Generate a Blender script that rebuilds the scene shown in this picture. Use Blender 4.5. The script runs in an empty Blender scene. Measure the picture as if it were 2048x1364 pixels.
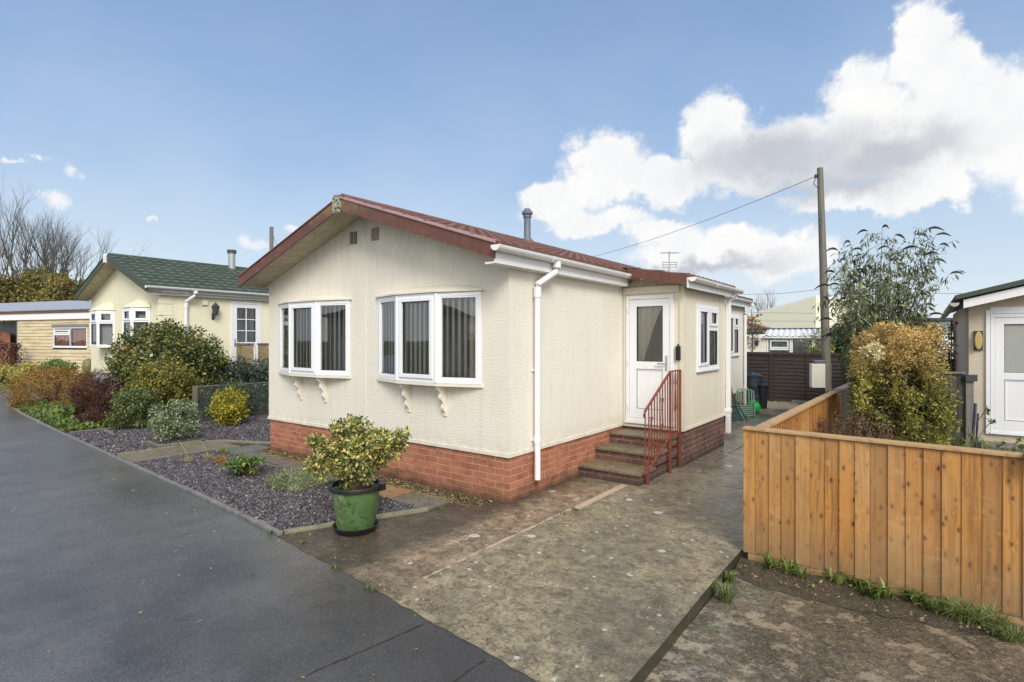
import bpy, math, random
import numpy as np
from mathutils import Vector
R = math.radians
scene = bpy.context.scene
C = bpy.data.collections.new('place'); scene.collection.children.link(C)
rnd = random.Random(7)

# ---------------------------------------------------------------- site survey
# The home is axis aligned: its gable front runs along x, its side along y.
EYE = 1.8
FWD = (-0.6, 0.8); RGT = (0.8, 0.6)
def V(px, t):
    """ground position at bearing px (photo column) and distance t in front of the viewpoint"""
    a = (px - 1024) / 1098.0
    return (t * (FWD[0] + RGT[0] * a), t * (FWD[1] + RGT[1] * a))
def G(px, py, z=0.0):
    """point of the horizontal plane z seen at (px, py) of the photo"""
    t = (EYE - z) * 1098.0 / (py - 678)
    return V(px, t)

# ---------------------------------------------------------------- tagging
def tag(o, label=None, cat=None, group=None, kind=None):
    if label: o['label'] = label
    if cat: o['category'] = cat
    if group: o['group'] = group
    if kind: o['kind'] = kind
    return o
def thing(name, label, cat, loc=(0, 0, 0), group=None, rz=0.0):
    o = bpy.data.objects.new(name, None); C.objects.link(o)
    o.location = loc; o.rotation_euler = (0, 0, rz); o.empty_display_size = 0.2
    return tag(o, label, cat, group)
def copy_tree(o, parent=None):
    c = o.copy(); C.objects.link(c); c.parent = parent
    for ch in list(o.children):
        copy_tree(ch, c)
    return c
def origin(o):
    v = Vector((0, 0, 0))
    while o is not None:
        v += o.location; o = o.parent
    return v

# ---------------------------------------------------------------- mesh builder
class MB:
    def __init__(s):
        s.v = []; s.f = []; s.sm = False
    def add(s, vs, fs):
        b = len(s.v); s.v += [tuple(p) for p in vs]
        s.f += [tuple(i + b for i in f) for f in fs]
    def box(s, x0, x1, y0, y1, z0, z1):
        s.add([(x0,y0,z0),(x1,y0,z0),(x1,y1,z0),(x0,y1,z0),(x0,y0,z1),(x1,y0,z1),(x1,y1,z1),(x0,y1,z1)],
              [(0,3,2,1),(4,5,6,7),(0,1,5,4),(1,2,6,5),(2,3,7,6),(3,0,4,7)])
        return s
    def fbox(s, F, u0, u1, z0, z1, n0, n1):
        p = [F(u, z, n) for n in (n0, n1) for (u, z) in ((u0,z0),(u1,z0),(u1,z1),(u0,z1))]
        s.add(p, [(0,3,2,1),(4,5,6,7),(0,1,5,4),(1,2,6,5),(2,3,7,6),(3,0,4,7)])
        return s
    def poly(s, pts):
        s.add(pts, [tuple(range(len(pts)))]); return s
    def prism(s, pts, z0, z1):
        n = len(pts)
        s.add([(x,y,z0) for x,y in pts] + [(x,y,z1) for x,y in pts],
              [tuple(range(n-1,-1,-1)), tuple(range(n,2*n))] + [(i,(i+1)%n,(i+1)%n+n,i+n) for i in range(n)])
        return s
    def extrude(s, pts, d):
        n = len(pts); d = Vector(d)
        q = [Vector(p) for p in pts]
        s.add(q + [p + d for p in q],
              [tuple(range(n-1,-1,-1)), tuple(range(n,2*n))] + [(i,(i+1)%n,(i+1)%n+n,i+n) for i in range(n)])
        return s
    def tube(s, path, r, n=8, cap=True):
        path = [Vector(p) for p in path]
        rs = r if isinstance(r, (list, tuple)) else [r] * len(path)
        rings = []
        for i, p in enumerate(path):
            a = path[max(i-1,0)]; b = path[min(i+1,len(path)-1)]
            d = (b - a).normalized()
            up = Vector((0,0,1)) if abs(d.z) < .95 else Vector((1,0,0))
            e1 = d.cross(up).normalized(); e2 = d.cross(e1)
            rings.append([p + (e1*math.cos(2*math.pi*k/n) + e2*math.sin(2*math.pi*k/n)) * rs[i] for k in range(n)])
        vs = [q for ring in rings for q in ring]; fs = []
        for i in range(len(path)-1):
            for k in range(n):
                fs.append((i*n+k, i*n+(k+1)%n, (i+1)*n+(k+1)%n, (i+1)*n+k))
        if cap:
            fs.append(tuple(range(n-1,-1,-1))); fs.append(tuple((len(path)-1)*n+k for k in range(n)))
        s.add(vs, fs); return s
    def lathe(s, prof, c=(0,0,0), n=32):
        vs = []; fs = []
        for (r, z) in prof:
            for k in range(n):
                a = 2*math.pi*k/n; vs.append((c[0]+r*math.cos(a), c[1]+r*math.sin(a), c[2]+z))
        for i in range(len(prof)-1):
            for k in range(n):
                fs.append((i*n+k, i*n+(k+1)%n, (i+1)*n+(k+1)%n, (i+1)*n+k))
        s.add(vs, fs); return s
    def build(s, name, m, parent=None, smooth=None, bevel=0.0):
        me = bpy.data.meshes.new(name)
        off = origin(parent) if parent is not None else Vector((0,0,0))
        me.from_pydata([(x-off.x, y-off.y, z-off.z) for x,y,z in s.v], [], s.f)
        me.validate(); me.update()
        if smooth:
            me.shade_smooth()
            try: me.set_sharp_from_angle(angle=R(smooth))
            except Exception: pass
        o = bpy.data.objects.new(name, me); C.objects.link(o)
        if m is not None: me.materials.append(m)
        if parent is not None: o.parent = parent
        if bevel:
            b = o.modifiers.new('edge', 'BEVEL'); b.width = bevel; b.segments = 2; b.limit_method = 'ANGLE'
        return o
def struct(o): o['kind'] = 'structure'; return o
def stuff(o): o['kind'] = 'stuff'; return o

def Fr(o, u, n):
    """wall frame: (along, height, outwards) -> world"""
    o = Vector((o[0], o[1], 0)); u = Vector((u[0], u[1], 0)).normalized(); n = Vector((n[0], n[1], 0)).normalized()
    return lambda a, z, d=0.0: o + u*a + n*d + Vector((0,0,z))

def np_mesh(name, verts, faces, mat, parent=None, smooth=False):
    off = np.array(origin(parent)[:]) if parent is not None else np.zeros(3)
    verts = np.asarray(verts, dtype=np.float32) - off.astype(np.float32)
    faces = np.asarray(faces, dtype=np.int32); k = faces.shape[1]
    me = bpy.data.meshes.new(name)
    me.vertices.add(len(verts)); me.vertices.foreach_set('co', verts.ravel())
    me.loops.add(faces.size); me.loops.foreach_set('vertex_index', faces.ravel())
    me.polygons.add(len(faces))
    me.polygons.foreach_set('loop_start', np.arange(0, faces.size, k, dtype=np.int32))
    me.update(calc_edges=True); me.validate()
    if smooth: me.shade_smooth()
    me.materials.append(mat)
    o = bpy.data.objects.new(name, me); C.objects.link(o)
    if parent is not None: o.parent = parent
    return o

# ---------------------------------------------------------------- materials
class NT:
    def __init__(s, nt): s.nt = nt
    def n(s, t, ins=None, **props):
        nd = s.nt.nodes.new(t)
        for k, v in props.items(): setattr(nd, k, v)
        for k, v in (ins or {}).items():
            sock = nd.inputs[k]
            if isinstance(v, bpy.types.NodeSocket): s.nt.links.new(v, sock)
            elif isinstance(v, bpy.types.Node): s.nt.links.new(v.outputs[0], sock)
            else:
                if isinstance(v, (tuple, list)) and sock.type == 'RGBA' and len(v) == 3: v = (*v, 1)
                sock.default_value = v
        return nd
    def math(s, op, a, b=0.0, c=0.0, clamp=False):
        return s.n('ShaderNodeMath', {0: a, 1: b, 2: c}, operation=op, use_clamp=clamp).outputs[0]
    def mix(s, f, a, b, mode='MIX'):
        nd = s.n('ShaderNodeMix', data_type='RGBA', blend_type=mode)
        for i, v in ((0, f), (6, a), (7, b)):
            sock = nd.inputs[i]
            if isinstance(v, bpy.types.NodeSocket): s.nt.links.new(v, sock)
            else:
                if isinstance(v, (tuple, list)) and len(v) == 3: v = (*v, 1)
                sock.default_value = v
        return nd.outputs[2]
    def ramp(s, f, stops, interp='LINEAR'):
        nd = s.n('ShaderNodeValToRGB'); s.nt.links.new(f, nd.inputs[0])
        cr = nd.color_ramp; cr.interpolation = interp
        while len(cr.elements) < len(stops): cr.elements.new(0.5)
        for e, (p, c) in zip(cr.elements, stops):
            e.position = p; e.color = (*c, 1) if isinstance(c, (tuple, list)) else (c, c, c, 1)
        return nd.outputs[0]
    def noise(s, vec, scale, detail=4, rough=.5, dist=0.0, out=0):
        return s.n('ShaderNodeTexNoise', {'Vector': vec, 'Scale': scale, 'Detail': detail, 'Roughness': rough, 'Distortion': dist}).outputs[out]
    def voro(s, vec, scale, feature='F1', out=0, rand=1.0, **kw):
        return s.n('ShaderNodeTexVoronoi', {'Vector': vec, 'Scale': scale, 'Randomness': rand}, feature=feature, **kw).outputs[out]
    def pos(s): return s.n('ShaderNodeNewGeometry').outputs['Position']
    def obj(s): return s.n('ShaderNodeTexCoord').outputs['Object']
    def isl(s): return s.n('ShaderNodeNewGeometry').outputs['Random Per Island']
    def scale(s, v, sc):
        return s.n('ShaderNodeVectorMath', {0: v, 1: sc}, operation='MULTIPLY').outputs[0]
    def sep(s, v): return s.n('ShaderNodeSeparateXYZ', {0: v}).outputs
    def comb(s, x, y, z): return s.n('ShaderNodeCombineXYZ', {0: x, 1: y, 2: z}).outputs[0]
    def mr(s, v, a, b, c=0.0, d=1.0, it='LINEAR'):
        return s.n('ShaderNodeMapRange', {0: v, 1: a, 2: b, 3: c, 4: d}, interpolation_type=it).outputs[0]
    def bump(s, h, strength=.3, dist=.01, normal=None):
        ins = {'Height': h, 'Strength': strength, 'Distance': dist}
        if normal is not None: ins['Normal'] = normal
        return s.n('ShaderNodeBump', ins).outputs[0]

MATS = {}
def mat(name, fn):
    m = bpy.data.materials.new(name); m.use_nodes = True
    nt = m.node_tree; nt.nodes.clear()
    N = NT(nt); out = nt.nodes.new('ShaderNodeOutputMaterial')
    sh = fn(N)
    nt.links.new(sh if isinstance(sh, bpy.types.NodeSocket) else sh.outputs[0], out.inputs[0])
    MATS[name] = m
    return m
def bsdf(N, col, rough=.6, normal=None, metal=0.0, spec=.5, coat=0.0):
    ins = {'Base Color': col, 'Roughness': rough, 'Metallic': metal, 'Specular IOR Level': spec, 'Coat Weight': coat}
    if normal is not None: ins['Normal'] = normal
    return N.n('ShaderNodeBsdfPrincipled', ins)
def simple(name, col, rough=.5, var=.12, sc=8.0, metal=0.0, bump=0.0, bsc=60.0):
    def fn(N):
        p = N.pos()
        f = N.noise(p, sc, 5, .6)
        c = N.mix(f, tuple(x*(1-var) for x in col), tuple(min(1, x*(1+var)) for x in col))
        nrm = N.bump(N.noise(p, bsc, 3), bump, .01) if bump else None
        return bsdf(N, c, N.mr(f, 0, 1, rough*.85, min(1, rough*1.15)), nrm, metal)
    return mat(name, fn)

def render_wall(name, col, dirty=.5, streak=True):
    def fn(N):
        p = N.pos(); x, y, z = N.sep(p)[:3]
        h = N.math('ADD', x, y)
        uv = N.comb(h, z, 0)
        # bark-like rough cast: short horizontal dashes
        d1 = N.noise(N.scale(uv, (14, 60, 1)), 1.0, 3, .6)
        d2 = N.noise(N.scale(uv, (55, 130, 1)), 1.0, 2, .5)
        hgt = N.math('ADD', N.math('MULTIPLY', N.mr(d1, .42, .62), .7), N.math('MULTIPLY', d2, .4))
        big = N.noise(p, 1.3, 5, .6)
        st = N.noise(N.scale(uv, (7, .7, 1)), 1.0, 4, .65)
        c = N.mix(N.mr(big, .3, .75), tuple(v*.93 for v in col), col)
        c = N.mix(N.math('MULTIPLY', N.mr(st, .5, .8), .34*dirty), c, (col[0]*.55, col[1]*.52, col[2]*.42))
        # darker in the dashes of the texture
        c = N.mix(N.math('MULTIPLY', N.mr(d1, .60, .75), .4), c, tuple(v*.72 for v in col))
        dr = N.math('MULTIPLY', N.math('MULTIPLY', N.mr(z, .65, 1.25, .35, 1), N.mr(z, 1.28, 1.26, 0, 1)), N.mr(N.noise(N.scale(uv, (16, .5, 1)), 1.0, 4, .7), .52, .72))
        c = N.mix(N.math('MULTIPLY', dr, .45*dirty), c, (.30, .26, .17))
        # grime just above the bottom bead and under the roof
        g = N.math('MULTIPLY', N.mr(z, .50, .72, 1, 0), N.mr(N.noise(uv, 9, 4), .35, .7))
        c = N.mix(N.math('MULTIPLY', g, .5*dirty), c, (.2, .17, .10))
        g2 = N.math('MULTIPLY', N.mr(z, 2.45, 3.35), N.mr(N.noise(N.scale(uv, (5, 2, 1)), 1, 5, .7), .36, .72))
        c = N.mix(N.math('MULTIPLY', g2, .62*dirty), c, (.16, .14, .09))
        return bsdf(N, c, .8, N.bump(hgt, .42, .006), spec=.3)
    return mat(name, fn)

def brick(name, c1, c2, mortar, dark=.0, bw=.225, bh=.075, topz=.5, mottled=.5):
    def fn(N):
        p = N.pos(); x, y, z = N.sep(p)[:3]
        uv = N.comb(N.math('ADD', N.math('ADD', x, y), .045), N.math('ADD', z, .004), 0)
        wob = N.n('ShaderNodeVectorMath', {0: uv, 1: N.scale(N.noise(uv, 25, 2, out=1), (.008, .006, 0))}, operation='ADD').outputs[0]
        b = N.n('ShaderNodeTexBrick', {'Vector': wob, 'Color1': (*c1,1), 'Color2': (*c2,1), 'Mortar': (*mortar,1),
              'Scale': 1.0, 'Mortar Size': .0065, 'Mortar Smooth': .25, 'Bias': -.1, 'Brick Width': bw, 'Row Height': bh})
        n1 = N.noise(uv, 30, 4, .65); n2 = N.noise(uv, 2.3, 4, .6)
        c = N.mix(N.math('MULTIPLY', N.mr(n1, .35, .75), .35*mottled), b.outputs[0], tuple(v*.5 for v in c1))
        c = N.mix(N.math('MULTIPLY', N.mr(n2, .4, .7), .5), c, (c1[0]*1.15, c1[1]*1.35, c1[2]*1.4))
        c = N.mix(N.math('MULTIPLY', N.mr(N.noise(N.scale(uv, (6, 13, 1)), 1, 2, .5), .5, .68), .45), c, tuple(v*.55 for v in c2))
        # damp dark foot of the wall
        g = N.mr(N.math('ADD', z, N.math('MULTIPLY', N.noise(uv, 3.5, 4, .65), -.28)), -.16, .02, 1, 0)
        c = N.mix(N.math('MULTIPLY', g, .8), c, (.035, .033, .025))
        if dark:
            c = N.mix(N.math('MULTIPLY', N.mr(N.noise(uv, 4.0, 5, .7), .4, .6), dark), c, (.06, .055, .05))
        h = N.math('ADD', N.math('MULTIPLY', b.outputs[1], -1.0), N.math('MULTIPLY', n1, .4))
        return bsdf(N, c, .78, N.bump(h, .6, .006), spec=.3)
    return mat(name, fn)

M = {}
M['render_cream'] = render_wall('render_cream', (.79, .745, .645))
M['render_pale'] = render_wall('render_pale_yellow', (.83, .78, .58), .15)
M['render_beige'] = render_wall('render_beige', (.60, .52, .40), .5)
M['smooth_cream'] = simple('smooth_cream', (.74, .69, .58), .6, .06, 5)
M['soffit'] = None
def soffit(N):
    p = N.pos()
    c = N.mix(N.mr(N.noise(p, 6, 5, .7), .35, .7), (.50, .45, .33), (.33, .29, .19))
    return bsdf(N, c, .75, N.bump(N.noise(p, 90, 3), .3, .004))
M['soffit'] = mat('weathered_soffit', soffit)
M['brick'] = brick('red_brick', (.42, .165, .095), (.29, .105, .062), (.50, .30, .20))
M['brick_dark'] = brick('dark_red_brick', (.20, .085, .065), (.115, .055, .045), (.33, .27, .22), .5)
M['brick_buff'] = brick('buff_brick', (.38, .28, .16), (.30, .2, .11), (.3, .25, .18), .15)
M['upvc'] = simple('white_plastic', (.80, .81, .83), .28, .03, 3)
M['upvc_trim'] = simple('white_gutter_plastic', (.80, .80, .80), .3, .06, 6)
M['gasket'] = simple('rubber_seal', (.03, .03, .03), .5)
M['metal_dark'] = simple('dark_painted_metal', (.04, .045, .05), .4, .2, 12)
M['black_plastic'] = simple('black_plastic', (.012, .013, .014), .42, .3, 20)
M['chrome'] = simple('satin_chrome', (.6, .6, .6), .25, .05, 5, metal=1.0)
M['flue_grey'] = simple('flue_grey_paint', (.12, .14, .17), .45, .2, 14)
M['flue_steel'] = simple('flue_steel', (.42, .42, .43), .35, .15, 14, metal=.7)
M['red_iron'] = None
def rediron(N):
    p = N.pos()
    c = N.mix(N.mr(N.noise(p, 40, 4, .7), .4, .75), (.25, .06, .038), (.14, .04, .025))
    return bsdf(N, c, .45, N.bump(N.noise(p, 200, 2), .2, .002))
M['red_iron'] = mat('red_painted_iron', rediron)

def roof_tile(name, a, b, moss, k=.35):
    def fn(N):
        p = N.pos()
        n1 = N.noise(p, 5, 6, .7); n2 = N.noise(p, 60, 3, .6)
        c = N.mix(N.mr(n1, .3, .7), a, b)
        c = N.mix(N.math('MULTIPLY', N.mr(N.noise(p, 2.2, 6, .75), .5, .68), k), c, moss)
        c = N.mix(N.math('MULTIPLY', N.mr(n2, .45, .8), .35), c, tuple(v*.5 for v in a))
        return bsdf(N, c, .62, N.bump(n2, .4, .003))
    return mat(name, fn)
M['tile_red'] = roof_tile('red_roof_tile', (.15, .062, .046), (.22, .11, .085), (.22, .18, .10))
M['tile_green'] = roof_tile('green_roof_tile', (.050, .075, .055), (.105, .135, .105), (.20, .21, .15), .5)
M['verge_green'] = roof_tile('green_verge', (.045, .06, .04), (.06, .075, .05), (.12, .13, .07))
def verge(N):
    p = N.pos(); x, y, z = N.sep(p)[:3]
    n = N.noise(N.scale(p, (14, 14, 5)), 1, 5, .7)
    c = N.mix(N.mr(n, .35, .7), (.155, .055, .037), (.095, .038, .028))
    c = N.mix(N.math('MULTIPLY', N.mr(N.noise(p, 7, 4, .6), .6, .75), .5), c, (.27, .17, .09))
    # lichen near the peak of the gable
    g = N.math('MULTIPLY', N.mr(z, 3.35, 3.6), N.mr(N.noise(p, 9, 5, .7), .35, .6))
    c = N.mix(N.math('MULTIPLY', g, .75), c, (.30, .25, .10))
    return bsdf(N, c, .5, N.bump(n, .15, .003))
M['verge_red'] = mat('dark_red_verge', verge)
M['verge_cap'] = simple('pink_verge_cap', (.36, .20, .16), .35, .25, 7)
def lichen_white(N):
    p = N.pos(); n = N.noise(p, 26, 4, .7)
    c = N.ramp(n, [(.42, (.05,.05,.045)), (.50, (.30,.29,.22)), (.6, (.44,.41,.31))])
    return bsdf(N, c, .75, N.bump(n, .4, .005))
M['lichen_cap'] = mat('lichen_covered_cap', lichen_white)

def glass(name, tint=(.95, .96, .96), base=.07):
    def fn(N):
        fr = N.n('ShaderNodeLayerWeight', {'Blend': .34})
        f = N.math('ADD', N.math('MULTIPLY', fr.outputs[0], 1.0), base, clamp=True)
        tr = N.n('ShaderNodeBsdfTransparent', {'Color': tint})
        nz = N.bump(N.noise(N.pos(), 2.2, 1), .12, .01)
        gl = N.n('ShaderNodeBsdfGlossy', {'Color': (.95,.97,1), 'Roughness': .015, 'Normal': nz})
        return N.n('ShaderNodeMixShader', {0: f, 1: tr.outputs[0], 2: gl.outputs[0]})
    return mat(name, fn)
M['glass'] = glass('window_glass')
def frosted(N):
    n = N.voro(N.pos(), 75)
    c = N.mix(n, (.30, .31, .28), (.42, .43, .39))
    return bsdf(N, c, .25, N.bump(n, .3, .003))
M['frosted'] = mat('patterned_glass', frosted)
def cloth(name, a, b, sc=16, transl=.3):
    def fn(N):
        p = N.pos(); x, y, z = N.sep(p)[:3]
        f = N.noise(N.comb(N.math('MULTIPLY', N.math('ADD', x, y), sc), N.math('MULTIPLY', z, .6), 0), 1, 2)
        c = N.mix(N.mr(f, .3, .7), a, b)
        d = N.n('ShaderNodeBsdfDiffuse', {'Color': c}); t = N.n('ShaderNodeBsdfTranslucent', {'Color': c})
        return N.n('ShaderNodeMixShader', {0: transl, 1: d.outputs[0], 2: t.outputs[0]})
    return mat(name, fn)
M['blind'] = cloth('cream_blind_slat', (.94, .92, .84), (.80, .77, .68), 3, .45)
M['curtain_cream'] = cloth('cream_curtain', (.95, .92, .82), (.72, .68, .56))
M['net'] = cloth('grey_net_curtain', (.80, .81, .80), (.52, .54, .55), 22)
M['orange_curtain'] = cloth('orange_curtain', (.90, .45, .30), (.60, .26, .17), 9)
M['room'] = simple('dark_room', (.40, .40, .38), .9, .5, 2.5)
M['room_mid'] = simple('dim_room', (.13, .13, .12), .9)
M['door_room'] = simple('hall_interior', (.5, .48, .4), .9)

# ground materials -------------------------------------------------
def concrete(N):
    p = N.pos(); x, y, z = N.sep(p)[:3]
    n1 = N.noise(p, 1.1, 6, .62); n2 = N.noise(p, 6, 6, .7, .4); n3 = N.noise(p, 45, 4, .7); n4 = N.noise(p, 2.6, 5, .6)
    c = N.mix(N.mr(n2, .35, .65), (.47, .385, .235), (.19, .15, .092))
    c = N.mix(N.math('MULTIPLY', N.mr(n1, .46, .60), .62), c, (.080, .072, .056))
    c = N.mix(N.math('MULTIPLY', N.mr(N.noise(p, 3.3, 6, .72), .52, .62), .5), c, (.30, .27, .15))
    # left apron: pinkish and browner than the drive
    left = N.mr(N.math('ADD', x, N.math('MULTIPLY', n2, .25)), -3.0, -2.75, 1, 0)
    pk = N.mix(N.mr(n2, .38, .62), (.56, .39, .26), (.16, .105, .06))
    pk = N.mix(N.math('MULTIPLY', N.mr(n4, .42, .6), .6), pk, (.085, .065, .042))
    c = N.mix(N.math('MULTIPLY', left, .9), c, pk)
    # grey and wet further back
    c = N.mix(N.mr(y, 5.2, 8.5, 0, .6), c, (.25, .24, .22))
    # dark algae speckle
    c = N.mix(N.math('MULTIPLY', N.mr(N.noise(p, 26, 5, .8), .49, .60), .75), c, (.075, .063, .043))
    c = N.mix(N.math('MULTIPLY', N.mr(n3, .54, .66), .42), c, (.50, .43, .31))
    c = N.mix(N.math('MULTIPLY', N.mr(n3, .46, .36), .35), c, (.07, .06, .04))
    dm = N.noise(p, .8, 4, .55, .3)
    c = N.mix(N.math('MULTIPLY', N.mr(dm, .47, .58, 0, 1, 'SMOOTHSTEP'), .38), c, (.095, .08, .055))
    bl_ = N.noise(p, 9.5, 6, .78, .5)
    c = N.mix(N.math('MULTIPLY', N.mr(bl_, .50, .60), .62), c, (.068, .056, .036))
    c = N.mix(N.math('MULTIPLY', N.mr(N.noise(p, 13, 5, .75, .3), .56, .66), .55), c, (.50, .40, .27))
    c = N.mix(N.math('MULTIPLY', N.mr(bl_, .45, .38), .35), c, (.24, .24, .10))
    # pale lichen discs
    pp = N.n('ShaderNodeVectorMath', {0: p, 1: N.scale(N.noise(p, 14, 3, out=1), (.06, .06, 0))}, operation='ADD').outputs[0]
    v = N.n('ShaderNodeTexVoronoi', {'Vector': N.scale(pp, (1,1,0)), 'Scale': 4.6})
    rad = N.math('MULTIPLY', N.math('POWER', N.sep(v.outputs[1])[0], 7.0), .24)
    spot = N.mr(N.math('SUBTRACT', v.outputs[0], rad), -.02, .02, 1, 0)
    v2 = N.n('ShaderNodeTexVoronoi', {'Vector': N.scale(pp, (1,1,0)), 'Scale': 15})
    rad2 = N.math('MULTIPLY', N.math('POWER', N.sep(v2.outputs[1])[1], 9.0), .30)
    spot2 = N.mr(N.math('SUBTRACT', v2.outputs[0], rad2), -.02, .04, 1, 0)
    c = N.mix(N.math('MULTIPLY', N.math('MAXIMUM', spot, spot2), N.mr(n3, .3, .6, .4, .9)), c, (.60, .58, .50))
    # black wet stain along the foot of the wall
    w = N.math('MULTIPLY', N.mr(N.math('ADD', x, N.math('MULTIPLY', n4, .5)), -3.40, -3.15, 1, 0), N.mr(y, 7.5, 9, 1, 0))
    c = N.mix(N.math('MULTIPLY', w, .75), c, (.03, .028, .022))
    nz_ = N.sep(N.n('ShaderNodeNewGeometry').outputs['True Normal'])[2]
    c = N.mix(N.mr(nz_, .3, .6, .9, 0), c, (.028, .03, .016))  # upright step faces: moss and the dark crack shadow, both painted into the colour
    # brushed grooves of the drive
    gr = N.noise(N.scale(N.n('ShaderNodeVectorRotate', {'Vector': p, 'Angle': R(-8)}, rotation_type='Z_AXIS').outputs[0], (.7, 42, 1)), 1, 2)
    h = N.math('ADD', N.math('ADD', N.math('MULTIPLY', n3, .8), N.math('MULTIPLY', gr, .5)), N.math('MULTIPLY', n2, .6))
    ro = N.math('ADD', N.mr(n1, .35, .62, .62, .34), N.mr(y, 4, 8, .08, -.22))
    nb = N.n('ShaderNodeBump', {'Height': h, 'Strength': N.mr(y, 4.2, 7.5, .6, .16), 'Distance': .010}).outputs[0]
    return bsdf(N, c, ro, nb, spec=.6)
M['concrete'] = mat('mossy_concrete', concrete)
def concrete_low(N):
    p = N.pos(); x, y, z = N.sep(p)[:3]
    n1 = N.noise(p, 1.5, 6, .65); n2 = N.noise(p, 9, 6, .72); n3 = N.noise(p, 55, 4, .7)
    c = N.mix(N.mr(n2, .35, .65), (.19, .15, .095), (.055, .046, .03))
    c = N.mix(N.math('MULTIPLY', N.mr(n1, .45, .62), .7), c, (.055, .05, .04))
    m = N.mr(N.math('ADD', x, N.math('MULTIPLY', n1, 1.2)), -1.0, -.1, 1, 0)
    c = N.mix(N.math('MULTIPLY', m, N.mr(n2, .47, .58)), c, (.46, .42, .34))
    c = N.mix(N.math('MULTIPLY', N.math('MULTIPLY', m, N.mr(N.noise(p, 3.1, 4), .55, .65)), .8), c, (.06, .10, .03))
    c = N.mix(N.math('MULTIPLY', N.mr(n3, .55, .68), .7), c, (.42, .38, .28))
    c = N.mix(N.math('MULTIPLY', N.mr(N.noise(p, 24, 5, .8), .5, .6), .7), c, (.04, .035, .025))
    c = N.mix(N.math('MULTIPLY', N.mr(N.noise(p, 4.5, 6, .75), .54, .60), .6), c, (.42, .33, .22))
    return bsdf(N, c, N.mr(n1, .35, .62, .6, .34), N.bump(N.math('ADD', n3, n2), .7, .012))
M['concrete_low'] = mat('stained_concrete', concrete_low)
def asphalt(N):
    p = N.pos()
    n1 = N.noise(p, .55, 5, .6); n2 = N.noise(p, 3, 5, .65); v = N.voro(p, 80); n3 = N.noise(p, 85, 5, .85)
    c = N.mix(N.mr(n1, .35, .65), (.080, .075, .068), (.125, .118, .108))
    c = N.mix(N.math('MULTIPLY', N.mr(n2, .45, .7), .4), c, (.030, .030, .031))
    c = N.mix(N.math('MULTIPLY', N.mr(n3, .54, .66), .75), c, (.26, .255, .24))
    c = N.mix(N.math('MULTIPLY', N.mr(n3, .47, .36), .7), c, (.016, .016, .016))
    c = N.mix(N.math('MULTIPLY', N.mr(N.noise(p, 1.4, 5, .7), .5, .68), .45), c, (.045, .038, .032))
    sp = N.n('ShaderNodeTexVoronoi', {'Vector': p, 'Scale': 9})
    s = N.mr(N.math('SUBTRACT', sp.outputs[0], N.math('MULTIPLY', N.math('POWER', N.sep(sp.outputs[1])[0], 14.0), .13)), 0, .01, 1, 0)
    c = N.mix(s, c, (.34, .32, .28))
    x, y, z = N.sep(p)[:3]
    wet = N.mr(N.math('ADD', N.math('MULTIPLY', x, -.20), N.math('MULTIPLY', n1, 1.6)), 1.05, 1.75, 0, 1, 'SMOOTHSTEP')
    c = N.mix(N.math('SUBTRACT', 1.0, wet), c, N.mix(.55, c, (.020, .019, .018)))
    rough = N.math('ADD', N.mr(wet, 0, 1, .55, .19), N.math('MULTIPLY', n3, .12))
    h = N.math('ADD', v, N.math('MULTIPLY', n3, .5))
    return bsdf(N, c, rough, N.bump(h, .5, .0035), spec=.75)
M['asphalt'] = mat('wet_asphalt', asphalt)
def soilf(N):
    p = N.pos(); n = N.noise(p, 18, 6, .75); n2 = N.noise(p, 70, 3, .6)
    c = N.mix(N.mr(n, .35, .7), (.045, .032, .022), (.13, .10, .06))
    c = N.mix(N.math('MULTIPLY', N.mr(n2, .55, .7), .7), c, (.26, .21, .12))
    return bsdf(N, c, .9, N.bump(N.math('ADD', n, n2), .9, .03))
M['soil'] = mat('leafy_soil', soilf)
def grassg(N):
    p = N.pos(); n = N.noise(p, 1.2, 6, .7); n2 = N.noise(p, 40, 3, .7)
    c = N.mix(N.mr(n, .35, .65), (.055, .085, .022), (.09, .095, .035))
    c = N.mix(N.math('MULTIPLY', N.mr(n2, .5, .7), .6), c, (.035, .05, .018))
    return bsdf(N, c, .9, N.bump(n2, .8, .03))
M['grass_ground'] = mat('grass_ground', grassg)
def gravelf(N):
    p = N.pos(); v = N.n('ShaderNodeTexVoronoi', {'Vector': p, 'Scale': 30})
    c = N.ramp(N.sep(v.outputs[1])[0], [(0, (.18,.13,.08)), (.5, (.38,.29,.18)), (1, (.5,.42,.3))])
    return bsdf(N, c, .8, N.bump(v.outputs[0], -.8, .02))
M['gravel'] = mat('buff_gravel', gravelf)
def slatebase(N):
    p = N.pos(); v = N.n('ShaderNodeTexVoronoi', {'Vector': p, 'Scale': 45})
    c = N.ramp(N.sep(v.outputs[1])[0], [(0, (.02,.017,.022)), (1, (.10,.085,.10))])
    return bsdf(N, c, .6, N.bump(v.outputs[0], -.8, .02))
M['slate_base'] = mat('slate_bed_base', slatebase)
def slatechip(N):
    i = N.isl()
    c = N.ramp(i, [(0, (.022,.019,.022)), (.35, (.065,.055,.062)), (.7, (.12,.100,.112)), (.92, (.19,.17,.18)), (1, (.36,.33,.30))])
    return bsdf(N, c, .42, N.bump(N.noise(N.pos(), 80, 3), .4, .003))
M['slate'] = mat('plum_slate', slatechip)
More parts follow.
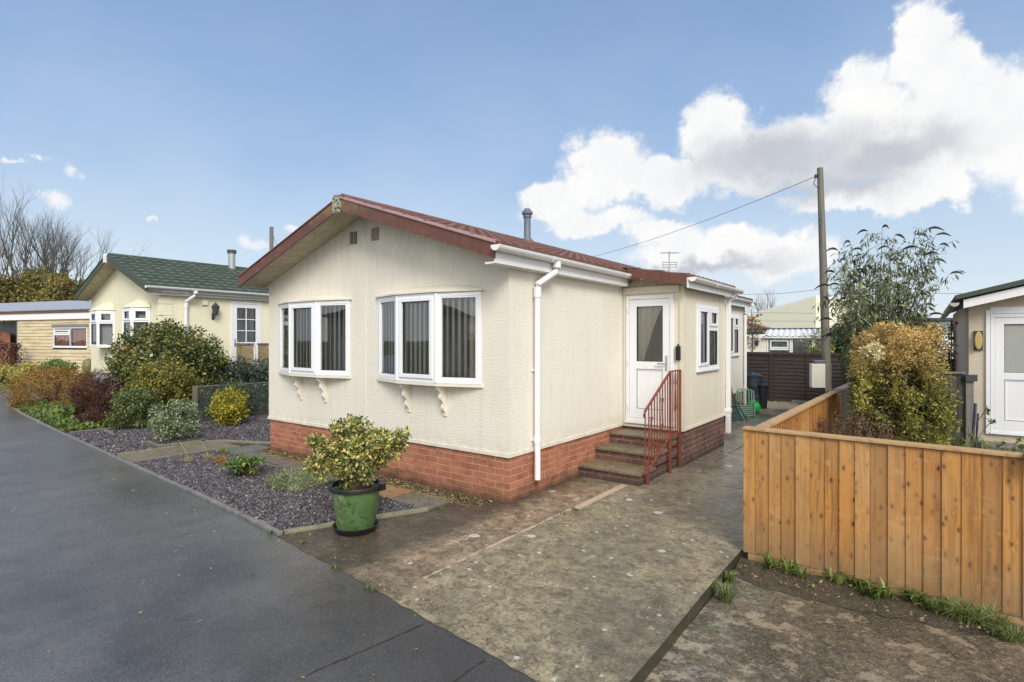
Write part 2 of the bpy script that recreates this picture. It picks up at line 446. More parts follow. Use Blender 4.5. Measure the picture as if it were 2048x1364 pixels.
def slab(name, a, b):
    def fn(N):
        p = N.pos(); n = N.noise(p, 5, 6, .7); n2 = N.noise(p, 60, 3)
        c = N.mix(N.mr(n, .35, .68), a, b)
        c = N.mix(N.mr(N.isl(), 0, 1, 0, .45), c, tuple(v*.55 for v in a))
        c = N.mix(N.math('MULTIPLY', N.mr(N.noise(p, 12, 5, .7), .52, .66), .6), c, (.06, .055, .035))
        return bsdf(N, c, .5, N.bump(N.math('ADD', n, n2), .4, .006))
    return mat(name, fn)
M['slab'] = slab('stone_slab', (.27, .225, .15), (.17, .145, .10))
M['slab_orange'] = slab('sandstone_slab', (.40, .25, .12), (.30, .18, .09))
M['slab_grey'] = slab('grey_slab', (.20, .185, .15), (.13, .125, .105))
M['slab_step'] = slab('step_slab', (.26, .205, .125), (.14, .11, .07))
M['kerb'] = slab('concrete_edging', (.26, .255, .235), (.15, .15, .14))
M['kerb_moss'] = slab('mossy_edging', (.30, .28, .20), (.17, .17, .10))
M['joint'] = simple('pink_mortar_strip', (.46, .34, .25), .7, .3, 12, bump=.3)
M['joint_dark'] = simple('dark_joint', (.03, .028, .02), .9, .3, 12)

def wood(name, a, b, c3, knots=True, grey=0.0, pl=.5):
    def fn(N):
        p = N.pos(); i = N.isl(); x, y, z = N.sep(p)[:3]
        off = N.math('MULTIPLY', i, 37.0)
        h = N.math('ADD', N.math('ADD', x, y), off)
        q = N.comb(h, off, z)
        # knots
        kv = N.n('ShaderNodeTexVoronoi', {'Vector': N.comb(N.math('MULTIPLY', h, 10.5), N.math('MULTIPLY', z, 6.0), 0), 'Scale': 1.25, 'Randomness': .95}, voronoi_dimensions='2D')
        kd = kv.outputs[0]; kr = N.sep(kv.outputs[1])[0]
        ring = N.mr(kd, 0, .38, 1, 0, 'SMOOTHSTEP')
        g = N.noise(N.comb(N.math('ADD', N.math('MULTIPLY', h, 26), N.math('MULTIPLY', ring, .8)), off, N.math('MULTIPLY', z, 1.1)), 1, 5, .6, .6)
        fine = N.noise(N.comb(N.math('MULTIPLY', h, 170), off, N.math('MULTIPLY', z, 5)), 1, 3, .6)
        c = N.mix(N.mr(i, 0, 1), a, b)
        c = N.mix(N.math('MULTIPLY', N.mr(g, .47, .62), .85), c, c3)
        c = N.mix(N.math('MULTIPLY', N.mr(fine, .5, .7), .3), c, tuple(v*.6 for v in c3))
        if knots:
            k1 = N.mr(kd, .09, .15, 1, 0)
            sel = N.math('MULTIPLY', N.mr(kr, .45, .75, .0, 1), 1.0)
            c = N.mix(N.math('MULTIPLY', N.math('MULTIPLY', N.mr(kd, .14, .34, 1, 0), sel), .6), c, (.30, .115, .03))
            c = N.mix(N.math('MULTIPLY', N.math('MULTIPLY', k1, sel), .95), c, (.05, .018, .008))
            wv = N.noise(N.comb(N.math('MULTIPLY', N.math('ADD', x, y), 4), 0, N.math('MULTIPLY', z, 13)), 1, 3, .5, 1.2)
            c = N.mix(N.math('MULTIPLY', N.mr(wv, .58, .72), N.mr(i, .3, .8, .1, .6)), c, (.55, .36, .20))
        pale = N.noise(p, 2.4, 4, .6)
        c = N.mix(N.math('MULTIPLY', N.mr(pale, .5, .66), pl*.8), c, (.54, .33, .14))
        if knots:
            sk = N.noise(N.comb(N.math('MULTIPLY', h, 34), off, N.math('MULTIPLY', z, .7)), 1, 4, .7)
            c = N.mix(N.math('MULTIPLY', N.mr(sk, .54, .68), .5), c, (.14, .075, .03))
            gb_ = N.math('MULTIPLY', N.mr(N.math('ADD', z, N.math('MULTIPLY', N.noise(p, 5, 4, .7), -.5)), -.2, .12, 1, 0), .5)
            c = N.mix(gb_, c, (.16, .13, .07))
            j = N.math('FRACT', N.math('MULTIPLY', i, 7.31))
            c = N.mix(N.mr(j, .55, 1, 0, .55), c, (.26, .15, .065))
            c = N.mix(N.mr(j, .35, 0, 0, .4), c, (.62, .38, .15))
        c = N.mix(N.math('MULTIPLY', N.mr(z, .02, .45, 1, 0), .35 if knots else .1), c, (.22, .13, .07))
        if grey: c = N.mix(grey, c, (.16, .15, .13))
        hh = N.math('ADD', N.math('MULTIPLY', g, .8), N.math('MULTIPLY', fine, .5))
        return bsdf(N, c, .55, N.bump(hh, .35, .004))
    return mat(name, fn)
M['wood'] = wood('new_orange_softwood', (.54, .245, .050), (.41, .185, .050), (.25, .10, .024))
M['wood_cap'] = wood('pale_capping_rail', (.52, .32, .14), (.44, .27, .13), (.32, .19, .08), False)
M['wood_old'] = wood('old_grey_fence', (.055, .055, .045), (.035, .038, .03), (.02, .02, .018), False, .08, 0)
M['wood_post'] = wood('weathered_pole', (.20, .18, .145), (.17, .155, .125), (.09, .085, .07), False, .2, .1)
def brownfence(N):
    p = N.pos(); x, y, z = N.sep(p)[:3]
    i = N.isl(); n = N.noise(N.scale(p, (2, 2, 14)), 1, 5, .7); n2 = N.noise(p, 25, 4, .7)
    c = N.mix(N.mr(n, .3, .7), (.028, .020, .019), (.058, .042, .038))
    c = N.mix(N.math('MULTIPLY', N.mr(n2, .52, .7), .5), c, (.10, .075, .06))
    return bsdf(N, c, .8, N.bump(n2, .5, .006))
M['fence_brown'] = mat('dark_brown_lap_fence', brownfence)
def clap(N):
    p = N.pos(); x, y, z = N.sep(p)[:3]
    n = N.noise(N.comb(N.math('MULTIPLY', N.math('ADD', x, y), .8), 0, N.math('MULTIPLY', z, 7)), 1, 5, .7)
    c = N.mix(N.mr(n, .4, .68), (.66, .56, .36), (.42, .34, .19))
    return bsdf(N, c, .7)
M['clapboard'] = mat('cream_clapboard', clap)
M['roof_metal'] = simple('grey_corrugated_metal', (.34, .37, .42), .42, .12, 3)
M['brown_trim'] = simple('brown_trim', (.16, .075, .05), .6, .2)
M['grey_lintel'] = simple('grey_lintel', (.2, .2, .21), .7, .1)
M['industrial'] = simple('pale_cladding', (.78, .76, .60), .7, .05, .6)
M['roof_felt'] = simple('green_mineral_felt', (.065, .085, .068), .9, .45, 30, bump=.6, bsc=120)
M['pink_roof'] = simple('faded_red_felt', (.34, .11, .08), .85, .2, 3)
M['poly_white'] = simple('white_polycarbonate', (.74, .76, .78), .35, .08, 5)
M['bin_black'] = simple('dark_blue_black_plastic', (.018, .026, .036), .4, .3, 12)
M['green_plastic'] = simple('bright_green_plastic', (.02, .42, .07), .28, .1)
M['green_resin'] = simple('pale_green_resin', (.18, .30, .22), .5, .25, 9)
M['dark_green_metal'] = simple('dark_green_paint', (.02, .045, .035), .5, .3, 9)
M['cabinet'] = simple('cream_cabinet', (.66, .66, .56), .5, .08, 3)
M['amber'] = simple('yellowed_lamp_lens', (.48, .36, .12), .35, .2, 20)
M['car_red'] = simple('red_car_paint', (.35, .03, .04), .25, .05)
M['car_glass'] = simple('car_glass', (.25, .28, .3), .15, .1)
M['terracotta'] = simple('brown_bowl_glaze', (.10, .06, .045), .45, .35, 14)
M['bark'] = simple('grey_brown_bark', (.105, .095, .078), .9, .4, 6, bump=.6, bsc=30)
M['bark_dark'] = simple('dark_bark', (.06, .048, .038), .9, .35, 9)
M['stem_brown'] = simple('brown_stem', (.12, .07, .04), .8, .3, 9)
M['stone'] = simple('white_stone', (.45, .44, .40), .8, .25, 12, bump=.5)
def potm(N):
    p = N.pos(); x, y, z = N.sep(p)[:3]
    n = N.noise(p, 9, 6, .72); n2 = N.noise(p, 22, 5, .7)
    c = N.mix(N.mr(n, .35, .65), (.060, .12, .038), (.105, .175, .060))
    # pale weathered bloom, denser on the left side, with dark algae splashes
    c = N.mix(N.math('MULTIPLY', N.mr(N.math('ADD', n, N.math('MULTIPLY', N.math('ADD', x, 4.33), -.9)), .42, .62), .65), c, (.26, .33, .17))
    d = N.math('MULTIPLY', N.mr(n2, .54, .60), N.mr(N.noise(p, 4.2, 2), .44, .52))
    c = N.mix(N.math('MULTIPLY', d, .8), c, (.03, .05, .02))
    return bsdf(N, c, .45, N.bump(n2, .15, .003))
M['pot_green'] = mat('weathered_green_plastic', potm)

def leafm(name, stops, transl=.25, clump=2.5, dark=.45, rough=.45):
    def fn(N):
        i = N.isl(); p = N.pos()
        c = N.ramp(i, stops)
        k = N.mr(N.noise(p, clump, 3, .6), .35, .65, 1-dark, 1.1)
        c = N.mix(1.0, c, N.comb(k, k, k), 'MULTIPLY')
        b = bsdf(N, c, rough, spec=.35)
        t = N.n('ShaderNodeBsdfTranslucent', {'Color': c})
        return N.n('ShaderNodeMixShader', {0: transl, 1: b.outputs[0], 2: t.outputs[0]})
    return mat(name, fn)
M['leaf_varieg'] = leafm('variegated_holly_leaf', [(0,(.055,.09,.03)),(.34,(.16,.21,.055)),(.55,(.42,.43,.14)),(.84,(.72,.66,.26)),(.94,(.85,.60,.08)),(1,(.85,.80,.50))], .2, 4, .35)
M['leaf_holly'] = leafm('dark_holly_leaf', [(0,(.04,.06,.022)),(.45,(.10,.135,.04)),(.75,(.22,.25,.065)),(.93,(.42,.40,.11)),(1,(.40,.18,.05))], .12, 2.5, .5, .35)
M['leaf_golden_holly'] = leafm('golden_holly_leaf', [(0,(.06,.09,.02)),(.35,(.15,.18,.045)),(.7,(.36,.33,.07)),(.93,(.50,.40,.07)),(1,(.62,.28,.03))], .2, 4, .4)
M['leaf_silver'] = leafm('silver_variegated_leaf', [(0,(.05,.09,.03)),(.4,(.14,.20,.08)),(.7,(.33,.38,.20)),(1,(.62,.65,.45))], .2, 6, .35)
M['leaf_green_var'] = leafm('green_variegated_leaf', [(0,(.04,.075,.022)),(.5,(.11,.16,.045)),(.8,(.22,.26,.09)),(1,(.42,.42,.18))], .2, 6, .4)
M['leaf_yellow'] = leafm('golden_euonymus_leaf', [(0,(.10,.13,.02)),(.3,(.30,.30,.04)),(.65,(.62,.50,.05)),(1,(.78,.66,.10))], .25, 6, .4)
M['leaf_bronze'] = leafm('bronze_heath_leaf', [(0,(.11,.06,.02)),(.4,(.29,.16,.045)),(.75,(.46,.26,.07)),(1,(.58,.38,.12))], .15, 3, .45, .7)
M['leaf_maroon'] = leafm('maroon_leaf', [(0,(.035,.015,.013)),(.5,(.09,.032,.025)),(.85,(.15,.055,.04)),(1,(.24,.12,.07))], .15, 3, .45, .6)
M['leaf_green'] = leafm('bright_green_leaf', [(0,(.06,.11,.025)),(.5,(.16,.24,.05)),(1,(.34,.40,.12))], .3, 5, .35)
M['leaf_rhodo'] = leafm('glossy_evergreen_leaf', [(0,(.05,.10,.025)),(.5,(.13,.22,.05)),(1,(.26,.34,.08))], .15, 9, .3, .3)
M['leaf_thyme'] = leafm('grey_green_cushion', [(0,(.13,.16,.07)),(.5,(.29,.34,.17)),(1,(.46,.50,.30))], .15, 5, .35, .7)
M['leaf_rose'] = leafm('bluish_rose_leaf', [(0,(.02,.045,.03)),(.6,(.055,.09,.06)),(1,(.12,.16,.11))], .15, 4, .4)
M['leaf_bud'] = leafm('grey_green_narrow_leaf', [(0,(.06,.08,.035)),(.5,(.15,.185,.08)),(.85,(.27,.30,.14)),(1,(.42,.43,.22))], .2, 2.5, .35)
M['leaf_seed'] = leafm('dark_seed_head', [(0,(.03,.02,.02)),(1,(.09,.06,.055))], 0, 3, .2, .8)
M['leaf_ivy'] = leafm('ivy_leaf', [(0,(.015,.035,.012)),(.6,(.04,.075,.022)),(1,(.09,.13,.04))], .12, 3, .4, .35)
M['leaf_dry'] = leafm('dry_brown_stalk', [(0,(.09,.055,.035)),(.5,(.18,.115,.07)),(1,(.30,.21,.13))], .15, 4, .4, .8)
M['leaf_straw'] = leafm('straw_tuft', [(0,(.30,.24,.08)),(.5,(.45,.38,.16)),(1,(.55,.50,.28))], .3, 4, .2, .8)
M['leaf_grass'] = leafm('grass_blade', [(0,(.10,.15,.04)),(.5,(.24,.32,.09)),(1,(.52,.52,.26))], .35, 4, .3, .6)
M['leaf_autumn'] = leafm('autumn_hedge_leaf', [(0,(.09,.10,.03)),(.4,(.21,.20,.06)),(.75,(.34,.27,.09)),(1,(.44,.30,.10))], .2, .45, .5, .7)
M['leaf_far_green'] = leafm('far_green_leaf', [(0,(.05,.075,.025)),(.6,(.14,.17,.06)),(1,(.24,.25,.09))], .2, .6, .5, .7)
M['leaf_litter'] = leafm('fallen_leaf', [(0,(.10,.06,.025)),(.5,(.26,.17,.06)),(1,(.5,.4,.16))], 0, 3, .3, .7)
M['leaf_pale_yellow'] = leafm('pale_yellow_leaf', [(0,(.22,.22,.05)),(.5,(.48,.42,.10)),(1,(.68,.60,.22))], .3, 3, .3, .6)
def conif(N):
    i = N.isl(); p = N.pos(); x, y, z = N.sep(p)[:3]
    hi = N.mr(N.math('ADD', z, N.math('MULTIPLY', N.noise(p, 3.4, 4, .6), .9)), 1.58, 2.25)
    low = N.ramp(i, [(0,(.07,.085,.022)),(.5,(.25,.27,.06)),(.85,(.50,.48,.12)),(1,(.50,.36,.10))])
    top = N.ramp(i, [(0,(.45,.25,.08)),(.45,(.70,.44,.15)),(.8,(.80,.62,.24)),(1,(.9,.84,.45))])
    c = N.mix(hi, low, top)
    k = N.mr(N.noise(p, 6, 4, .65), .38, .60, .30, 1.15)
    c = N.mix(1.0, c, N.comb(k, k, k), 'MULTIPLY')
    b = bsdf(N, c, .7, spec=.2); t = N.n('ShaderNodeBsdfTranslucent', {'Color': c})
    return N.n('ShaderNodeMixShader', {0: .2, 1: b.outputs[0], 2: t.outputs[0]})
M['leaf_conifer'] = mat('golden_conifer_spray', conif)
M['gravel_bits'] = leafm('grit', [(0,(.05,.05,.03)),(.5,(.16,.14,.08)),(.8,(.12,.16,.04)),(1,(.5,.45,.35))], 0, 3, .2, .8)
# ---------------------------------------------------------------- foliage generators
def leaf_mesh(name, pts, nrm, L, W, m, parent=None, seed=1, spread=.8, droop=0.0, fold=.25, tri=False):
    r = np.random.default_rng(seed); n = len(pts)
    nn = nrm / (np.linalg.norm(nrm, axis=1, keepdims=True) + 1e-9)
    d = nn * (1 - spread) + r.normal(size=(n, 3)) * spread * .7
    d[:, 2] -= droop
    d /= (np.linalg.norm(d, axis=1, keepdims=True) + 1e-9)
    q = nn + r.normal(size=(n, 3)) * .7
    s = np.cross(d, q); s /= (np.linalg.norm(s, axis=1, keepdims=True) + 1e-9)
    k = r.uniform(.5, 1.4, (n, 1)); l = L * k; w = W * k * r.uniform(.8, 1.2, (n, 1)) * .5
    up = np.cross(s, d)
    p0 = pts; p1 = pts + d*l*.5 + s*w + up*w*fold; p2 = pts + d*l; p3 = pts + d*l*.5 - s*w + up*w*fold
    if tri:
        v = np.stack([p0 + s*w*.5, p0 - s*w*.5, p2], 1).reshape(-1, 3)
        return np_mesh(name, v, np.arange(n*3).reshape(-1, 3), m, parent)
    v = np.stack([p0, p1, p2, p3], 1).reshape(-1, 3)
    return np_mesh(name, v, np.arange(n*4).reshape(-1, 4), m, parent)

def lumps(n, c, rad, nl, lr, seed=1, zmin=0.02, inner=.35, sq=0.0, fill=.25):
    """leaf positions spread over many small clumps that together make an uneven crown"""
    r = np.random.default_rng(seed)
    d = r.normal(size=(nl, 3)); d /= np.linalg.norm(d, axis=1, keepdims=True)
    if sq:
        mx = np.abs(d).max(axis=1, keepdims=True); d = d * (1 - sq) + d / mx * sq
    rr = r.uniform(.0, 1, (nl, 1)) ** .5; rr = inner + (1 - inner) * rr * np.where(r.uniform(0, 1, (nl, 1)) < .12, 1.16, 1.0)
    lc = d * rr * (np.array(rad) - lr * .6)
    li = r.integers(0, nl, n)
    e = r.normal(size=(n, 3)); e /= np.linalg.norm(e, axis=1, keepdims=True)
    sc = r.uniform(.65, 1.25, nl)[li][:, None]
    p = lc[li] + e * lr * sc * r.uniform(fill, 1, (n, 1)) ** .6
    nr = e * .6 + lc[li] / np.array(rad) * .8
    p = p + np.array(c)
    k = p[:, 2] > zmin
    return p[k], nr[k]

def stems(mb, base, c, rad, n, r0, seed=1, seg=4):
    q = random.Random(seed)
    for i in range(n):
        a = q.uniform(0, 6.28); rr = q.uniform(.3, .9)
        e = Vector((c[0] + math.cos(a)*rad[0]*rr, c[1] + math.sin(a)*rad[1]*rr, c[2] + rad[2]*q.uniform(-.3, .75)))
        b = Vector(base) + Vector((q.uniform(-.05, .05), q.uniform(-.05, .05), 0)); pts = []
        for k in range(seg + 1):
            t = k / seg
            p = b.lerp(e, t); p.z += math.sin(t * 3.1) * .05
            pts.append(p + Vector((q.uniform(-1, 1), q.uniform(-1, 1), 0)) * .02)
        mb.tube(pts, [r0 * (1 - .75 * k / seg) for k in range(seg + 1)], 5, cap=False)
    return mb

def shrub(name, label, cat, base, rad, zc, n, L, W, m, nl=60, lr=.16, seed=1, sq=0., inner=.35, nstem=8, stem='stem_brown', group=None, spread=.8, zmin=None, droop=0.):
    t = thing(name, label, cat, (base[0], base[1], base[2]), group)
    c = (base[0], base[1], base[2] + zc)
    p, nr = lumps(n, c, rad, nl, lr, seed, base[2] + .02 if zmin is None else zmin, inner, sq)
    leaf_mesh('foliage', p, nr, L, W, M[m], t, seed, spread, droop)
    mb = MB(); stems(mb, base, c, (rad[0]*.8, rad[1]*.8, rad[2]*.8), nstem, max(.008, rad[0]*.022), seed)
    mb.build('stem', M[stem], t)
    return t

def tuft(name, pts, h, w, m, parent=None, seed=1, lean=.5, per=14, rad=.05):
    """grass-like blades: each a bent two-piece strip"""
    r = np.random.default_rng(seed); P_ = np.repeat(np.array(pts, dtype=float), per, axis=0); n = len(P_)
    a = r.uniform(0, 6.283, n); l = h * r.uniform(.45, 1.15, n)
    o = r.uniform(0, rad, n)[:, None] * np.stack([np.cos(a), np.sin(a), np.zeros(n)], 1)
    d = np.stack([np.cos(a), np.sin(a), np.zeros(n)], 1); s = np.stack([-np.sin(a), np.cos(a), np.zeros(n)], 1)
    k = r.uniform(.2, 1, n)[:, None] * lean; l = l[:, None]; z = np.array([[0, 0, 1.]])
    p0 = P_ + o; p1 = p0 + z*l*.6 + d*l*k*.35; p2 = p0 + z*l*(1 - k*.45) + d*l*k
    v = np.stack([p0 - s*w, p0 + s*w, p1 + s*w*.8, p1 - s*w*.8, p2 + s*w*.12, p2 - s*w*.12], 1).reshape(-1, 3)
    b = np.arange(n)[:, None] * 6
    f = np.concatenate([b + np.array([[0, 1, 2, 3]]), b + np.array([[3, 2, 4, 5]])])
    return np_mesh(name, v, f, m, parent)

def grow(mb, p, d, L, r, depth, q, up=.12, split=(2, 3), ang=.5, shr=.74, sides=5, tips=None, maxd=6):
    segs = 3 if depth < 3 else 2
    pts = [p]; dd = d.copy()
    for i in range(segs):
        dd = (dd + Vector((q.gauss(0, .09), q.gauss(0, .09), up * .5))).normalized()
        pts.append(pts[-1] + dd * (L / segs))
    r1 = r * (.62 if depth < maxd else .3)
    mb.tube(pts, [r + (r1 - r) * k / segs for k in range(segs + 1)], max(3, sides - depth // 2), cap=False)
    if depth >= maxd:
        if tips is not None: tips.append((pts[-1], dd))
        return
    n = q.randint(*split)
    for i in range(n):
        ax = Vector((q.gauss(0, 1), q.gauss(0, 1), q.gauss(0, .4))).normalized()
        nd = (dd + ax * ang * q.uniform(.5, 1.3) + Vector((0, 0, up))).normalized()
        st = pts[-1] if i < 2 else pts[-2]
        grow(mb, st, nd, L * shr * q.uniform(.8, 1.15), r1 * (.95 if i == 0 else .75), depth + 1, q, up, split, ang, shr, sides, tips, maxd)

# ---------------------------------------------------------------- joinery
def wall_cells(mb, F, u0, u1, z0, z1, holes):
    us = sorted({u0, u1, *[h[0] for h in holes], *[h[1] for h in holes]})
    zs = sorted({z0, z1, *[h[2] for h in holes], *[h[3] for h in holes]})
    for i in range(len(us)-1):
        for j in range(len(zs)-1):
            cu = (us[i]+us[i+1])/2; cz = (zs[j]+zs[j+1])/2
            if any(h[0] < cu < h[1] and h[2] < cz < h[3] for h in holes): continue
            mb.add([F(us[i], zs[j]), F(us[i+1], zs[j]), F(us[i+1], zs[j+1]), F(us[i], zs[j+1])], [(0,1,2,3)])
    for h in holes:   # reveals
        for a, b in (((h[0],h[2]),(h[1],h[2])), ((h[1],h[2]),(h[1],h[3])), ((h[1],h[3]),(h[0],h[3])), ((h[0],h[3]),(h[0],h[2]))):
            mb.add([F(a[0],a[1]), F(b[0],b[1]), F(b[0],b[1],-.10), F(a[0],a[1],-.10)], [(0,1,2,3)])

def frame_rect(mb, F, u0, u1, z0, z1, w, n0, n1):
    mb.fbox(F, u0, u1, z0, z0+w, n0, n1); mb.fbox(F, u0, u1, z1-w, z1, n0, n1)
    mb.fbox(F, u0, u0+w, z0+w, z1-w, n0, n1); mb.fbox(F, u1-w, u1, z0+w, z1-w, n0, n1)

def drape(mb, F, u0, u1, z0, z1, n, amp=.02, per=.09, gather=0.0):
    """pleated curtain; gather pulls its lower edge towards u0"""
    K = max(8, int((u1-u0)/per*6)); rows = 10; vs = []; fs = []
    for j in range(rows+1):
        t = j/rows; z = z0 + (z1-z0)*t
        g = 1 - gather * (1 - t) ** .8
        for i in range(K+1):
            s = i/K; vs.append(F(u0 + (u1-u0)*s*g, z, n + amp*math.sin(s*(u1-u0)/per*6.283)))
    for j in range(rows):
        for i in range(K): a = j*(K+1)+i; fs.append((a, a+1, a+K+2, a+K+1))
    mb.add(vs, fs)

def facet(fr, gs, gl, sa, bl, F, W, z0, z1, lights, n=0.0, w=.05, blinds='slat', slat_ang=60, depth=.05, sashes=True):
    """one flat run of glazing. lights = [(ua, ub, za, zb, sash?)]"""
    frame_rect(fr, F, 0, W, z0, z1, w, n-depth, n+.018)
    for k, (ua, ub, za, zb, s) in enumerate(lights):
        if s:
            frame_rect(sa, F, ua, ub, za, zb, .048, n-depth+.01, n+.034)
            frame_rect(gs, F, ua+.048, ub-.048, za+.048, zb-.048, .008, n-.02, n+.006)
            gl.poly([F(u_, z_, n-.010) for u_, z_ in ((ua+.05,za+.05),(ub-.05,za+.05),(ub-.05,zb-.05),(ua+.05,zb-.05))])
        else:
            frame_rect(gs, F, ua-.002, ub+.002, za-.002, zb+.002, .009, n-.02, n+.006)
            gl.poly([F(u_, z_, n-.010) for u_, z_ in ((ua,za),(ub,za),(ub,zb),(ua,zb))])
        if blinds == 'slat':
            u = ua + .05; hw = .040
            while u < ub - .02:
                sa_ = R(slat_ang + rnd.uniform(-7, 7)); c = math.cos(sa_); sn = math.sin(sa_)
                bl.add([F(u-hw*c, za, n-.058-hw*sn), F(u+hw*c, za, n-.058+hw*sn), F(u+hw*c, zb, n-.058+hw*sn), F(u-hw*c, zb, n-.058-hw*sn)], [(0,1,2,3)])
                u += .078

def window(root, F, u0, u1, z0, z1, lights, blinds=None, curtain='net', room='room', label=None, ledge=True, gather=0.0, split=None):
    fr = MB(); gs = MB(); gl = MB(); sa = MB(); bl = MB()
    F2 = lambda u, z, n=0.0: F(u0 + u, z, n)
    facet(fr, gs, gl, sa, bl, F2, u1-u0, z0, z1, lights, 0.0, blinds=blinds)
    us = sorted({l[0] for l in lights} | {l[1] for l in lights})
    # mullions and transoms between the lights
    for a in lights:
        for b in lights:
            if a[1] < b[0] and b[0]-a[1] < .12: fr.fbox(F2, a[1], b[0], z0+.05, z1-.05, -.04, .014)
            if a[3] < b[2] and b[2]-a[3] < .12 and abs(a[0]-b[0]) < .05: fr.fbox(F2, a[0]-.01, a[1]+.01, a[3], b[2], -.04, .015)
    if ledge: fr.fbox(F2, -.02, u1-u0+.02, z0-.03, z0-.002, -.04, .05)
    o = fr.build('window', M['upvc'], root, bevel=.004)
    if label: o['label'] = label
    gs.build('seal', M['gasket'], o); gl.build('pane', M['glass'], o)
    if sa.v: sa.build('sash', M['upvc'], o, bevel=.005)
    if blinds == 'slat': bl.build('blind', M['blind'], o)
    elif curtain:
        cm = MB()
        if split:
            for s in split: drape(cm, F2, s[0], s[1], z0+.03, z1-.03, -.055, .012, .07)
        else: drape(cm, F2, .03, u1-u0-.03, z0+.03, z1-.03, -.055, .012, .07)
        cm.build('curtain', M[curtain], o)
    rm = MB(); room_box(rm, F2, 0, u1-u0, z0, z1, .10 if blinds != 'slat' else .17, .7); rm.build('room_interior', M[room], o)
    return o
def room_box(mb, F, u0, u1, z0, z1, n0, n1):
    P = [F(u, z, -n) for n in (n0-.07, n1) for (u, z) in ((u0+.004,z0+.004),(u1-.004,z0+.004),(u1-.004,z1-.004),(u0+.004,z1-.004))]
    mb.add(P, [(4,5,6,7),(0,1,5,4),(1,2,6,5),(2,3,7,6),(3,0,4,7)])

def bay(root, F, uc, half, mid, p, z0, z1, kinds, mats, brackets=None, canopy='flat', blinds='slat', seedname=None, label=None, toplight=False, curtain=None):
    """three sided bay; F = wall frame; uc centre along the wall; kinds per facet True = opening sash"""
    fr = MB(); gs = MB(); gl = MB(); sa = MB(); bl = MB(); cu = MB()
    pts = [(uc-half, 0.0), (uc-mid, p), (uc+mid, p), (uc+half, 0.0)]
    for i in range(3):
        (ua, na), (ub, nb) = pts[i], pts[i+1]
        W = math.hypot(ub-ua, nb-na); du = (ub-ua)/W; dn = (nb-na)/W
        def Fl(u, z, n=0.0, ua=ua, na=na, du=du, dn=dn):
            return F(ua + du*u - dn*n, z, na + dn*u + du*n)
        if toplight:
            zt = z1 - .34
            L = [(.05, W-.05, z0+.05, zt-.025, False), (.05, W-.05, zt+.025, z1-.05, True)]
            fr.fbox(Fl, .05, W-.05, zt-.025, zt+.025, -.04, .015)
        else:
            L = [(.045, W-.045, z0+.045, z1-.045, True)] if kinds[i] else [(.06, W-.06, z0+.07, z1-.06, False)]
            if not kinds[i]:
                frame_rect(fr, Fl, .04, W-.04, z0+.04, z1-.04, .03, -.03, .013)
        facet(fr, gs, gl, sa, bl, Fl, W, z0, z1, L, 0.0, w=.05, blinds=blinds, slat_ang=[15, 26, 40][i])
        if curtain == 'side':
            if i == 2: drape(cu, Fl, W-.16, W-.03, z0+.03, z1-.03, -.075, .018, .045)
        elif curtain: drape(cu, Fl, .05, W-.05, z0+.05, z1-.05, -.12, .015, .07)
    # corner posts between facets, proud of the frames
    for (u, n) in pts[1:3]:
        fr.tube([F(u, z0+.003, n+.006), F(u, z1-.003, n+.006)], .026, 8)
    o = fr.build('bay_window', M['upvc'], root, bevel=.004)
    if label: o['label'] = label
    gs.build('seal', M['gasket'], o); gl.build('pane', M['glass'], o)
    if sa.v: sa.build('sash', M['upvc'], o, bevel=.005)
    if blinds == 'slat': bl.build('blind', M['blind'], o)
    if curtain: cu.build('curtain', M['curtain_cream' if curtain == 'side' else curtain], o)
    rm = MB(); rf = lambda u, z, n: F(u, z, n)
    room_box(rm, rf, uc-half+.01, uc+half-.01, z0, z1, .10, .55); rm.build('room_interior', M['room'], o)
    # sill board and canopy follow the plan
    def plan(e):
        return [F(u, 0, n) for (u, n) in ((uc-half-e, -.01), (uc-half-e, .01+e*.4), (uc-mid-e*.3, p+e), (uc+mid+e*.3, p+e), (uc+half+e, .01+e*.4), (uc+half+e, -.01))]
    sb = MB(); q = [(v.x, v.y) for v in plan(.028)]
    sb.prism(q, z0-.035, z0-.002); sb.build('sill', mats[0], o)
    cn = MB(); q = [(v.x, v.y) for v in plan(.045)]; h = .10 if canopy == 'flat' else .24
    cn.prism(q, z1+.002, z1+.022)
    # sloping hood back to the wall
    top = [F(uc-half*.75, z1+h*.75, .003), F(uc-mid*.7, z1+h, .003), F(uc+mid*.7, z1+h, .003), F(uc+half*.75, z1+h*.75, .003)]
    bot = [F(u, z1+.0225, n) for (u, n) in ((uc-half-.04, .02), (uc-mid, p+.035), (uc+mid, p+.035), (uc+half+.04, .02))]
    for i in range(3): cn.add([bot[i], bot[i+1], top[i+1], top[i]], [(0,1,2,3)])
    cn.build('hood', mats[1], o)
    for u in (brackets or []):
        b = MB(); H = .37; prof = []
        K = 22
        for k in range(K+1):
            t = k/K; n = p*.78*(1-t)**1.2 + .03 + .013*math.sin(t*19.0)
            prof.append((n if k < K else .02, z0-.036 - H*t))
        pp = [F(u-.02, z0-.036, .002)] + [F(u-.02, z, n) for n, z in prof] + [F(u-.02, z0-.036-H, .002)]
        b.extrude(pp, F(u+.02, 0, 0) - F(u-.02, 0, 0))
        b.build('bracket', mats[0], root)
    return o

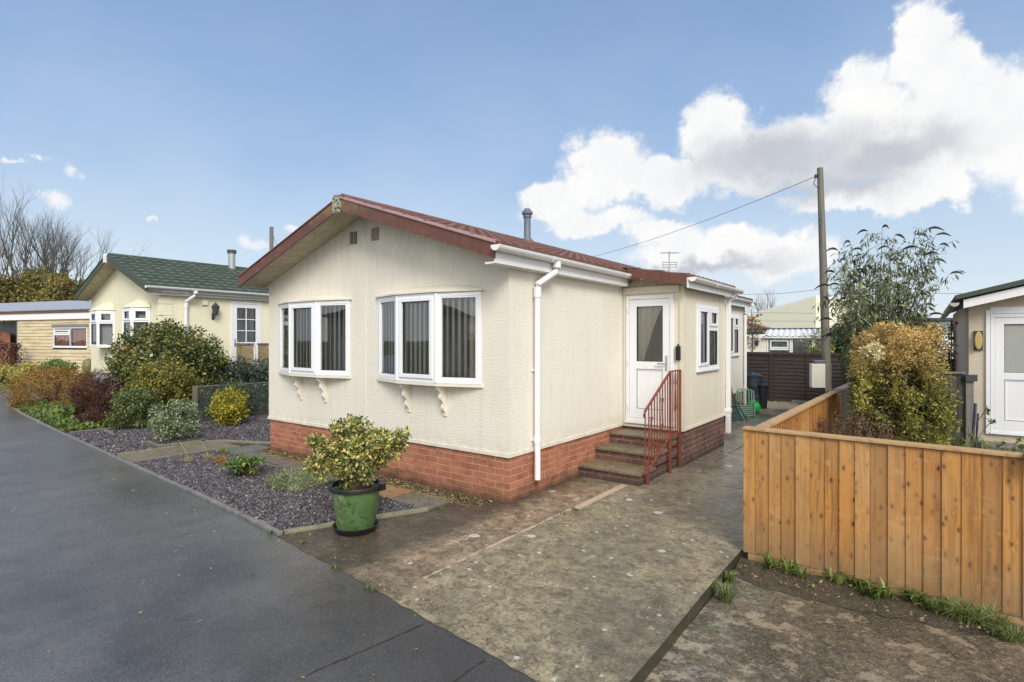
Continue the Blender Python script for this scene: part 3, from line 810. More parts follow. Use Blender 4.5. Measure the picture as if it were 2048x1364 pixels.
def tile_roof(mb, o, u, s, U, S, wave=.20, row=.37, amp=.022, step=.022, spw=8, scallop=False):
    """interlocking tile sheet: o = eave corner, u along the eave, s up the slope"""
    o = Vector(o); u = Vector(u).normalized(); s = Vector(s).normalized(); n = u.cross(s)
    if n.z < 0: n = -n
    if wave > .21: amp, step = .020, .045
    nu = int(U / wave * spw); rows = int(math.ceil(S / row))
    for j in range(rows):
        a = j*row; b = min(S, (j+1)*row + .02); vs = []; fs = []
        for (t, h) in ((a, -.005), (a, step), (b, 0.0)):
            for i in range(nu+1):
                x = U * i / nu; ph = (x / wave) % 1.0
                w = amp * (abs(math.sin(math.pi * ph)) ** 1.3)
                vs.append(o + u*x + s*t + n*(w + h if h > -.001 else h))
        for k in range(2):
            for i in range(nu): q = k*(nu+1)+i; fs.append((q, q+1, q+nu+2, q+nu+1))
        mb.add(vs, fs)

def gutter(mb, a, b, r=.055):
    a = Vector(a); b = Vector(b); d = (b-a).normalized(); e = Vector((d.y, -d.x, 0))
    vs = []; fs = []; n = 10
    for p in (a, b):
        for rr in (r, r*.86):
            for k in range(n+1):
                an = math.pi * k / n
                vs.append(p + e*rr*math.cos(an) - Vector((0,0,1))*rr*math.sin(an))
    w = n+1
    for k in range(n):
        fs.append((k, k+1, k+1+2*w, k+2*w)); fs.append((w+k, w+k+1, w+k+1+2*w, w+k+2*w))
    for (i, j) in ((0, w), (n, w+n)): fs.append((i, j, j+2*w, i+2*w))
    mb.add(vs, fs)
    for p, sg in ((a, -1), (b, 1)):   # stop ends
        cap = [p + e*r*1.08*math.cos(math.pi*k/n) - Vector((0,0,1))*r*1.08*math.sin(math.pi*k/n) for k in range(n+1)]
        mb.extrude(cap, d*.015*sg)
    L = (b-a).length; k = 1.0
    while k < L:
        p = a + d*k
        cap = [p + e*r*1.12*math.cos(math.pi*q/n) - Vector((0,0,1))*r*1.12*math.sin(math.pi*q/n) for q in range(n+1)]
        mb.extrude(cap, d*.045); k += 1.95

def slope_board(mb, x0, z0, x1, z1, y, h, th):
    """raking board in the plane y, top edge from (x0,z0) to (x1,z1)"""
    mb.extrude([(x0, y, z0-h), (x1, y, z1-h), (x1, y, z1), (x0, y, z0)], (0, th, 0))

def gable_home(root, xl, xr, yf, yb, zs, ze, zr, of, oe, wm, tm, vm, capm, holes_f, holes_r, cap_strip=True, tile_wave=.2, row=.37, both=True):
    xc = (xl+xr)/2; hw = (xr-xl)/2; sl = (zr-ze)/(hw+oe); zw = zr - sl*hw - .13
    FF = Fr((0, yf), (1, 0), (0, -1)); FS = Fr((xr, 0), (0, 1), (1, 0))
    w = MB()
    wall_cells(w, FF, xl, xr, zs, zw, holes_f)
    w.add([FF(xl, zw), FF(xr, zw), FF(xc, zw + sl*hw)], [(0,1,2)])
    wall_cells(w, FS, yf, yb, zs, zw, holes_r)
    w.add([(xl,yf,zs),(xl,yb,zs),(xl,yb,zw),(xl,yf,zw)], [(0,3,2,1)])
    w.add([(xl,yb,zs),(xr,yb,zs),(xr,yb,zw),(xc,yb,zw+sl*hw),(xl,yb,zw)], [(0,1,2,3,4)])
    # bottom bead
    w.box(xl-.014, xr+.014, yf-.014, yf-.001, zs-.005, zs+.035); w.box(xr+.001, xr+.0135, yf-.0135, yb, zs-.0048, zs+.0345)
    w.build('wall', wm, root)
    y0 = yf-of; y1 = yb+.15; xe_r = xr+oe; xe_l = xl-oe; S = math.hypot(hw+oe, zr-ze)
    r = MB()
    tile_roof(r, (xe_r+.02, y0+.03, ze-.004), (0,1,0), (-(hw+oe), 0, zr-ze), y1-y0-.06, S, tile_wave, row)
    tile_roof(r, (xe_l-.02, y0+.03, ze-.004), (0,1,0), ((hw+oe), 0, zr-ze), y1-y0-.06, S, tile_wave, row)
    r.tube([(xc, y0+.05, zr+.012), (xc, y1-.05, zr+.012)], .055, 10)
    rf = r.build('roof', tm, root)
    H = .155
    for a_ in ((xc+.055, zr-sl*.055, xe_r, ze, y0, H, .022), (xe_l, ze, xc-.055, zr-sl*.055, y0, H, .022), (xc, zr, xe_r, ze, y1-.02, H, .02), (xe_l, ze, xc, zr, y1-.02, H, .02)):
        v = MB(); slope_board(v, *a_); v.build('verge_board', vm, root)
    if cap_strip:
        for sg, xe in ((1, xe_r), (-1, xe_l)):
            c = MB()
            a = Vector((xc+.055*sg, y0-.018, zr-sl*.055)); b = Vector((xe, y0-.018, ze))
            c.add([a, b, b+Vector((0,.10,0)), a+Vector((0,.10,0)), a+Vector((0,0,.010)), b+Vector((0,0,.010)), b+Vector((0,.09,.034)), a+Vector((0,.09,.034))],
                  [(0,1,2,3),(4,5,6,7),(0,1,5,4),(1,2,6,5),(2,3,7,6),(3,0,4,7)])
            c.build('verge_cap', MATS[cap_strip] if isinstance(cap_strip, str) else M['verge_cap'], root)
    s = MB()
    z_in = H-.015
    for sg, xe in ((1, xe_r), (-1, xe_l)):
        s.add([(xc, y0+.0225, zr-z_in), (xe-.001*sg, y0+.0225, ze-z_in), (xe-.001*sg, yf-.002, ze-z_in), (xc, yf-.002, zr-z_in)], [(0,1,2,3)])
        # boxed eaves
        xw = xr if sg > 0 else xl
        s.add([(xw+.002*sg, yf-.002, ze-z_in-.005), (xe, yf-.002, ze-z_in-.005), (xe, yb, ze-z_in-.005), (xw+.002*sg, yb, ze-z_in-.005)], [(0,1,2,3)])
    s.build('soffit', M['soffit'], root)
    k = MB()
    k.extrude([(xc-.062, y0-.045, zr-.205), (xc+.062, y0-.045, zr-.205), (xc+.072, y0-.045, zr-.02), (xc+.045, y0-.045, zr+.03), (xc-.045, y0-.045, zr+.03), (xc-.072, y0-.045, zr-.02)], (0, .06, 0))
    k.build('ridge_cap', capm, root, bevel=.006)
    return dict(FF=FF, FS=FS, xc=xc, sl=sl, zw=zw, xe_r=xe_r, xe_l=xe_l, y0=y0, y1=y1)

def door_half_glazed(root, F, u0, u1, z0, z1, zmid, glass='glass', curtain=None, grid=None, handle='left', room='door_room', gather=.0, label=None):
    fr = MB(); frame_rect(fr, F, u0, u1, z0, z1, .055, -.06, .02)
    fr.fbox(F, u0-.01, u1+.01, z0-.03, z0-.002, -.04, .045)
    d = fr.build('door', M['upvc'], root, bevel=.004)
    if label: d['label'] = label
    lf = MB(); a, b = u0+.058, u1-.058; c, e = z0+.058, z1-.058; w = .105
    lf.fbox(F, a, a+w, c, e, -.045, .008); lf.fbox(F, b-w, b, c, e, -.045, .008)
    lf.fbox(F, a+w, b-w, c, c+.13, -.045, .008); lf.fbox(F, a+w, b-w, e-w, e, -.045, .008)
    lf.fbox(F, a+w, b-w, zmid-.055, zmid+.055, -.045, .008)
    lf.fbox(F, a+w, b-w, c+.13, zmid-.055, -.03, -.012)
    frame_rect(lf, F, a+w+.012, b-w-.012, c+.142, zmid-.067, .012, -.012, -.004)
    if grid:
        nx, nz = grid; g0, g1, h0, h1 = a+w, b-w, zmid+.055, e-w
        for i in range(1, nx): u = g0+(g1-g0)*i/nx; lf.fbox(F, u-.011, u+.011, h0, h1, -.022, -.001)
        for j in range(1, nz):
            z = h0+(h1-h0)*j/nz
            for i in range(nx):
                lf.fbox(F, g0+(g1-g0)*i/nx+.0115, g0+(g1-g0)*(i+1)/nx-.0115, z-.011, z+.011, -.022, -.001)
    lf.build('door_leaf', M['upvc'], d, bevel=.003)
    gs = MB(); frame_rect(gs, F, a+w-.002, b-w+.002, zmid+.053, e-w+.002, .008, -.03, -.003)
    frame_rect(gs, F, a+w, b-w, c+.13, zmid-.055, .005, -.012, -.009)
    frame_rect(gs, F, u0+.05, u1-.05, z0+.05, z1-.05, .008, -.02, .004)
    gs.build('seal', M['gasket'], d)
    gl = MB(); gl.poly([F(u_, z_, -.024) for u_, z_ in ((a+w,zmid+.055),(b-w,zmid+.055),(b-w,e-w),(a+w,e-w))]); gl.build('pane', M[glass], d)
    h = MB(); hu = b-w*.45 if handle == 'right' else a+w*.45; sg = -1 if handle == 'right' else 1
    h.fbox(F, hu-.015, hu+.015, zmid-.07, zmid+.15, .009, .018)
    h.tube([F(hu, zmid+.03, .018), F(hu, zmid+.03, .055), F(hu+.12*sg, zmid+.03, .055)], .010, 8)
    h.build('handle', M['chrome'], d)
    if curtain:
        cm = MB(); drape(cm, F, a+w, b-w-.0 if not gather else b-w-.02, zmid+.06, e-w, -.05, .010, .06, gather); cm.build('curtain', M[curtain], d)
    if glass == 'glass':
        rm = MB(); room_box(rm, F, u0, u1, zmid, z1, .135, .8); rm.build('room_interior', M[room], d)
    return d
# ================================================================ SETTING
def sheet(name, pts, z, m, kind='structure'):
    mb = MB(); mb.poly([(x, y, z) for x, y in pts]); o = mb.build(name, m); o['kind'] = kind; return o
def slabm(name, pts, z0, z1, m):
    mb = MB(); mb.prism(pts, z0, z1); return struct(mb.build(name, m))
sheet('ground', [(-500,-500),(500,-500),(500,500),(-500,500)], -.16, M['grass_ground'])
# road edge line (left to right)
road_edge = [(-60, 5.0), (-40, 4.6), (-21.8, 3.86), (-17, 3.45), (-12.9, 3.18), (-8.84, 2.98), (-6.8, 2.87), (-4.73, 2.73), (-3.2, 2.57), (-1.62, 2.385), (-1.0, 2.28), (6, 1.6), (40, 0)]
# a slightly ragged tarmac edge
rr = random.Random(3); re2 = []
for (a, b) in zip(road_edge[:-1], road_edge[1:]):
    n = max(1, int((b[0]-a[0]) / .09)) if a[0] > -14 and b[0] < 2 else 4
    for i in range(n):
        t = i/n; j = rr.uniform(-.012, .012) if a[0] > -5 else 0
        re2.append((a[0]+(b[0]-a[0])*t, a[1]+(b[1]-a[1])*t + j))
re2.append(road_edge[-1])
sheet('road', [(-60, -4.6)] + [(40, -7)] + [(x, y) for x, y in reversed(re2)], -.004, M['asphalt'])
# patch edges in the tarmac
mb = MB()
for (a, b) in (((845,1248),(590,1360)), ((970,1318),(905,1364))):
    p, q = Vector((*G(*a), -.0005)), Vector((*G(*b), -.0005)); N_ = 14; vs = []
    d = (q-p).normalized(); e = Vector((-d.y, d.x, 0))
    for i in range(N_+1):
        c = p.lerp(q, i/N_) + e*rr.uniform(-.006, .006); w = rr.uniform(.002, .006)
        vs += [c-e*w, c+e*w]
    mb.add(vs, [(2*i, 2*i+1, 2*i+3, 2*i+2) for i in range(N_)])
struct(mb.build('road_joint', M['joint_dark']))

# concrete drive: thick slab whose right edge is a step
edge = [p for p in re2 if -4.72 < p[0] < -1.24]
drv = [(-4.73, 2.74)] + edge + [(-1.24, 2.33), (-1.235, 3.1), (-1.25, 4.0), (-1.245, 4.93), (-1.10, 4.93), (-1.10, 9.3), (-3.63, 9.3), (-3.63, 4.77), (-4.1, 4.35), (-4.14, 4.08)]
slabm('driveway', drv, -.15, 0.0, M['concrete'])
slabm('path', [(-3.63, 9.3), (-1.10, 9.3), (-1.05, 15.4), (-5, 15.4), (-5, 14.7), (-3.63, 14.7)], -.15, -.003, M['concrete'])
# slab joints in the side path
mb = MB()
for (a, b) in (((-2.45, 8.2), (-2.4, 15.3)), ((-3.6, 10.6), (-1.2, 10.6)), ((-3.6, 12.8), (-1.2, 12.8)), ((-2.6, 9.0), (-1.15, 9.0)), ((-2.0, 6.9), (-1.12, 7.0))):
    p, q = Vector((*a, .001)), Vector((*b, .001)); d = (q-p).normalized(); e = Vector((-d.y, d.x, 0))*.006
    mb.add([p-e, q-e, q+e, p+e], [(0,1,2,3)])
struct(mb.build('path_joint', M['joint_dark']))
# mortar strip between apron and drive
mb = MB(); N_ = 30; vs = []; ys = [6.25 - i*(6.25-5.05)/N_ for i in range(N_+1)]
for y in ys: vs += [(-3.0+rr.uniform(-.006,.006), y, .002), (-2.905+rr.uniform(-.008,.008), y, .002)]
mb.add(vs, [(2*i, 2*i+1, 2*i+3, 2*i+2) for i in range(N_)])
vs = []; ys = [5.05 - i*(5.05-2.9)/N_ for i in range(N_+1)]
for i, y in enumerate(ys):
    w = .004 if rr.random() < .5 else .022
    vs += [(-2.99-w+rr.uniform(-.006,.006)-.02*i/N_, y, .002), (-2.99+w-.02*i/N_, y, .002)]
mb.add(vs, [(2*i, 2*i+1, 2*i+3, 2*i+2) for i in range(N_)])
struct(mb.build('mortar_strip', M['joint']))
# lower slab to the right with a band of soil below the fence
slabm('neighbour_driveway', [(-1.24, 1.2), (8, .6), (8, 4.6), (-1.24, 4.86)], -.15, -.09, M['concrete_low'])
mb = MB(); vs = []; n = 70
for i in range(n+1):
    x = -1.235 + i*(3.6)/n
    vs += [(x, 4.55 + .10*math.sin(x*2.3) + rr.uniform(-.03, .03) - .03*x, -.086), (x, 4.70-.03*x, -.055+rr.uniform(-.012,.012)), (x, 4.86-.04*(x+1.2), -.04+rr.uniform(-.01,.01))]
mb.add(vs, [q for i in range(n) for q in ((3*i, 3*i+3, 3*i+4, 3*i+1), (3*i+1, 3*i+4, 3*i+5, 3*i+2))])
struct(mb.build('soil_strip', M['soil'], smooth=60))
# gravel yard at the back, neighbour's garden, verge on the left
sheet('gravel_yard', [(-12, 15.38), (3, 15.38), (3, 17.3), (-12, 17.3)], -.012, M['gravel'])
sheet('neighbour_garden', [(-1.05, 4.95), (8, 4.6), (8, 17.2), (-1.05, 17.2)], -.06, M['soil'])
sheet('side_road', [(-60, 4.4), (-23.0, 3.95), (-20.6, 3.75), (-21.0, 6.5), (-60, 9)], -.006, M['asphalt'])
sheet('garden_soil', [(-20.5, 3.72), (-17, 3.47), (-13.0, 3.2), (-13.0, 5.2), (-12.43, 5.2), (-12.43, 12), (-20.5, 12)], -.02, M['soil'])

# slate beds
BED1 = [(-9.10, 3.06), (-8.84, 3.03), (-6.8, 2.93), (-4.76, 2.80), (-4.20, 4.06), (-9.10, 4.20)]
BED2 = [(-13.0, 3.26), (-9.98, 3.10), (-9.98, 4.65), (-8.9, 5.15), (-8.9, 8.8), (-12.42, 8.8), (-12.42, 5.2), (-13.0, 5.2)]
slabm('slate_bed_near_ground', BED1, -.15, .002, M['slate_base'])
slabm('slate_bed_far_ground', BED2, -.15, .002, M['slate_base'])
def inside(p, poly):
    x, y = p; c = False; j = len(poly)-1
    for i in range(len(poly)):
        xi, yi = poly[i]; xj, yj = poly[j]
        if (yi > y) != (yj > y) and x < (xj-xi)*(y-yi)/(yj-yi)+xi: c = not c
        j = i
    return c
def chips(name, poly, dens, size, z, m, seed, thick=.35, nearest=None):
    r = np.random.default_rng(seed); P_ = np.array(poly); lo = P_.min(0); hi = P_.max(0)
    n = int((hi-lo).prod()*dens); q = r.uniform(lo, hi, (n, 2)); q = np.array([p for p in q if inside(p, poly)]); n = len(q)
    s = size * r.uniform(.4, 1.25, n)[:, None, None]
    an = r.uniform(0, 6.283, (n, 1)) + np.sort(r.uniform(0, 6.283, (n, 5)), axis=1)
    rad = r.uniform(.65, 1.1, (n, 5)); el = r.uniform(.45, .9, (n, 1))
    top = np.stack([rad*np.cos(an), rad*np.sin(an)*el, np.full((n,5), thick)], 2)
    bot = top.copy(); bot[:, :, 2] = -thick; bot[:, :, :2] *= 1.12
    v = np.concatenate([top, bot], 1) * s * .5
    tx = r.normal(0, .28, n); ty = r.normal(0, .28, n); tz = r.uniform(0, 6.283, n)
    cz, sz = np.cos(tz)[:, None], np.sin(tz)[:, None]
    x, y, z_ = v[:, :, 0], v[:, :, 1], v[:, :, 2]
    x, y = x*cz - y*sz, x*sz + y*cz
    z_ = z_ + x*tx[:, None] + y*ty[:, None]
    v = np.stack([x + q[:, 0][:, None], y + q[:, 1][:, None], z_ + z + r.uniform(0, .018, n)[:, None]], 2).reshape(-1, 3)
    me = bpy.data.meshes.new(name); me.vertices.add(n*10); me.vertices.foreach_set('co', v.astype(np.float32).ravel())
    b = np.arange(n)[:, None]*10
    t5 = (b + np.arange(5)[None]).astype(np.int32)
    quads = np.stack([np.stack([b[:,0]+k, b[:,0]+5+k, b[:,0]+5+(k+1)%5, b[:,0]+(k+1)%5], 1) for k in range(5)], 1).reshape(-1, 4)
    loops = np.concatenate([t5.ravel(), quads.astype(np.int32).ravel()])
    me.loops.add(len(loops)); me.loops.foreach_set('vertex_index', loops)
    me.polygons.add(n + len(quads))
    me.polygons.foreach_set('loop_start', np.concatenate([np.arange(0, n*5, 5), n*5 + np.arange(0, len(quads)*4, 4)]).astype(np.int32))
    me.update(calc_edges=True); me.validate(); me.materials.append(m)
    o = bpy.data.objects.new(name, me); C.objects.link(o); return stuff(o)
o = chips('slate_chippings', BED1, 4600, .034, .008, M['slate'], 5)
tag(o, 'plum grey slate chippings spread over the bed beside the potted holly', 'slate chippings')
o = chips('slate_chippings', BED2, 1700, .042, .008, M['slate'], 6)
tag(o, 'plum grey slate chippings around the clipped shrub balls', 'slate chippings')

# kerb edging along the beds
def strip(mb, path, w, z0, z1, seg=.9, gap=.006):
    for a, b in zip(path[:-1], path[1:]):
        a = Vector((*a, 0)); b = Vector((*b, 0)); L = (b-a).length; d = (b-a)/L; e = Vector((-d.y, d.x, 0))*w*.5
        k = max(1, round(L/seg))
        for i in range(k):
            p = a+d*(L*i/k+gap/2); q = a+d*(L*(i+1)/k-gap/2)
            dz = rr.uniform(-.003, .003)
            mb.prism([((p-e).x,(p-e).y),((q-e).x,(q-e).y),((q+e).x,(q+e).y),((p+e).x,(p+e).y)], z0, z1+dz)
mb = MB()
strip(mb, [(-20.5, 3.78), (-17, 3.475), (-12.9, 3.215), (-8.84, 3.01), (-6.8, 2.905), (-4.74, 2.77)], .05, -.15, .022)
k = mb.build('kerb', M['kerb'], bevel=.006); struct(k)
mb = MB()
strip(mb, [(-4.74, 2.80), (-4.17, 4.09)], .055, -.15, .032, .65)
strip(mb, [(-4.2, 4.09), (-9.1, 4.235)], .035, -.15, .014, .9)
strip(mb, [(-9.95, 3.12), (-9.95, 4.62), (-8.95, 5.1)], .05, -.15, .03, .75)
strip(mb, [(-12.97, 3.3), (-12.97, 5.2)], .06, -.15, .04, .6)
k = mb.build('bed_edging', M['kerb_moss'], bevel=.006); struct(k)

# garden paths: stone slabs on soil
sheet('path_soil', [(-9.98, 3.06), (-9.08, 3.02), (-9.08, 4.22), (-4.1, 4.06), (-3.9, 4.40), (-3.62, 4.78), (-8.6, 4.79), (-8.6, 6.8), (-9.0, 6.8), (-9.9, 4.7)], -.008, M['soil'])
def slabs(name, rects, m, z=.012):
    mb = MB()
    for (x0, x1, y0, y1) in rects:
        dz = rr.uniform(-.003, .003); mb.prism([(x0,y0),(x1,y0+.01),(x1-.01,y1),(x0+.005,y1-.008)], -.1, z+dz)
    return struct(mb.build(name, m, bevel=.004))
slabs('stone_path', [(-9.9, -9.52, 3.1, 3.62), (-9.50, -9.13, 3.08, 3.64), (-9.9, -9.13, 3.66, 4.12), (-9.9, -9.13, 4.14, 4.62)], M['slab'])
slabs('grey_path', [(-9.1, -8.62, 4.28, 4.9), (-8.6, -8.0, 4.28, 4.62), (-7.98, -7.4, 4.27, 4.60), (-7.38, -6.8, 4.26, 4.58), (-5.45, -4.9, 4.12, 4.48)], M['slab_grey'], .006)
slabs('sandstone_path', [(-5.42, -4.80, 4.11, 4.50)], M['slab_orange'], .014)
slabs('grey_path', [(-4.78, -4.18, 4.11, 4.50), (-8.55+.0, -8.55+.001, 4.9, 4.901)][:1], M['slab_grey'], .010)
# leaf litter and pebbles in the strip below the front wall
lit = [(-8.5, 4.5), (-3.9, 4.38), (-3.75, 4.72), (-8.5, 4.74)]
o = chips('leaf_litter', lit, 1300, .030, .004, M['leaf_litter'], 11, .12)
tag(o, 'fallen leaves and bits of bark below the brick skirting', 'leaf litter')
o = chips('leaf_litter', [(-1.2, 4.50), (2.2, 4.45), (2.2, 4.75), (-1.2, 4.84)], 260, .030, -.05, M['leaf_litter'], 12, .12)
tag(o, 'fallen leaves on the soil under the orange fence', 'leaf litter')

# ================================================================ MAIN HOME
home = thing('park_home', 'cream bungalow with brick skirting, dark red roof verge and white bay windows', 'bungalow', (-6.07, 9.7, 0))
XL, XR, YF, YB, ZS = -8.52, -3.62, 4.77, 14.66, .507
PX0, PY0, PY1 = -2.70, 7.61, 9.63         # porch: outer x, front and back y
bays_f = [(-7.285, 1), (-4.895, 2)]
B0, B1 = 1.285, 2.345
holes_f = [(c-.86, c+.86, B0+.01, B1-.01) for c, _ in bays_f]
holes_r = [(13.15, 14.05, 1.42, 2.38)]
H = gable_home(home, XL, XR, YF, YB, ZS, 2.775, 3.63, .43, .14, M['render_cream'], M['tile_red'], M['verge_red'], M['lichen_cap'], holes_f, holes_r)
FF, FS = H['FF'], H['FS']
# brick skirting, inset below the render
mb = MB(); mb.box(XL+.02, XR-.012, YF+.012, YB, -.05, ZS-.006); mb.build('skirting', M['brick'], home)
bay(home, FF, -7.285, .885, .335, .16, B0, B1, (False, True, False), (M['smooth_cream'], M['smooth_cream']), (-7.285-.30, -7.285+.33), curtain=None)
bay(home, FF, -4.895, .885, .335, .16, B0, B1, (False, True, False), (M['smooth_cream'], M['smooth_cream']), (-4.895-.30, -4.895+.33), curtain='side')
# faint cover strip at the middle of the gable
mb = MB(); mb.fbox(FF, -6.075, -6.055, ZS+.04, 3.40, .0, .006); mb.build('cover_strip', M['render_cream'], home)
for (xc, nb) in ((-6.32, 0), (-5.86, 1)):
    mb = MB(); z0 = 3.115
    mb.fbox(FF, xc-.075, xc-.008, z0, z0+.17, .001, .008); mb.fbox(FF, xc+.008, xc+.075, z0, z0+.17, .001, .008)
    for k in range(7):
        for s_ in (-.072, .012):
            mb.fbox(FF, xc+s_, xc+s_+.06, z0+.012+k*.022, z0+.02+k*.022, .008, .013)
    v = mb.build('wall_vent', simple('vent_%s' % ('pale' if nb else 'grimy'), (.20,.185,.15) if not nb else (.30,.26,.20), .8, .6, 40), home)
# side: fascia, gutter, downpipes
mb = MB(); mb.box(-3.50, -3.484, 4.36, 7.50, 2.575, 2.735); mb.box(-3.62+.003, -3.5005, 4.36, 7.5, 2.572, 2.592); mb.build('fascia', M['upvc_trim'], home)
mb = MB(); gutter(mb, (-3.425, 4.30, 2.745), (-3.425, 7.42, 2.735)); mb.build('gutter', M['upvc_trim'], home, smooth=40)
mb = MB(); mb.box(-3.50, -3.484, 10.05, 14.82, 2.575, 2.735); mb.build('fascia', M['upvc_trim'], home)
mb = MB(); gutter(mb, (-3.425, 10.0, 2.745), (-3.425, 14.9, 2.735)); mb.build('gutter', M['upvc_trim'], home, smooth=40)
def downpipe(root, xg, x, yg, y, zt, zb, r=.036):
    mb = MB()
    mb.tube([(xg, yg, zt), (xg, yg, zt-.07)], r*1.35, 12)
    mb.tube([(xg, yg, zt-.06), (xg, yg, zt-.11), (x, y, zt-.27), (x, y, zt-.35)], r*1.02, 12)
    mb.tube([(x, y, zt-.30), (x, y, zt-.42)], r*1.28, 12)
    mb.tube([(x, y, zt-.36), (x, y, zb)], r, 12)
    mb.tube([(x, y, zb+.42), (x, y, zb+.50)], r*1.22, 12)
    for z in (zb+.46, (zt+zb)/2): mb.box(x-r*1.5, x-r, y-.05, y+.05, z-.012, z+.012)
    return mb.build('downpipe', M['upvc_trim'], root, smooth=40)
downpipe(home, -3.425, -3.563, 5.44, 5.24, 2.70, .18)
downpipe(home, -3.425, -3.563, 14.5, 14.45, 2.70, .1)
# flue
mb = MB(); mb.lathe([(.0,3.45),(.088,3.45),(.088,3.62),(.075,3.64),(.062,3.66),(.062,4.02),(.078,4.02),(.078,4.06),(.062,4.06),(.062,4.08),(.098,4.08),(.098,4.125),(.06,4.155),(.055,4.18),(.0,4.19)], (-5.80, 8.2, 0), 20)
fl = mb.build('flue', M['flue_grey'], home, smooth=35)
mb = MB(); mb.lathe([(.20,3.42),(.19,3.50),(.11,3.60),(.09,3.605)], (-5.80, 8.2, 0), 16); mb.build('flashing', M['tile_red'], fl, smooth=35)
# aerial
mb = MB(); ax, ay = -5.15, 13.5
mb.tube([(ax, ay, 3.3), (ax, ay, 4.02)], .016, 6)
mb.tube([(ax-.17, ay-.13, 3.98), (ax+.21, ay+.16, 3.98)], .008, 5)
for k in range(9):
    t = -.9+k*.22; cx, cy = ax+.19*t, ay+.14*t
    mb.tube([(cx+.07, cy-.10, 3.98), (cx-.07, cy+.10, 3.98)], .005, 4)
for z in (3.62, 3.68, 3.74): mb.tube([(ax-.15, ay-.1, z), (ax+.17, ay+.12, z)], .008, 4)
mb.tube([(ax+.15, ay+.1, 3.60), (ax+.15, ay+.1, 3.76)], .008, 4); mb.tube([(ax-.13, ay-.09, 3.60), (ax-.13, ay-.09, 3.76)], .008, 4)
mb.build('aerial', M['flue_steel'], home)

# ---- porch
FP = Fr((0, PY0), (1, 0), (0, -1)); FPS = Fr((PX0, 0), (0, 1), (1, 0))
DU0, DU1, DZ0, DZ1 = -3.565, -2.835, .585, 2.44
w = MB()
wall_cells(w, FP, XR, PX0, ZS, 2.60, [(DU0, DU1, DZ0, DZ1)])
wall_cells(w, FPS, PY0, PY1, ZS, 2.56, [(8.17, 9.22, 1.335, 2.315)])
w.add([(PX0, PY1, ZS), (XR, PY1, ZS), (XR, PY1, 2.60), (PX0, PY1, 2.60)], [(0,1,2,3)])
w.box(XR+.02, PX0+.014, PY0-.014, PY0-.001, ZS-.005, ZS+.03); w.box(PX0+.001, PX0+.0135, PY0-.0135, PY1, ZS-.0048, ZS+.03)
w.build('porch_wall', simple('porch_panel', (.71, .66, .54), .6, .05, 3), home)
trim = simple('porch_trim', (.68, .62, .50), .6, .08, 5)
for q_ in (((PX0-.05, PX0+.018, PY0-.018, PY0-.002, ZS+.031, 2.46), (PX0+.002, PX0+.0175, PY0-.0175, PY0+.05, ZS+.031, 2.5)),
           ((XR+.01, PX0-.051, PY0-.03, PY0-.002, 2.465, 2.56),), ((PX0+.001, PX0+.010, 7.95, 7.98, ZS+.031, 2.5),),
           ((PX0+.001, PX0+.010, 9.3, 9.33, ZS+.031, 2.5),), ((-3.605, -3.573, PY0-.015, PY0-.002, ZS+.031, 2.46),)):
    mb = MB()
    for k_ in q_: mb.box(*k_)
    mb.build('cover_strip', trim, home)
mb = MB(); mb.box(XR, PX0-.015, PY0+.012, PY1, -.05, ZS-.006); mb.build('porch_skirting', M['brick_dark'], home)
# porch roof: low pitch off the main slope
def zp(x): return 2.67 + .178*(-2.585 - x)
mb = MB()
P0, P1 = Vector((-2.585, 7.38, 2.665)), Vector((-3.86, 7.38, zp(-3.86)))
tile_roof(mb, P0+Vector((0,.02,0)), (0,1,0), P1-P0, 2.45, (P1-P0).length, .2, .37)
mb.build('porch_roof', M['tile_red'], home)
mb = MB(); slope_board(mb, -3.44, zp(-3.44)+.01, -2.575, 2.675, 7.37, .135, .022); mb.build('verge_board', M['verge_red'], home)
mb = MB(); slope_board(mb, -3.5, zp(-3.5), -2.575, 2.67, 9.84, .13, .02); mb.build('verge_board', M['verge_red'], home)
mb = MB(); mb.add([(-2.58, 7.395, 2.545), (-3.5, 7.395, 2.70), (-3.5, PY0-.002, 2.70), (-2.58, PY0-.002, 2.545)], [(0,1,2,3)])
mb.add([(-2.58, PY0, 2.545), (PX0+.002, PY0, 2.545), (PX0+.002, 9.84, 2.545), (-2.58, 9.84, 2.545)], [(0,1,2,3)])
mb.add([(XR, PY0-.002, 2.55), (PX0, PY0-.002, 2.55), (PX0, PY0-.002, 2.57), (XR, PY0-.002, 2.73)], [(0,1,2,3)])
mb.build('porch_soffit', M['soffit'], home)
mb = MB(); mb.box(-2.578, -2.562, 7.40, 9.84, 2.50, 2.64); mb.build('fascia', M['upvc_trim'], home)
mb = MB(); gutter(mb, (-2.505, 7.42, 2.64), (-2.505, 9.88, 2.63)); mb.build('gutter', M['upvc_trim'], home, smooth=40)
mb = MB(); mb.box(-2.70, -2.62, 9.64, 9.72, .20, 2.42); mb.box(-2.71, -2.61, 9.63, 9.73, .55, .62); mb.extrude([(-2.70,9.64,2.42),(-2.62,9.64,2.42),(-2.46,9.64,2.62),(-2.54,9.64,2.62)],(0,.08,0)); mb.build('downpipe', M['upvc_trim'], home, bevel=.01)
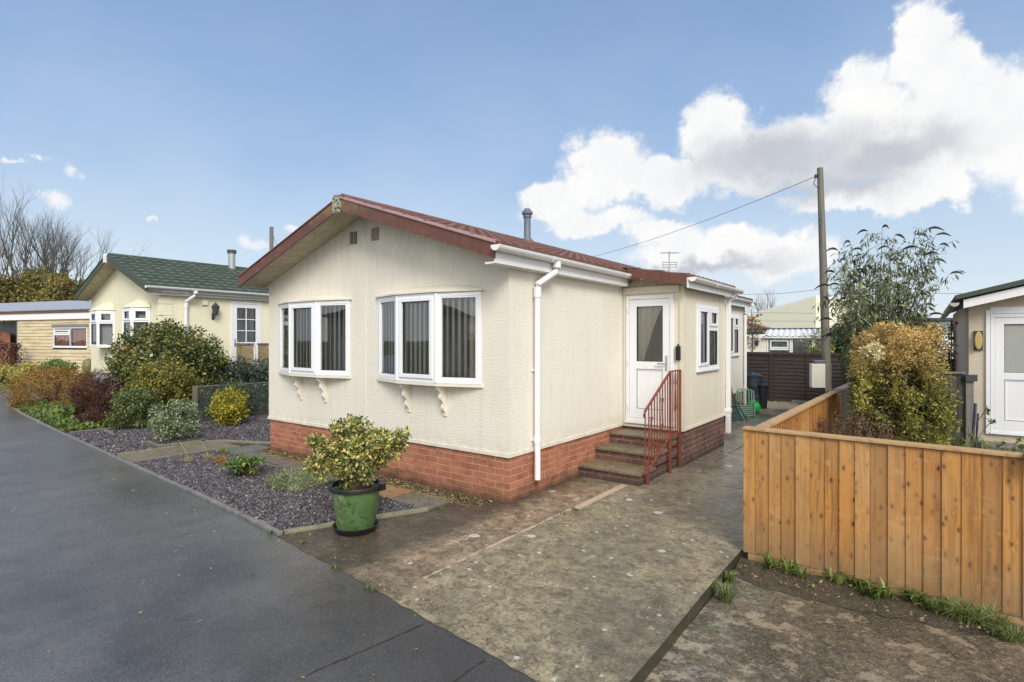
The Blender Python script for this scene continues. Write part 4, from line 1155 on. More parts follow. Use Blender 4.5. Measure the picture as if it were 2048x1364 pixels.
# porch door and window
d = door_half_glazed(home, FP, DU0, DU1, DZ0, DZ1, 1.415, curtain='curtain_cream', handle='right', gather=.75)
mb = MB(); mb.fbox(FP, -3.13, -2.99, 1.40, 1.425, .009, .014); mb.build('letter_slot', M['upvc_trim'], d)
for z in (.75, 1.42, 2.2): mb = MB(); mb.fbox(FP, DU0+.03, DU0+.055, z, z+.09, .0205, .034); mb.build('hinge', M['upvc'], d)
mb = MB(); mb.fbox(FP, PX0-.098, PX0-.03, 1.50, 1.70, .017, .045); mb.fbox(FP, PX0-.075, PX0-.05, 1.70, 1.73, .018, .04); mb.build('doorbell', M['black_plastic'], home, bevel=.006)
window(home, FPS, 8.17, 9.22, 1.335, 2.315, [(.055, .51, 1.39, 2.26, True), (.57, .995, 1.39, 1.93, False), (.57, .995, 2.0, 2.26, True)], curtain='net', room='room_mid')
window(home, FS, 13.15, 14.05, 1.42, 2.38, [(.055, .42, 1.47, 2.33, True), (.47, .845, 1.47, 2.03, False), (.47, .845, 2.09, 2.33, True)], curtain='net', room='room_mid')

# ---- steps
st = thing('doorstep', 'three brick steps with stone treads rising to the porch door', 'steps', (-3.2, 6.9, 0))
bm_ = MB(); tr = MB()
ys = [6.30, 6.76, 7.19, 7.592]; zs_ = [.155, .315, .46]
for i in range(3):
    bm_.box(XR-.005, -2.775, ys[i], ys[3], (zs_[i-1] if i else -.03) - (.002 if i else 0), zs_[i]-.038)
    xs = [XR+.002, -3.18, -2.75]
    for a, b in zip(xs[:-1], xs[1:]): tr.box(a+.003, b-.003, ys[i]-.025, ys[i+1]-.004 if i < 2 else ys[3], zs_[i]-.036, zs_[i])
bm_.build('riser', M['brick_dark'], st); tr.build('tread', M['slab_step'], st, bevel=.006)

# ---- handrail
hr = thing('handrail', 'red painted iron handrail with scrolls beside the doorstep', 'handrail', (-2.73, 6.9, 0))
xh = -2.722
Y0h, Y1h, Y2h = 6.36, 7.17, 7.54
def ztop(y): return .93 + (1.36-.93)*(y-Y0h)/(Y1h-Y0h) if y < Y1h else 1.36
def zbot(y): return .17 + (.50-.17)*(y-6.42)/(Y1h-6.42) if y < Y1h else .50
for y, z0 in ((6.42, -.01), (Y1h, -.01), (Y2h, -.01)):
    z1 = ztop(y) if y > 6.5 else .20
    mb = MB(); mb.box(xh-.013, xh+.013, y-.013, y+.013, z0, z1); mb.build('post', M['red_iron'], hr)
mb = MB()
def bar(a, b, w, h):
    a = Vector(a); b = Vector(b); mb.extrude([a+Vector((-w,0,-h)), a+Vector((w,0,-h)), a+Vector((w,0,h)), a+Vector((-w,0,h))], b-a)
bar((xh, Y0h-.03, .915), (xh, Y1h, 1.365), .016, .007); bar((xh, Y1h, 1.366), (xh, Y2h+.01, 1.366), .0165, .0072)
mb.tube([(xh, Y0h-.03, .915), (xh, Y0h-.055, .885), (xh, Y0h-.05, .84)], .012, 6)
bar((xh, Y0h+.0, .145), (xh, Y1h, .50), .012, .006); bar((xh, Y1h, .501), (xh, Y2h, .501), .012, .006)
mb.build('rail', M['red_iron'], hr)
mb = MB()
for k in range(9):
    y = Y0h + .0 + k*.0895
    if k == 0: y = Y0h-.02
    zb = zbot(y) if k > 0 else .13
    mb.box(xh-.006, xh+.006, y-.006, y+.006, max(zb, .12), ztop(y)-.005)
for k in range(3):
    y = Y1h + .0925*(k+1); mb.box(xh-.006, xh+.006, y-.006, y+.006, .505, 1.358)
mb.build('baluster', M['red_iron'], hr)
def scroll(y, z):
    mb = MB()
    for s_ in (-1, 1):
        pts = []
        for k in range(14):
            a = k/13*5.2; rd = .034*(1-.55*k/13); pts.append((xh, y+s_*(.036 - rd*math.cos(a)*.9), z+.19+rd*math.sin(a)+.01))
        mb.tube(pts, .0045, 5)
        mb.tube([(xh, y+s_*.004, z+.21), (xh, y+s_*.012, z+.12), (xh, y+s_*.03, z), (xh, y+s_*.05, z-.10)], .0045, 5)
        mb.tube([(xh, y+s_*.002, z+.10), (xh, y+s_*.03, z+.02), (xh, y+s_*.035, z-.03)], .004, 5)
    ring = [(xh, y+.048*math.cos(a*.5236), z-.14+.045*math.sin(a*.5236)) for a in range(13)]
    mb.tube(ring, .005, 5)
    ring = [(xh, y+.024*math.cos(a*.5236), z-.14+.03*math.sin(a*.5236)) for a in range(13)]
    mb.tube(ring, .004, 5)
    mb.build('scrollwork', M['red_iron'], hr)
scroll(Y0h+.16, .60); scroll(Y0h+.16+.36-.09*0, .80); scroll(Y1h+.185, 1.0)
# ================================================================ PLANTS NEAR
def pot_holly():
    x, y = V(712, 5.17)
    t = thing('potted_shrub', 'yellow variegated holly in a weathered green pot beside the slate bed', 'potted shrub', (x, y, 0))
    mb = MB(); mb.lathe([(.0,.02),(.165,.02),(.172,.035),(.222,.405),(.238,.405),(.240,.43),(.225,.432),(.216,.42),(.208,.36),(.0,.36)], (x,y,0), 40); mb.build('pot', M['pot_green'], t, smooth=35)
    mb = MB(); mb.lathe([(.232,.398),(.246,.402),(.250,.425),(.244,.442),(.226,.444),(.214,.432),(.212,.40)], (x,y,0), 40)
    for a in (0.55, 3.5):
        cx, cy = x+.245*math.cos(a), y+.245*math.sin(a); mb.box(cx-.03, cx+.03, cy-.03, cy+.03, .385, .447)
    mb.build('rim', M['black_plastic'], t, smooth=35)
    mb = MB(); mb.lathe([(.0,.0),(.178,.0),(.212,.05),(.218,.058),(.206,.062),(.172,.016),(.0,.014)], (x,y,.002), 40); mb.build('saucer', M['black_plastic'], t, smooth=35)
    mb = MB(); mb.lathe([(.0,.375),(.21,.372)], (x,y,0), 24); mb.build('compost', M['soil'], t)
    r = np.random.default_rng(4); P_ = []; N_ = []
    # layered sprays like the plant: wide and flat topped, one arm up to the right
    for (dx, dz, w, h, n, nl) in ((0, .33, .36, .24, 5200, 70), (-.27, .28, .21, .17, 2000, 26), (.24, .40, .23, .17, 2200, 30), (.0, .53, .20, .13, 1300, 16), (.40, .47, .09, .10, 420, 7), (-.38, .44, .09, .07, 300, 6), (-.17,.56,.08,.06,160,4)):
        cx, cy = x + dx*.8, y + dx*.6
        p, nr = lumps(n, (cx, cy, .40+dz), (w, w, h), nl, .075, int(r.integers(1e6)), .40, .3, 0, .2)
        P_.append(p); N_.append(nr)
    leaf_mesh('foliage', np.concatenate(P_), np.concatenate(N_), .036, .020, M['leaf_varieg'], t, 9, .85)
    mb = MB(); p, nr = lumps(1500, (x, y, .56), (.28, .28, .10), 26, .06, 77, .42, .2); leaf_mesh('foliage', p, nr, .034, .019, M['leaf_varieg'], t, 78, .85); stems(mb, (x, y, .37), (x, y, .75), (.42, .42, .28), 26, .008, 5); stems(mb, (x, y, .37), (x+.3, y+.22, .80), (.2, .2, .15), 8, .009, 6)
    mb.build('stem', M['stem_brown'], t)
    p, nr = lumps(160, (x-.09, y-.05, .42), (.08,.06,.03), 8, .03, 3, .38); leaf_mesh('seedling', p, nr, .03, .018, M['leaf_green'], t, 3)
pot_holly()

# rhododendron-like evergreen in the bed: whorls of long leaves
def rhodo():
    x, y = V(490, 7.15)
    t = thing('evergreen_shrub', 'low glossy green evergreen with long leaves growing in the slate bed', 'shrub', (x, y, 0))
    q = random.Random(5); P_ = []; D_ = []; mb = MB()
    for k in range(34):
        a = q.uniform(0, 6.28); rr_ = q.uniform(0, .25); hx, hy, hz = x+rr_*math.cos(a), y+rr_*math.sin(a), q.uniform(.14, .30)-rr_*.25
        mb.tube([(x+q.uniform(-.03,.03), y, 0), (hx, hy, hz)], [.008, .005], 4)
        for j in range(11):
            b = j*.571*2+q.uniform(-.2,.2); P_.append((hx, hy, hz)); D_.append((math.cos(b), math.sin(b), q.uniform(-.35, .35)))
    P_ = np.array(P_); D_ = np.array(D_); D_ /= np.linalg.norm(D_, axis=1, keepdims=True)
    s = np.cross(D_, np.array([[0,0,1.]])); s /= np.linalg.norm(s, axis=1, keepdims=True)
    l = np.random.default_rng(1).uniform(.07, .115, (len(P_),1)); w = .018
    dr = np.array([[0,0,1.]])
    a0 = P_; a1 = P_+D_*l*.55+s*w+dr*.008; a2 = P_+D_*l-dr*.028; a3 = P_+D_*l*.55-s*w+dr*.008
    v = np.stack([a0,a1,a2,a3],1).reshape(-1,3); i = np.arange(len(P_))[:,None]*4
    np_mesh('foliage', v, np.concatenate([i+np.array([[0,1,2,3]])]), M['leaf_rhodo'], t)
    mb.build('stem', M['stem_brown'], t)
rhodo()
x, y = V(590, 6.65)
t = thing('heather_cushion', 'low grey green cushion plant spreading over slate behind the green pot', 'ground plant', (x, y, 0))
p, nr = lumps(8000, (x, y, .06), (.42, .32, .17), 70, .08, 5, .0, .3); leaf_mesh('foliage', p, nr, .030, .008, M['leaf_thyme'], t, 6, .75)
p, nr = lumps(2400, (x+.2, y+.35, .07), (.28, .22, .15), 30, .07, 8, .0, .3); leaf_mesh('foliage', p, nr, .030, .008, M['leaf_thyme'], t, 7, .75)
x, y = V(440, 7.95)
t = thing('heather_cushion', 'tiny brown dried plant left of the glossy evergreen', 'ground plant', (x, y, 0))
p, nr = lumps(900, (x, y, .03), (.17, .14, .07), 18, .05, 15, .0, .3); leaf_mesh('foliage', p, nr, .03, .008, M['leaf_bronze'], t, 6, .75)
for k, (px, py, lb) in enumerate(((378, 925, 'straw coloured tuft with a tall bent stalk beside the stone path, nearer the road'), (418, 920, 'straw coloured tuft with a tall bent stalk beside the stone path, nearer the bungalow'))):
    x, y = G(px, py)
    t = thing('dried_tuft', lb, 'plant', (x, y, 0), 'straw tufts by the stone path')
    tuft('foliage', [(x+rr.uniform(-.12,.12), y+rr.uniform(-.05,.05), .0) for _ in range(7)], .10, .003, M['leaf_straw'], t, 3+k, 1.2, 14, .05)
    mb = MB(); mb.tube([(x, y, 0), (x-.03, y-.02, .14), (x-.12, y-.07, .29)], .0035, 4); mb.build('stalk', M['leaf_straw'], t)
x, y = G(445, 908); t = thing('feathery_plant', 'small feathery green plant at the end of the stone path', 'plant', (x, y, 0))
tuft('foliage', [(x, y, 0), (x+.08, y, 0), (x-.07, y+.04, 0)], .14, .003, M['leaf_grass'], t, 4, .9, 40, .05)

# clipped shrubs of the far slate bed
def at(px, t): return (*V(px, t), 0)
SB = 'shrubs in the garden left of the bungalow'
shrub('clipped_shrub', 'silver variegated ball shrub nearest the camera on the slate', 'shrub', at(353, 9.75), (.44,.44,.37), .35, 7500, .034, .020, 'leaf_silver', 90, .11, 21, .35, .5, 8, group=SB)
x, y, _ = at(353, 9.6)
mb = MB()
for (a, b) in (((-.28,-.36),(.36,-.40)), ((.36,-.40),(.42,.2))): strip(mb, [(x+a[0], y+a[1]), (x+b[0], y+b[1])], .04, -.1, .05, 2)
mb.build('shrub_edging', M['kerb_moss'])['kind'] = 'structure'
shrub('clipped_shrub', 'dark green clipped ball shrub left of the silver variegated one', 'shrub', at(268, 11.0), (.46,.46,.44), .42, 7500, .040, .023, 'leaf_green_var', 90, .12, 22, .3, .5, 8, group=SB)
x, y, _ = at(262, 10.75); mb = MB(); strip(mb, [(x-.3, y-.35), (x+.4, y-.42)], .04, -.1, .05, 2); mb.build('shrub_edging', M['kerb_moss'])['kind'] = 'structure'
shrub('golden_shrub', 'bright yellow and green bushy shrub in front of the chain link fence', 'shrub', at(459, 11.35), (.36,.36,.40), .40, 5600, .044, .028, 'leaf_yellow', 55, .12, 23, .25, .45, 8, group=SB)
shrub('golden_holly', 'yellow green holly bush between the clipped balls and the tall holly', 'shrub', at(333, 11.9), (.74,.74,.62), .82, 11000, .050, .030, 'leaf_golden_holly', 90, .19, 24, .1, .4, 10, group=SB, zmin=.25)
shrub('tall_holly', 'large dark green holly bush hiding the corner of the green roofed bungalow', 'shrub', at(340, 13.0), (1.28,1.28,1.12), 1.13, 26000, .072, .042, 'leaf_holly', 170, .27, 25, .05, .4, 14, group=SB)
shrub('small_shrub', 'small green shrub just behind the bright yellow one', 'shrub', at(468, 12.1), (.36,.36,.40), .50, 3000, .045, .028, 'leaf_green_var', 40, .13, 26, group=SB)
shrub('rose_bush', 'bluish green open rose bush behind the chain link fence', 'shrub', at(508, 13.6), (.85,.85,.62), .80, 5200, .07, .042, 'leaf_rose', 60, .22, 27, 0, .3, 16, group=SB)
shrub('bronze_shrub', 'wide bronze brown domed heath shrub beside the road', 'shrub', at(108, 14.9), (1.24,1.0,.70), .36, 26000, .060, .014, 'leaf_bronze', 230, .17, 28, .15, .75, 10, group=SB)
shrub('maroon_shrub', 'dark maroon twiggy shrub right of the bronze dome', 'shrub', at(205, 12.5), (.74,.74,.58), .55, 15000, .050, .011, 'leaf_maroon', 90, .2, 29, 0, .4, 30, group=SB)
shrub('maroon_shrub', 'low maroon brown skirt of twigs behind the bowl planter', 'shrub', at(205, 11.6), (.70,.55,.24), .14, 6000, .050, .012, 'leaf_maroon', 50, .12, 30, 0, .4, 20, group=SB)
shrub('twiggy_shrub', 'thin bare pinkish twigs beside the white skirt of the green roofed bungalow', 'shrub', at(245, 14.2), (.75,.75,.55), .85, 500, .05, .03, 'leaf_maroon', 60, .25, 31, 0, .4, 26, group=SB)
# ground cover and small plants at the left verge
def cover(name, label, poly, n, L, W, h, m, seed, z=0.0, cat='ground cover'):
    r = np.random.default_rng(seed); P_ = np.array(poly); q = r.uniform(P_.min(0), P_.max(0), (n*2, 2)); q = np.array([p for p in q if inside(p, poly)][:n])
    hh = h * (.4+.6*np.abs(np.sin(q[:,0]*3.1)*np.cos(q[:,1]*4.3+1)))
    p = np.concatenate([q, (z + r.uniform(0, 1, len(q))*hh)[:, None]], 1); nr = np.tile([0,0,1.], (len(q),1))
    o = leaf_mesh(name, p, nr, L, W, M[m], None, seed, .8); stuff(o); return tag(o, label, cat)
cover('ground_cover', 'green leafy ground cover along the road edge below the bronze shrub', [(-19.5,3.72),(-13.2,3.28),(-13.2,4.2),(-15,4.6),(-19.5,4.6)], 9000, .07, .04, .16, 'leaf_green', 41)
cover('ground_cover', 'patchy green ground cover beneath the twiggy bushes', [(-19.5,4.6),(-13.2,4.2),(-13.2,6.0),(-19.5,6.5)], 3500, .08, .05, .15, 'leaf_holly', 42)
shrub('broad_leaf_plant', 'low plant with broad yellow green leaves beside the road kerb', 'plant', at(125, 11.9), (.42,.3,.13), .10, 420, .12, .10, 'leaf_green', 14, .12, 43)
def bowl():
    x, y = V(143, 12.3); t = thing('bowl_planter', 'shallow brown bowl planter with mossy plants beside the maroon shrub', 'planter', (x, y, 0))
    mb = MB(); mb.lathe([(0,0),(.17,0),(.2,.03),(.32,.24),(.345,.27),(.33,.28),(.30,.25),(0,.22)], (x,y,.02), 28); mb.build('bowl', M['terracotta'], t, smooth=40)
    p, nr = lumps(1300, (x,y,.28), (.30,.30,.08), 20, .07, 44, .2); leaf_mesh('foliage', p, nr, .05, .02, M['leaf_green'], t, 44)
bowl()
x, y = V(92, 12.6)
mb = MB(); mb.prism([(x-.3,y-.05),(x+.25,y-.12),(x+.28,y+.1),(x-.25,y+.16)], .0, .10); tag(mb.build('stone', M['stone'], bevel=.02), 'flat pale stone at the road edge left of the bowl planter', 'stone')
x, y = V(390, 10.3)
mb = MB(); mb.prism([(x-.3,y-.15),(x+.2,y-.2),(x+.25,y+.2),(x-.25,y+.2)], .0, .03); tag(mb.build('stepping_stone', M['slab_grey'], bevel=.01), 'grey stepping stone in the slate behind the silver shrub ball', 'paving stone')

# weeds and grass tufts
def weed(px, py, z, h, label, m='leaf_grass', n=3, spread=.08, per=16, w=.003, lean=.9, grp='weeds and grass in the cracks'):
    x, y = G(px, py, z); t = thing('grass_tuft', label, 'weed', (x, y, z), grp)
    tuft('foliage', [(x+rr.uniform(-spread,spread), y+rr.uniform(-spread*.3,spread*.3), z) for _ in range(n)], h, w, M[m], t, px, lean, per, spread*.5)
weed(1440, 1200, -.09, .16, 'big grass tuft below the step of the concrete drive', n=5, spread=.06, per=26)
weed(1455, 1165, -.09, .10, 'small leafy weed above the big tuft against the drive step', 'leaf_green', 4, .05, 14, .008)
weed(1955, 1248, -.07, .17, 'large pale grass tuft under the right end of the orange fence', n=8, spread=.12, per=34, w=.0028, lean=1.2)
weed(2000, 1275, -.08, .12, 'sprawling grass tuft at the far right under the orange fence', n=6, spread=.10, per=26, w=.0028, lean=1.3)
def docks():
    q = random.Random(9)
    for k, (px, py, lb) in enumerate(((1575, 1150, 'leftmost leafy weed under the orange fence'), (1700, 1175, 'second leafy weed from the left under the orange fence'), (1760, 1200, 'leafy weed under the middle of the orange fence'), (1850, 1215, 'leafy weed left of the large pale grass tuft'), (1905, 1235, 'broad leafy weed touching the large pale grass tuft'))):
        x, y = G(px, py, -.07); t = thing('leafy_weed', lb, 'weed', (x, y, -.07), 'leafy weeds under the fence')
        P_ = [(x+q.uniform(-.13,.13), y+q.uniform(-.03,.04), -.07) for _ in range(5)]
        tuft('foliage', P_, .15, .010, M['leaf_green'], t, k, 1.1, 12, .03)
        tuft('foliage', P_, .08, .003, M['leaf_grass'], t, k+9, 1.1, 9, .04)
docks()
for k, (px, py, lb) in enumerate(((600, 1085, 'tiny weed at the corner of slate bed and road'), (545, 1068, 'tiny weed on the kerb end beside the slate'), (880, 1018, 'tiny weed at the end of the bed edging'), (1150, 1020, 'tiny weed on the mortar strip in the drive'), (1128, 1028, 'tiny weed left along the mortar strip'), (920, 992, 'small weed below the brick skirting'), (675, 1140, 'tiny weed on the road edge below the pot'), (745, 1180, 'tiny weed on the road edge right of the pot'), (365, 962, 'tiny weed on the kerb beside the slate'), (210, 885, 'tiny weed at the far kerb beside the slate'))):
    weed(px, py, 0, .035 if 'tiny' in lb else .06, lb, 'leaf_green', 3, .05, 9, .004)

o = chips('leaf_litter', [(-4.7, 2.76), (-3.2, 2.60), (-1.62, 2.42), (-1.3, 2.36), (-1.3, 2.50), (-1.62, 2.55), (-3.2, 2.74), (-4.6, 2.9)], 700, .012, .002, M['gravel_bits'], 13, .3)
tag(o, 'loose grit and moss crumbs along the ragged edge of the drive', 'grit')
o = chips('leaf_litter', [(-7, -.5), (-1, -.5), (-1.2, 4.6), (-2.8, 7), (-3.5, 6), (-4, 4.2), (-4.7, 2.8), (-9, 2.8)], 5, .028, .002, M['leaf_litter'], 14, .10)
tag(o, 'a few scattered fallen leaves on the road and the drive', 'fallen leaves')
# ================================================================ GREEN ROOFED NEIGHBOUR
gh = thing('green_roof_home', 'pale yellow bungalow with dark green tiled roof behind the holly bushes', 'bungalow', (-17.1, 9.5, 0))
gx0, gx1, gyf, gyb, gzs = -19.55, -14.72, 5.48, 14.2, .85
gb = [(-18.22, 1), (-15.82, 2)]
GZ0, GZ1 = 1.60, 2.58
H2 = gable_home(gh, gx0, gx1, gyf, gyb, gzs, 3.06, 4.00, .36, .20, M['render_pale'], M['tile_green'], M['verge_green'], M['upvc_trim'],
                [(c-.55, c+.55, GZ0+.01, GZ1-.01) for c, _ in gb], [(7.19, 8.01, .81, 2.79)], cap_strip='green_verge', tile_wave=.24, row=.30)
mb = MB(); mb.box(gx0+.02, gx1-.02, gyf+.02, gyb, 0, gzs-.005); mb.build('skirting', simple('white_skirting', (.6,.62,.63), .7, .1, 4), gh)
for c, _ in gb:
    bay(gh, H2['FF'], c, .58, .27, .30, GZ0, GZ1, (0,0,0), (M['smooth_cream'], M['render_pale']), canopy='hood', blinds=None, toplight=True, curtain='net')
FG = H2['FS']
mb = MB(); mb.box(gx1+.10, gx1+.118, gyf-.3, gyb, 2.86, 3.02); mb.build('fascia', M['upvc_trim'], gh)
mb = MB(); gutter(mb, (gx1+.24, gyf-.36, 3.05), (gx1+.24, gyb+.1, 3.03), .06); mb.build('gutter', M['upvc_trim'], gh, smooth=40)
downpipe(gh, gx1+.24, gx1+.06, 6.2, 6.05, 3.0, .5, .04)
mb = MB()
for z in (2.78, 2.50, 2.22, 1.94): mb.fbox(FG, gyf-.012, gyf+.30, z-.13, z+.13, .001, .014); mb.fbox(H2['FF'], gx1-.26, gx1+.0135, z-.13, z+.13, .001, .014)
mb.build('quoin', M['render_pale'], gh, bevel=.006)
dg = door_half_glazed(gh, FG, 7.18, 8.02, .80, 2.80, 1.66, curtain='net', grid=(2, 3), handle='left', room='room')
mb = MB(); FG2 = FG
mb.fbox(FG, 7.35, 7.58, 1.73, 1.86, -.055, -.05); mb.build('notice', simple('pale_notice', (.55,.57,.6), .6), dg)
lm = MB(); fx = gx1+.01; ly = 6.72
lm.fbox(FG, ly-.03, ly+.03, 2.30, 2.48, .001, .02); lm.tube([(gx1+.02, ly, 2.36), (gx1+.10, ly, 2.32), (gx1+.15, ly, 2.40)], .01, 6)
lm.lathe([(0,2.40),(.04,2.41),(.06,2.44),(.09,2.62),(.11,2.625),(.03,2.71),(.012,2.74),(0,2.75)], (gx1+.15, ly, 0), 6)
lamp = lm.build('wall_lamp', M['metal_dark'], gh)
mb = MB(); mb.lathe([(.052,2.45),(.084,2.61)], (gx1+.15, ly, 0), 6)
for i_ in range(6): pass
gl_ = mb.build('lamp_glass', M['frosted'], lamp); 
mb = MB(); mb.fbox(FG, 6.44, 6.58, 2.66, 2.80, .001, .05); mb.build('wall_vent', M['smooth_cream'], gh, bevel=.01)
mb = MB(); mb.lathe([(0,3.7),(.10,3.7),(.10,4.40),(.115,4.40),(.115,4.50),(.09,4.50),(0,4.49)], (-16.95, 8.3, 0), 18); f2 = mb.build('flue', M['flue_steel'], gh, smooth=35)
mb = MB(); mb.lathe([(.125,4.42),(.13,4.425),(.13,4.52),(.0,4.535)], (-16.95, 8.3, 0), 18); mb.build('flue_cap', M['metal_dark'], f2, smooth=35)

# decorated barrel/ornament by its left corner
x, y = V(178, 16.5)
mb = MB(); mb.lathe([(0,.75),(.15,.78),(.18,.95),(.15,1.12),(.08,1.2),(0,1.22)], (x, y, 0), 16)
mb.box(x-.12, x+.12, y-.12, y+.12, 0, .76)
tag(mb.build('garden_ornament', simple('painted_ornament', (.16,.15,.05), .5, .8, 9), smooth=40), 'dark round garden ornament at the left corner of the yellow bungalow', 'ornament')

cover('ground_cover', 'dark leafy undergrowth behind the chain link fence', [(-13.4,5.6),(-12.5,5.3),(-12.5,10.5),(-13.4,10.5)], 5200, .08, .05, .62, 'leaf_rose', 47)
# gate piers and chain link fence
x, y = V(490, 14.4)
def pier(px, tt, lb):
    x, y = V(px, tt); t = thing('brick_pier', lb, 'brick pier', (x, y, 0), 'brick piers by the yellow bungalow door')
    mb = MB(); mb.box(x-.15, x+.15, y-.15, y+.15, 0, 1.64); mb.build('shaft', M['brick_buff'], t)
    mb = MB(); mb.box(x-.17, x+.17, y-.17, y+.17, 1.642, 1.69); mb.build('coping', M['slab_grey'], t, bevel=.008)
pier(490, 14.3, 'buff brick pier right in front of the glazed white door'); pier(533, 14.5, 'buff brick pier close to the corner of the cream bungalow')
ch = thing('chain_link_fence', 'low chain link fence on concrete posts behind the yellow shrub', 'fence', (-12.4, 7.2, 0))
r3 = MB()
fy0, fy1, fh0, fh1, cell = 5.3, 9.6, .08, .78, .062
def wire(p, q):
    p = Vector(p); q = Vector(q); d = (q-p).normalized(); e = d.cross(Vector((1,0,0))).normalized()*.0017
    r3.add([p-e, q-e, q+e, p+e], [(0,1,2,3)])
k = fy0 - (fh1-fh0)
while k < fy1:
    a = max(k, fy0); b = min(k+(fh1-fh0), fy1)
    if b > a:
        wire((-12.4, a, fh0+(a-k)), (-12.4, b, fh0+(b-k))); wire((-12.402, a, fh1-(a-k)), (-12.402, b, fh1-(b-k)))
    k += cell
r3.tube([(-12.4, fy0, fh1), (-12.4, fy1, fh1)], .006, 4); r3.tube([(-12.4, fy0, fh0), (-12.4, fy1, fh0)], .006, 4)
r3.build('mesh', simple('galvanised_wire', (.24,.26,.26), .5, .2), ch)
for y in (5.3, 7.3, 9.4): mb = MB(); mb.box(-12.46, -12.38, y-.04, y+.04, 0, .80); mb.build('post', M['wood_post'], ch)
mb = MB(); mb.box(-12.45, -12.37, 5.3, 9.6, 0, .10); mb.build('gravel_board', M['wood_old'], ch)
mb = MB(); mb.tube([V(395, 13.9)+(.9,), V(460, 14.2)+(1.02,), V(480, 14.25)+(1.35,)], .008, 5); mb.build('brace_wire', M['flue_steel'], ch)

# ================================================================ CLAPBOARD CHALET, far left
A = Vector((*V(37, 23.5), 0)); B = Vector((*V(300, 20.6), 0)); U = (B-A).normalized(); Nn = Vector((U.y, -U.x, 0)); L_ = (B-A).length
cb = thing('clapboard_home', 'cream clapboard chalet with grey corrugated roof at the far left', 'bungalow', tuple((A+B)/2))
FC = Fr(A, U, Nn)
wu = lambda px: None
def u_on(px):   # where the bearing px meets the chalet front
    a = (px-1024)/1098; d = Vector((FWD[0]+RGT[0]*a, FWD[1]+RGT[1]*a)); A2 = A.to_2d(); U2 = U.to_2d()
    det = d.x*(-U2.y) + d.y*U2.x
    return (d.x*A2.y - d.y*A2.x)/(-det) if abs(det) > 1e-9 else 0
# solve t*d = A + s*U
def u_on(px):
    a = (px-1024)/1098; dx, dy = FWD[0]+RGT[0]*a, FWD[1]+RGT[1]*a
    return (dx*A.y - dy*A.x)/(dy*U.x - dx*U.y)
w0, w1 = u_on(107), u_on(175); wz0, wz1 = 1.47, 2.28
mb = MB(); rows = 19; zt = 2.60; bh_ = zt/rows
us = [(0, w0, 0, rows), (w1, L_, 0, rows)]
for i in range(rows):
    z = i*bh_; segs = [(0, L_)] if (z+bh_ <= wz0 or z >= wz1) else [(0, w0), (w1, L_)]
    for a, b in segs:
        mb.add([FC(a, z, .028), FC(b, z, .028), FC(b, z+bh_, .004), FC(a, z+bh_, .004), FC(a, z, 0), FC(b, z, 0)], [(0,1,2,3), (0,1,5,4)])
mb.add([FC(0,0,0), FC(0,zt,0), FC(0,zt,-5), FC(0,0,-5)], [(0,1,2,3)]); mb.add([FC(L_,0,0), FC(L_,zt,0), FC(L_,zt,-5), FC(L_,0,-5)], [(0,1,2,3)])
mb.build('wall', M['clapboard'], cb)
W_ = w1-w0; cz = wz1-wz0
window(cb, FC, w0, w1, wz0, wz1, [(.08, W_*.5, wz0+.08, wz0+cz*.6, False), (.10, W_*.5-.02, wz0+cz*.70, wz1-.10, True), (W_*.5+.08, W_-.08, wz0+.08, wz1-.08, False)], curtain='orange_curtain', room='room_mid')
mb = MB(); mb.fbox(FC, w0-.05, w1+.1, wz1+.01, wz1+.12, .03, .05); mb.build('lintel', M['grey_lintel'], cb)
mb = MB(); mb.fbox(FC, -9, L_, 2.605, 2.86, .02, .09); mb.build('fascia', M['upvc_trim'], cb)
mb = MB(); mb.fbox(FC, -9, L_, 2.862, 2.96, .03, .12); mb.build('roof_trim', M['brown_trim'], cb)
mb = MB(); vs = []; K = 220
for (n_, z) in ((.16, 2.965), (-3.6, 3.72)):
    for i in range(K*4+1):
        u = -9+(L_+9)*i/(K*4); vs.append(FC(u, z + .035*(1 if (i//2) % 2 else 0), n_))
mb.add(vs, [(i, i+1, i+1+K*4+1, i+K*4+1) for i in range(K*4)])
mb.add([FC(-9,3.72,-3.6), FC(L_,3.72,-3.6), FC(L_,2.96,-7), FC(-9,2.96,-7)], [(0,1,2,3)])
mb.build('roof', M['roof_metal'], cb)
c1 = FC(u_on(141)+.0, 3.0, -1.6); mb = MB(); mb.tube([c1+Vector((0,0,.2)), c1+Vector((0,0,.62))], .10, 10); mb.tube([c1+Vector((0,0,.60)), c1+Vector((0,0,.68))], .17, 10); mb.build('vent_pipe', M['metal_dark'], cb)
# recessed porch with white door
mb = MB(); mb.fbox(FC, -4.5, -.001, 0, 2.6, -1.3, -1.2); mb.fbox(FC, -.12, -.001, 0, 2.6, -1.2, .0); mb.build('porch_wall', simple('shaded_render', (.32,.32,.33), .8, .1, 2), cb)
FC2 = Fr(FC(0,0,-1.19), U, Nn)
door_half_glazed(cb, FC2, -1.15, -.30, .1, 2.15, 1.1, curtain='net', handle='left')
window(cb, FC2, -1.9, -1.2, .9, 2.15, [(.06,.64,.96,1.75,False),(.06,.64,1.82,2.09,True)], curtain='net')
mb = MB(); mb.fbox(FC, -2.0, -1.9, 0, 2.6, -.1, .0); mb.build('porch_post', M['upvc_trim'], cb)
x, y = V(6, 24.8); bw = MB(); bw.box(x-2.2, x+.25, y, y+.2, 0, 2.1); tag(bw.build('brick_wall', M['brick'], ), 'red brick wall at the far left edge of the view', 'wall')
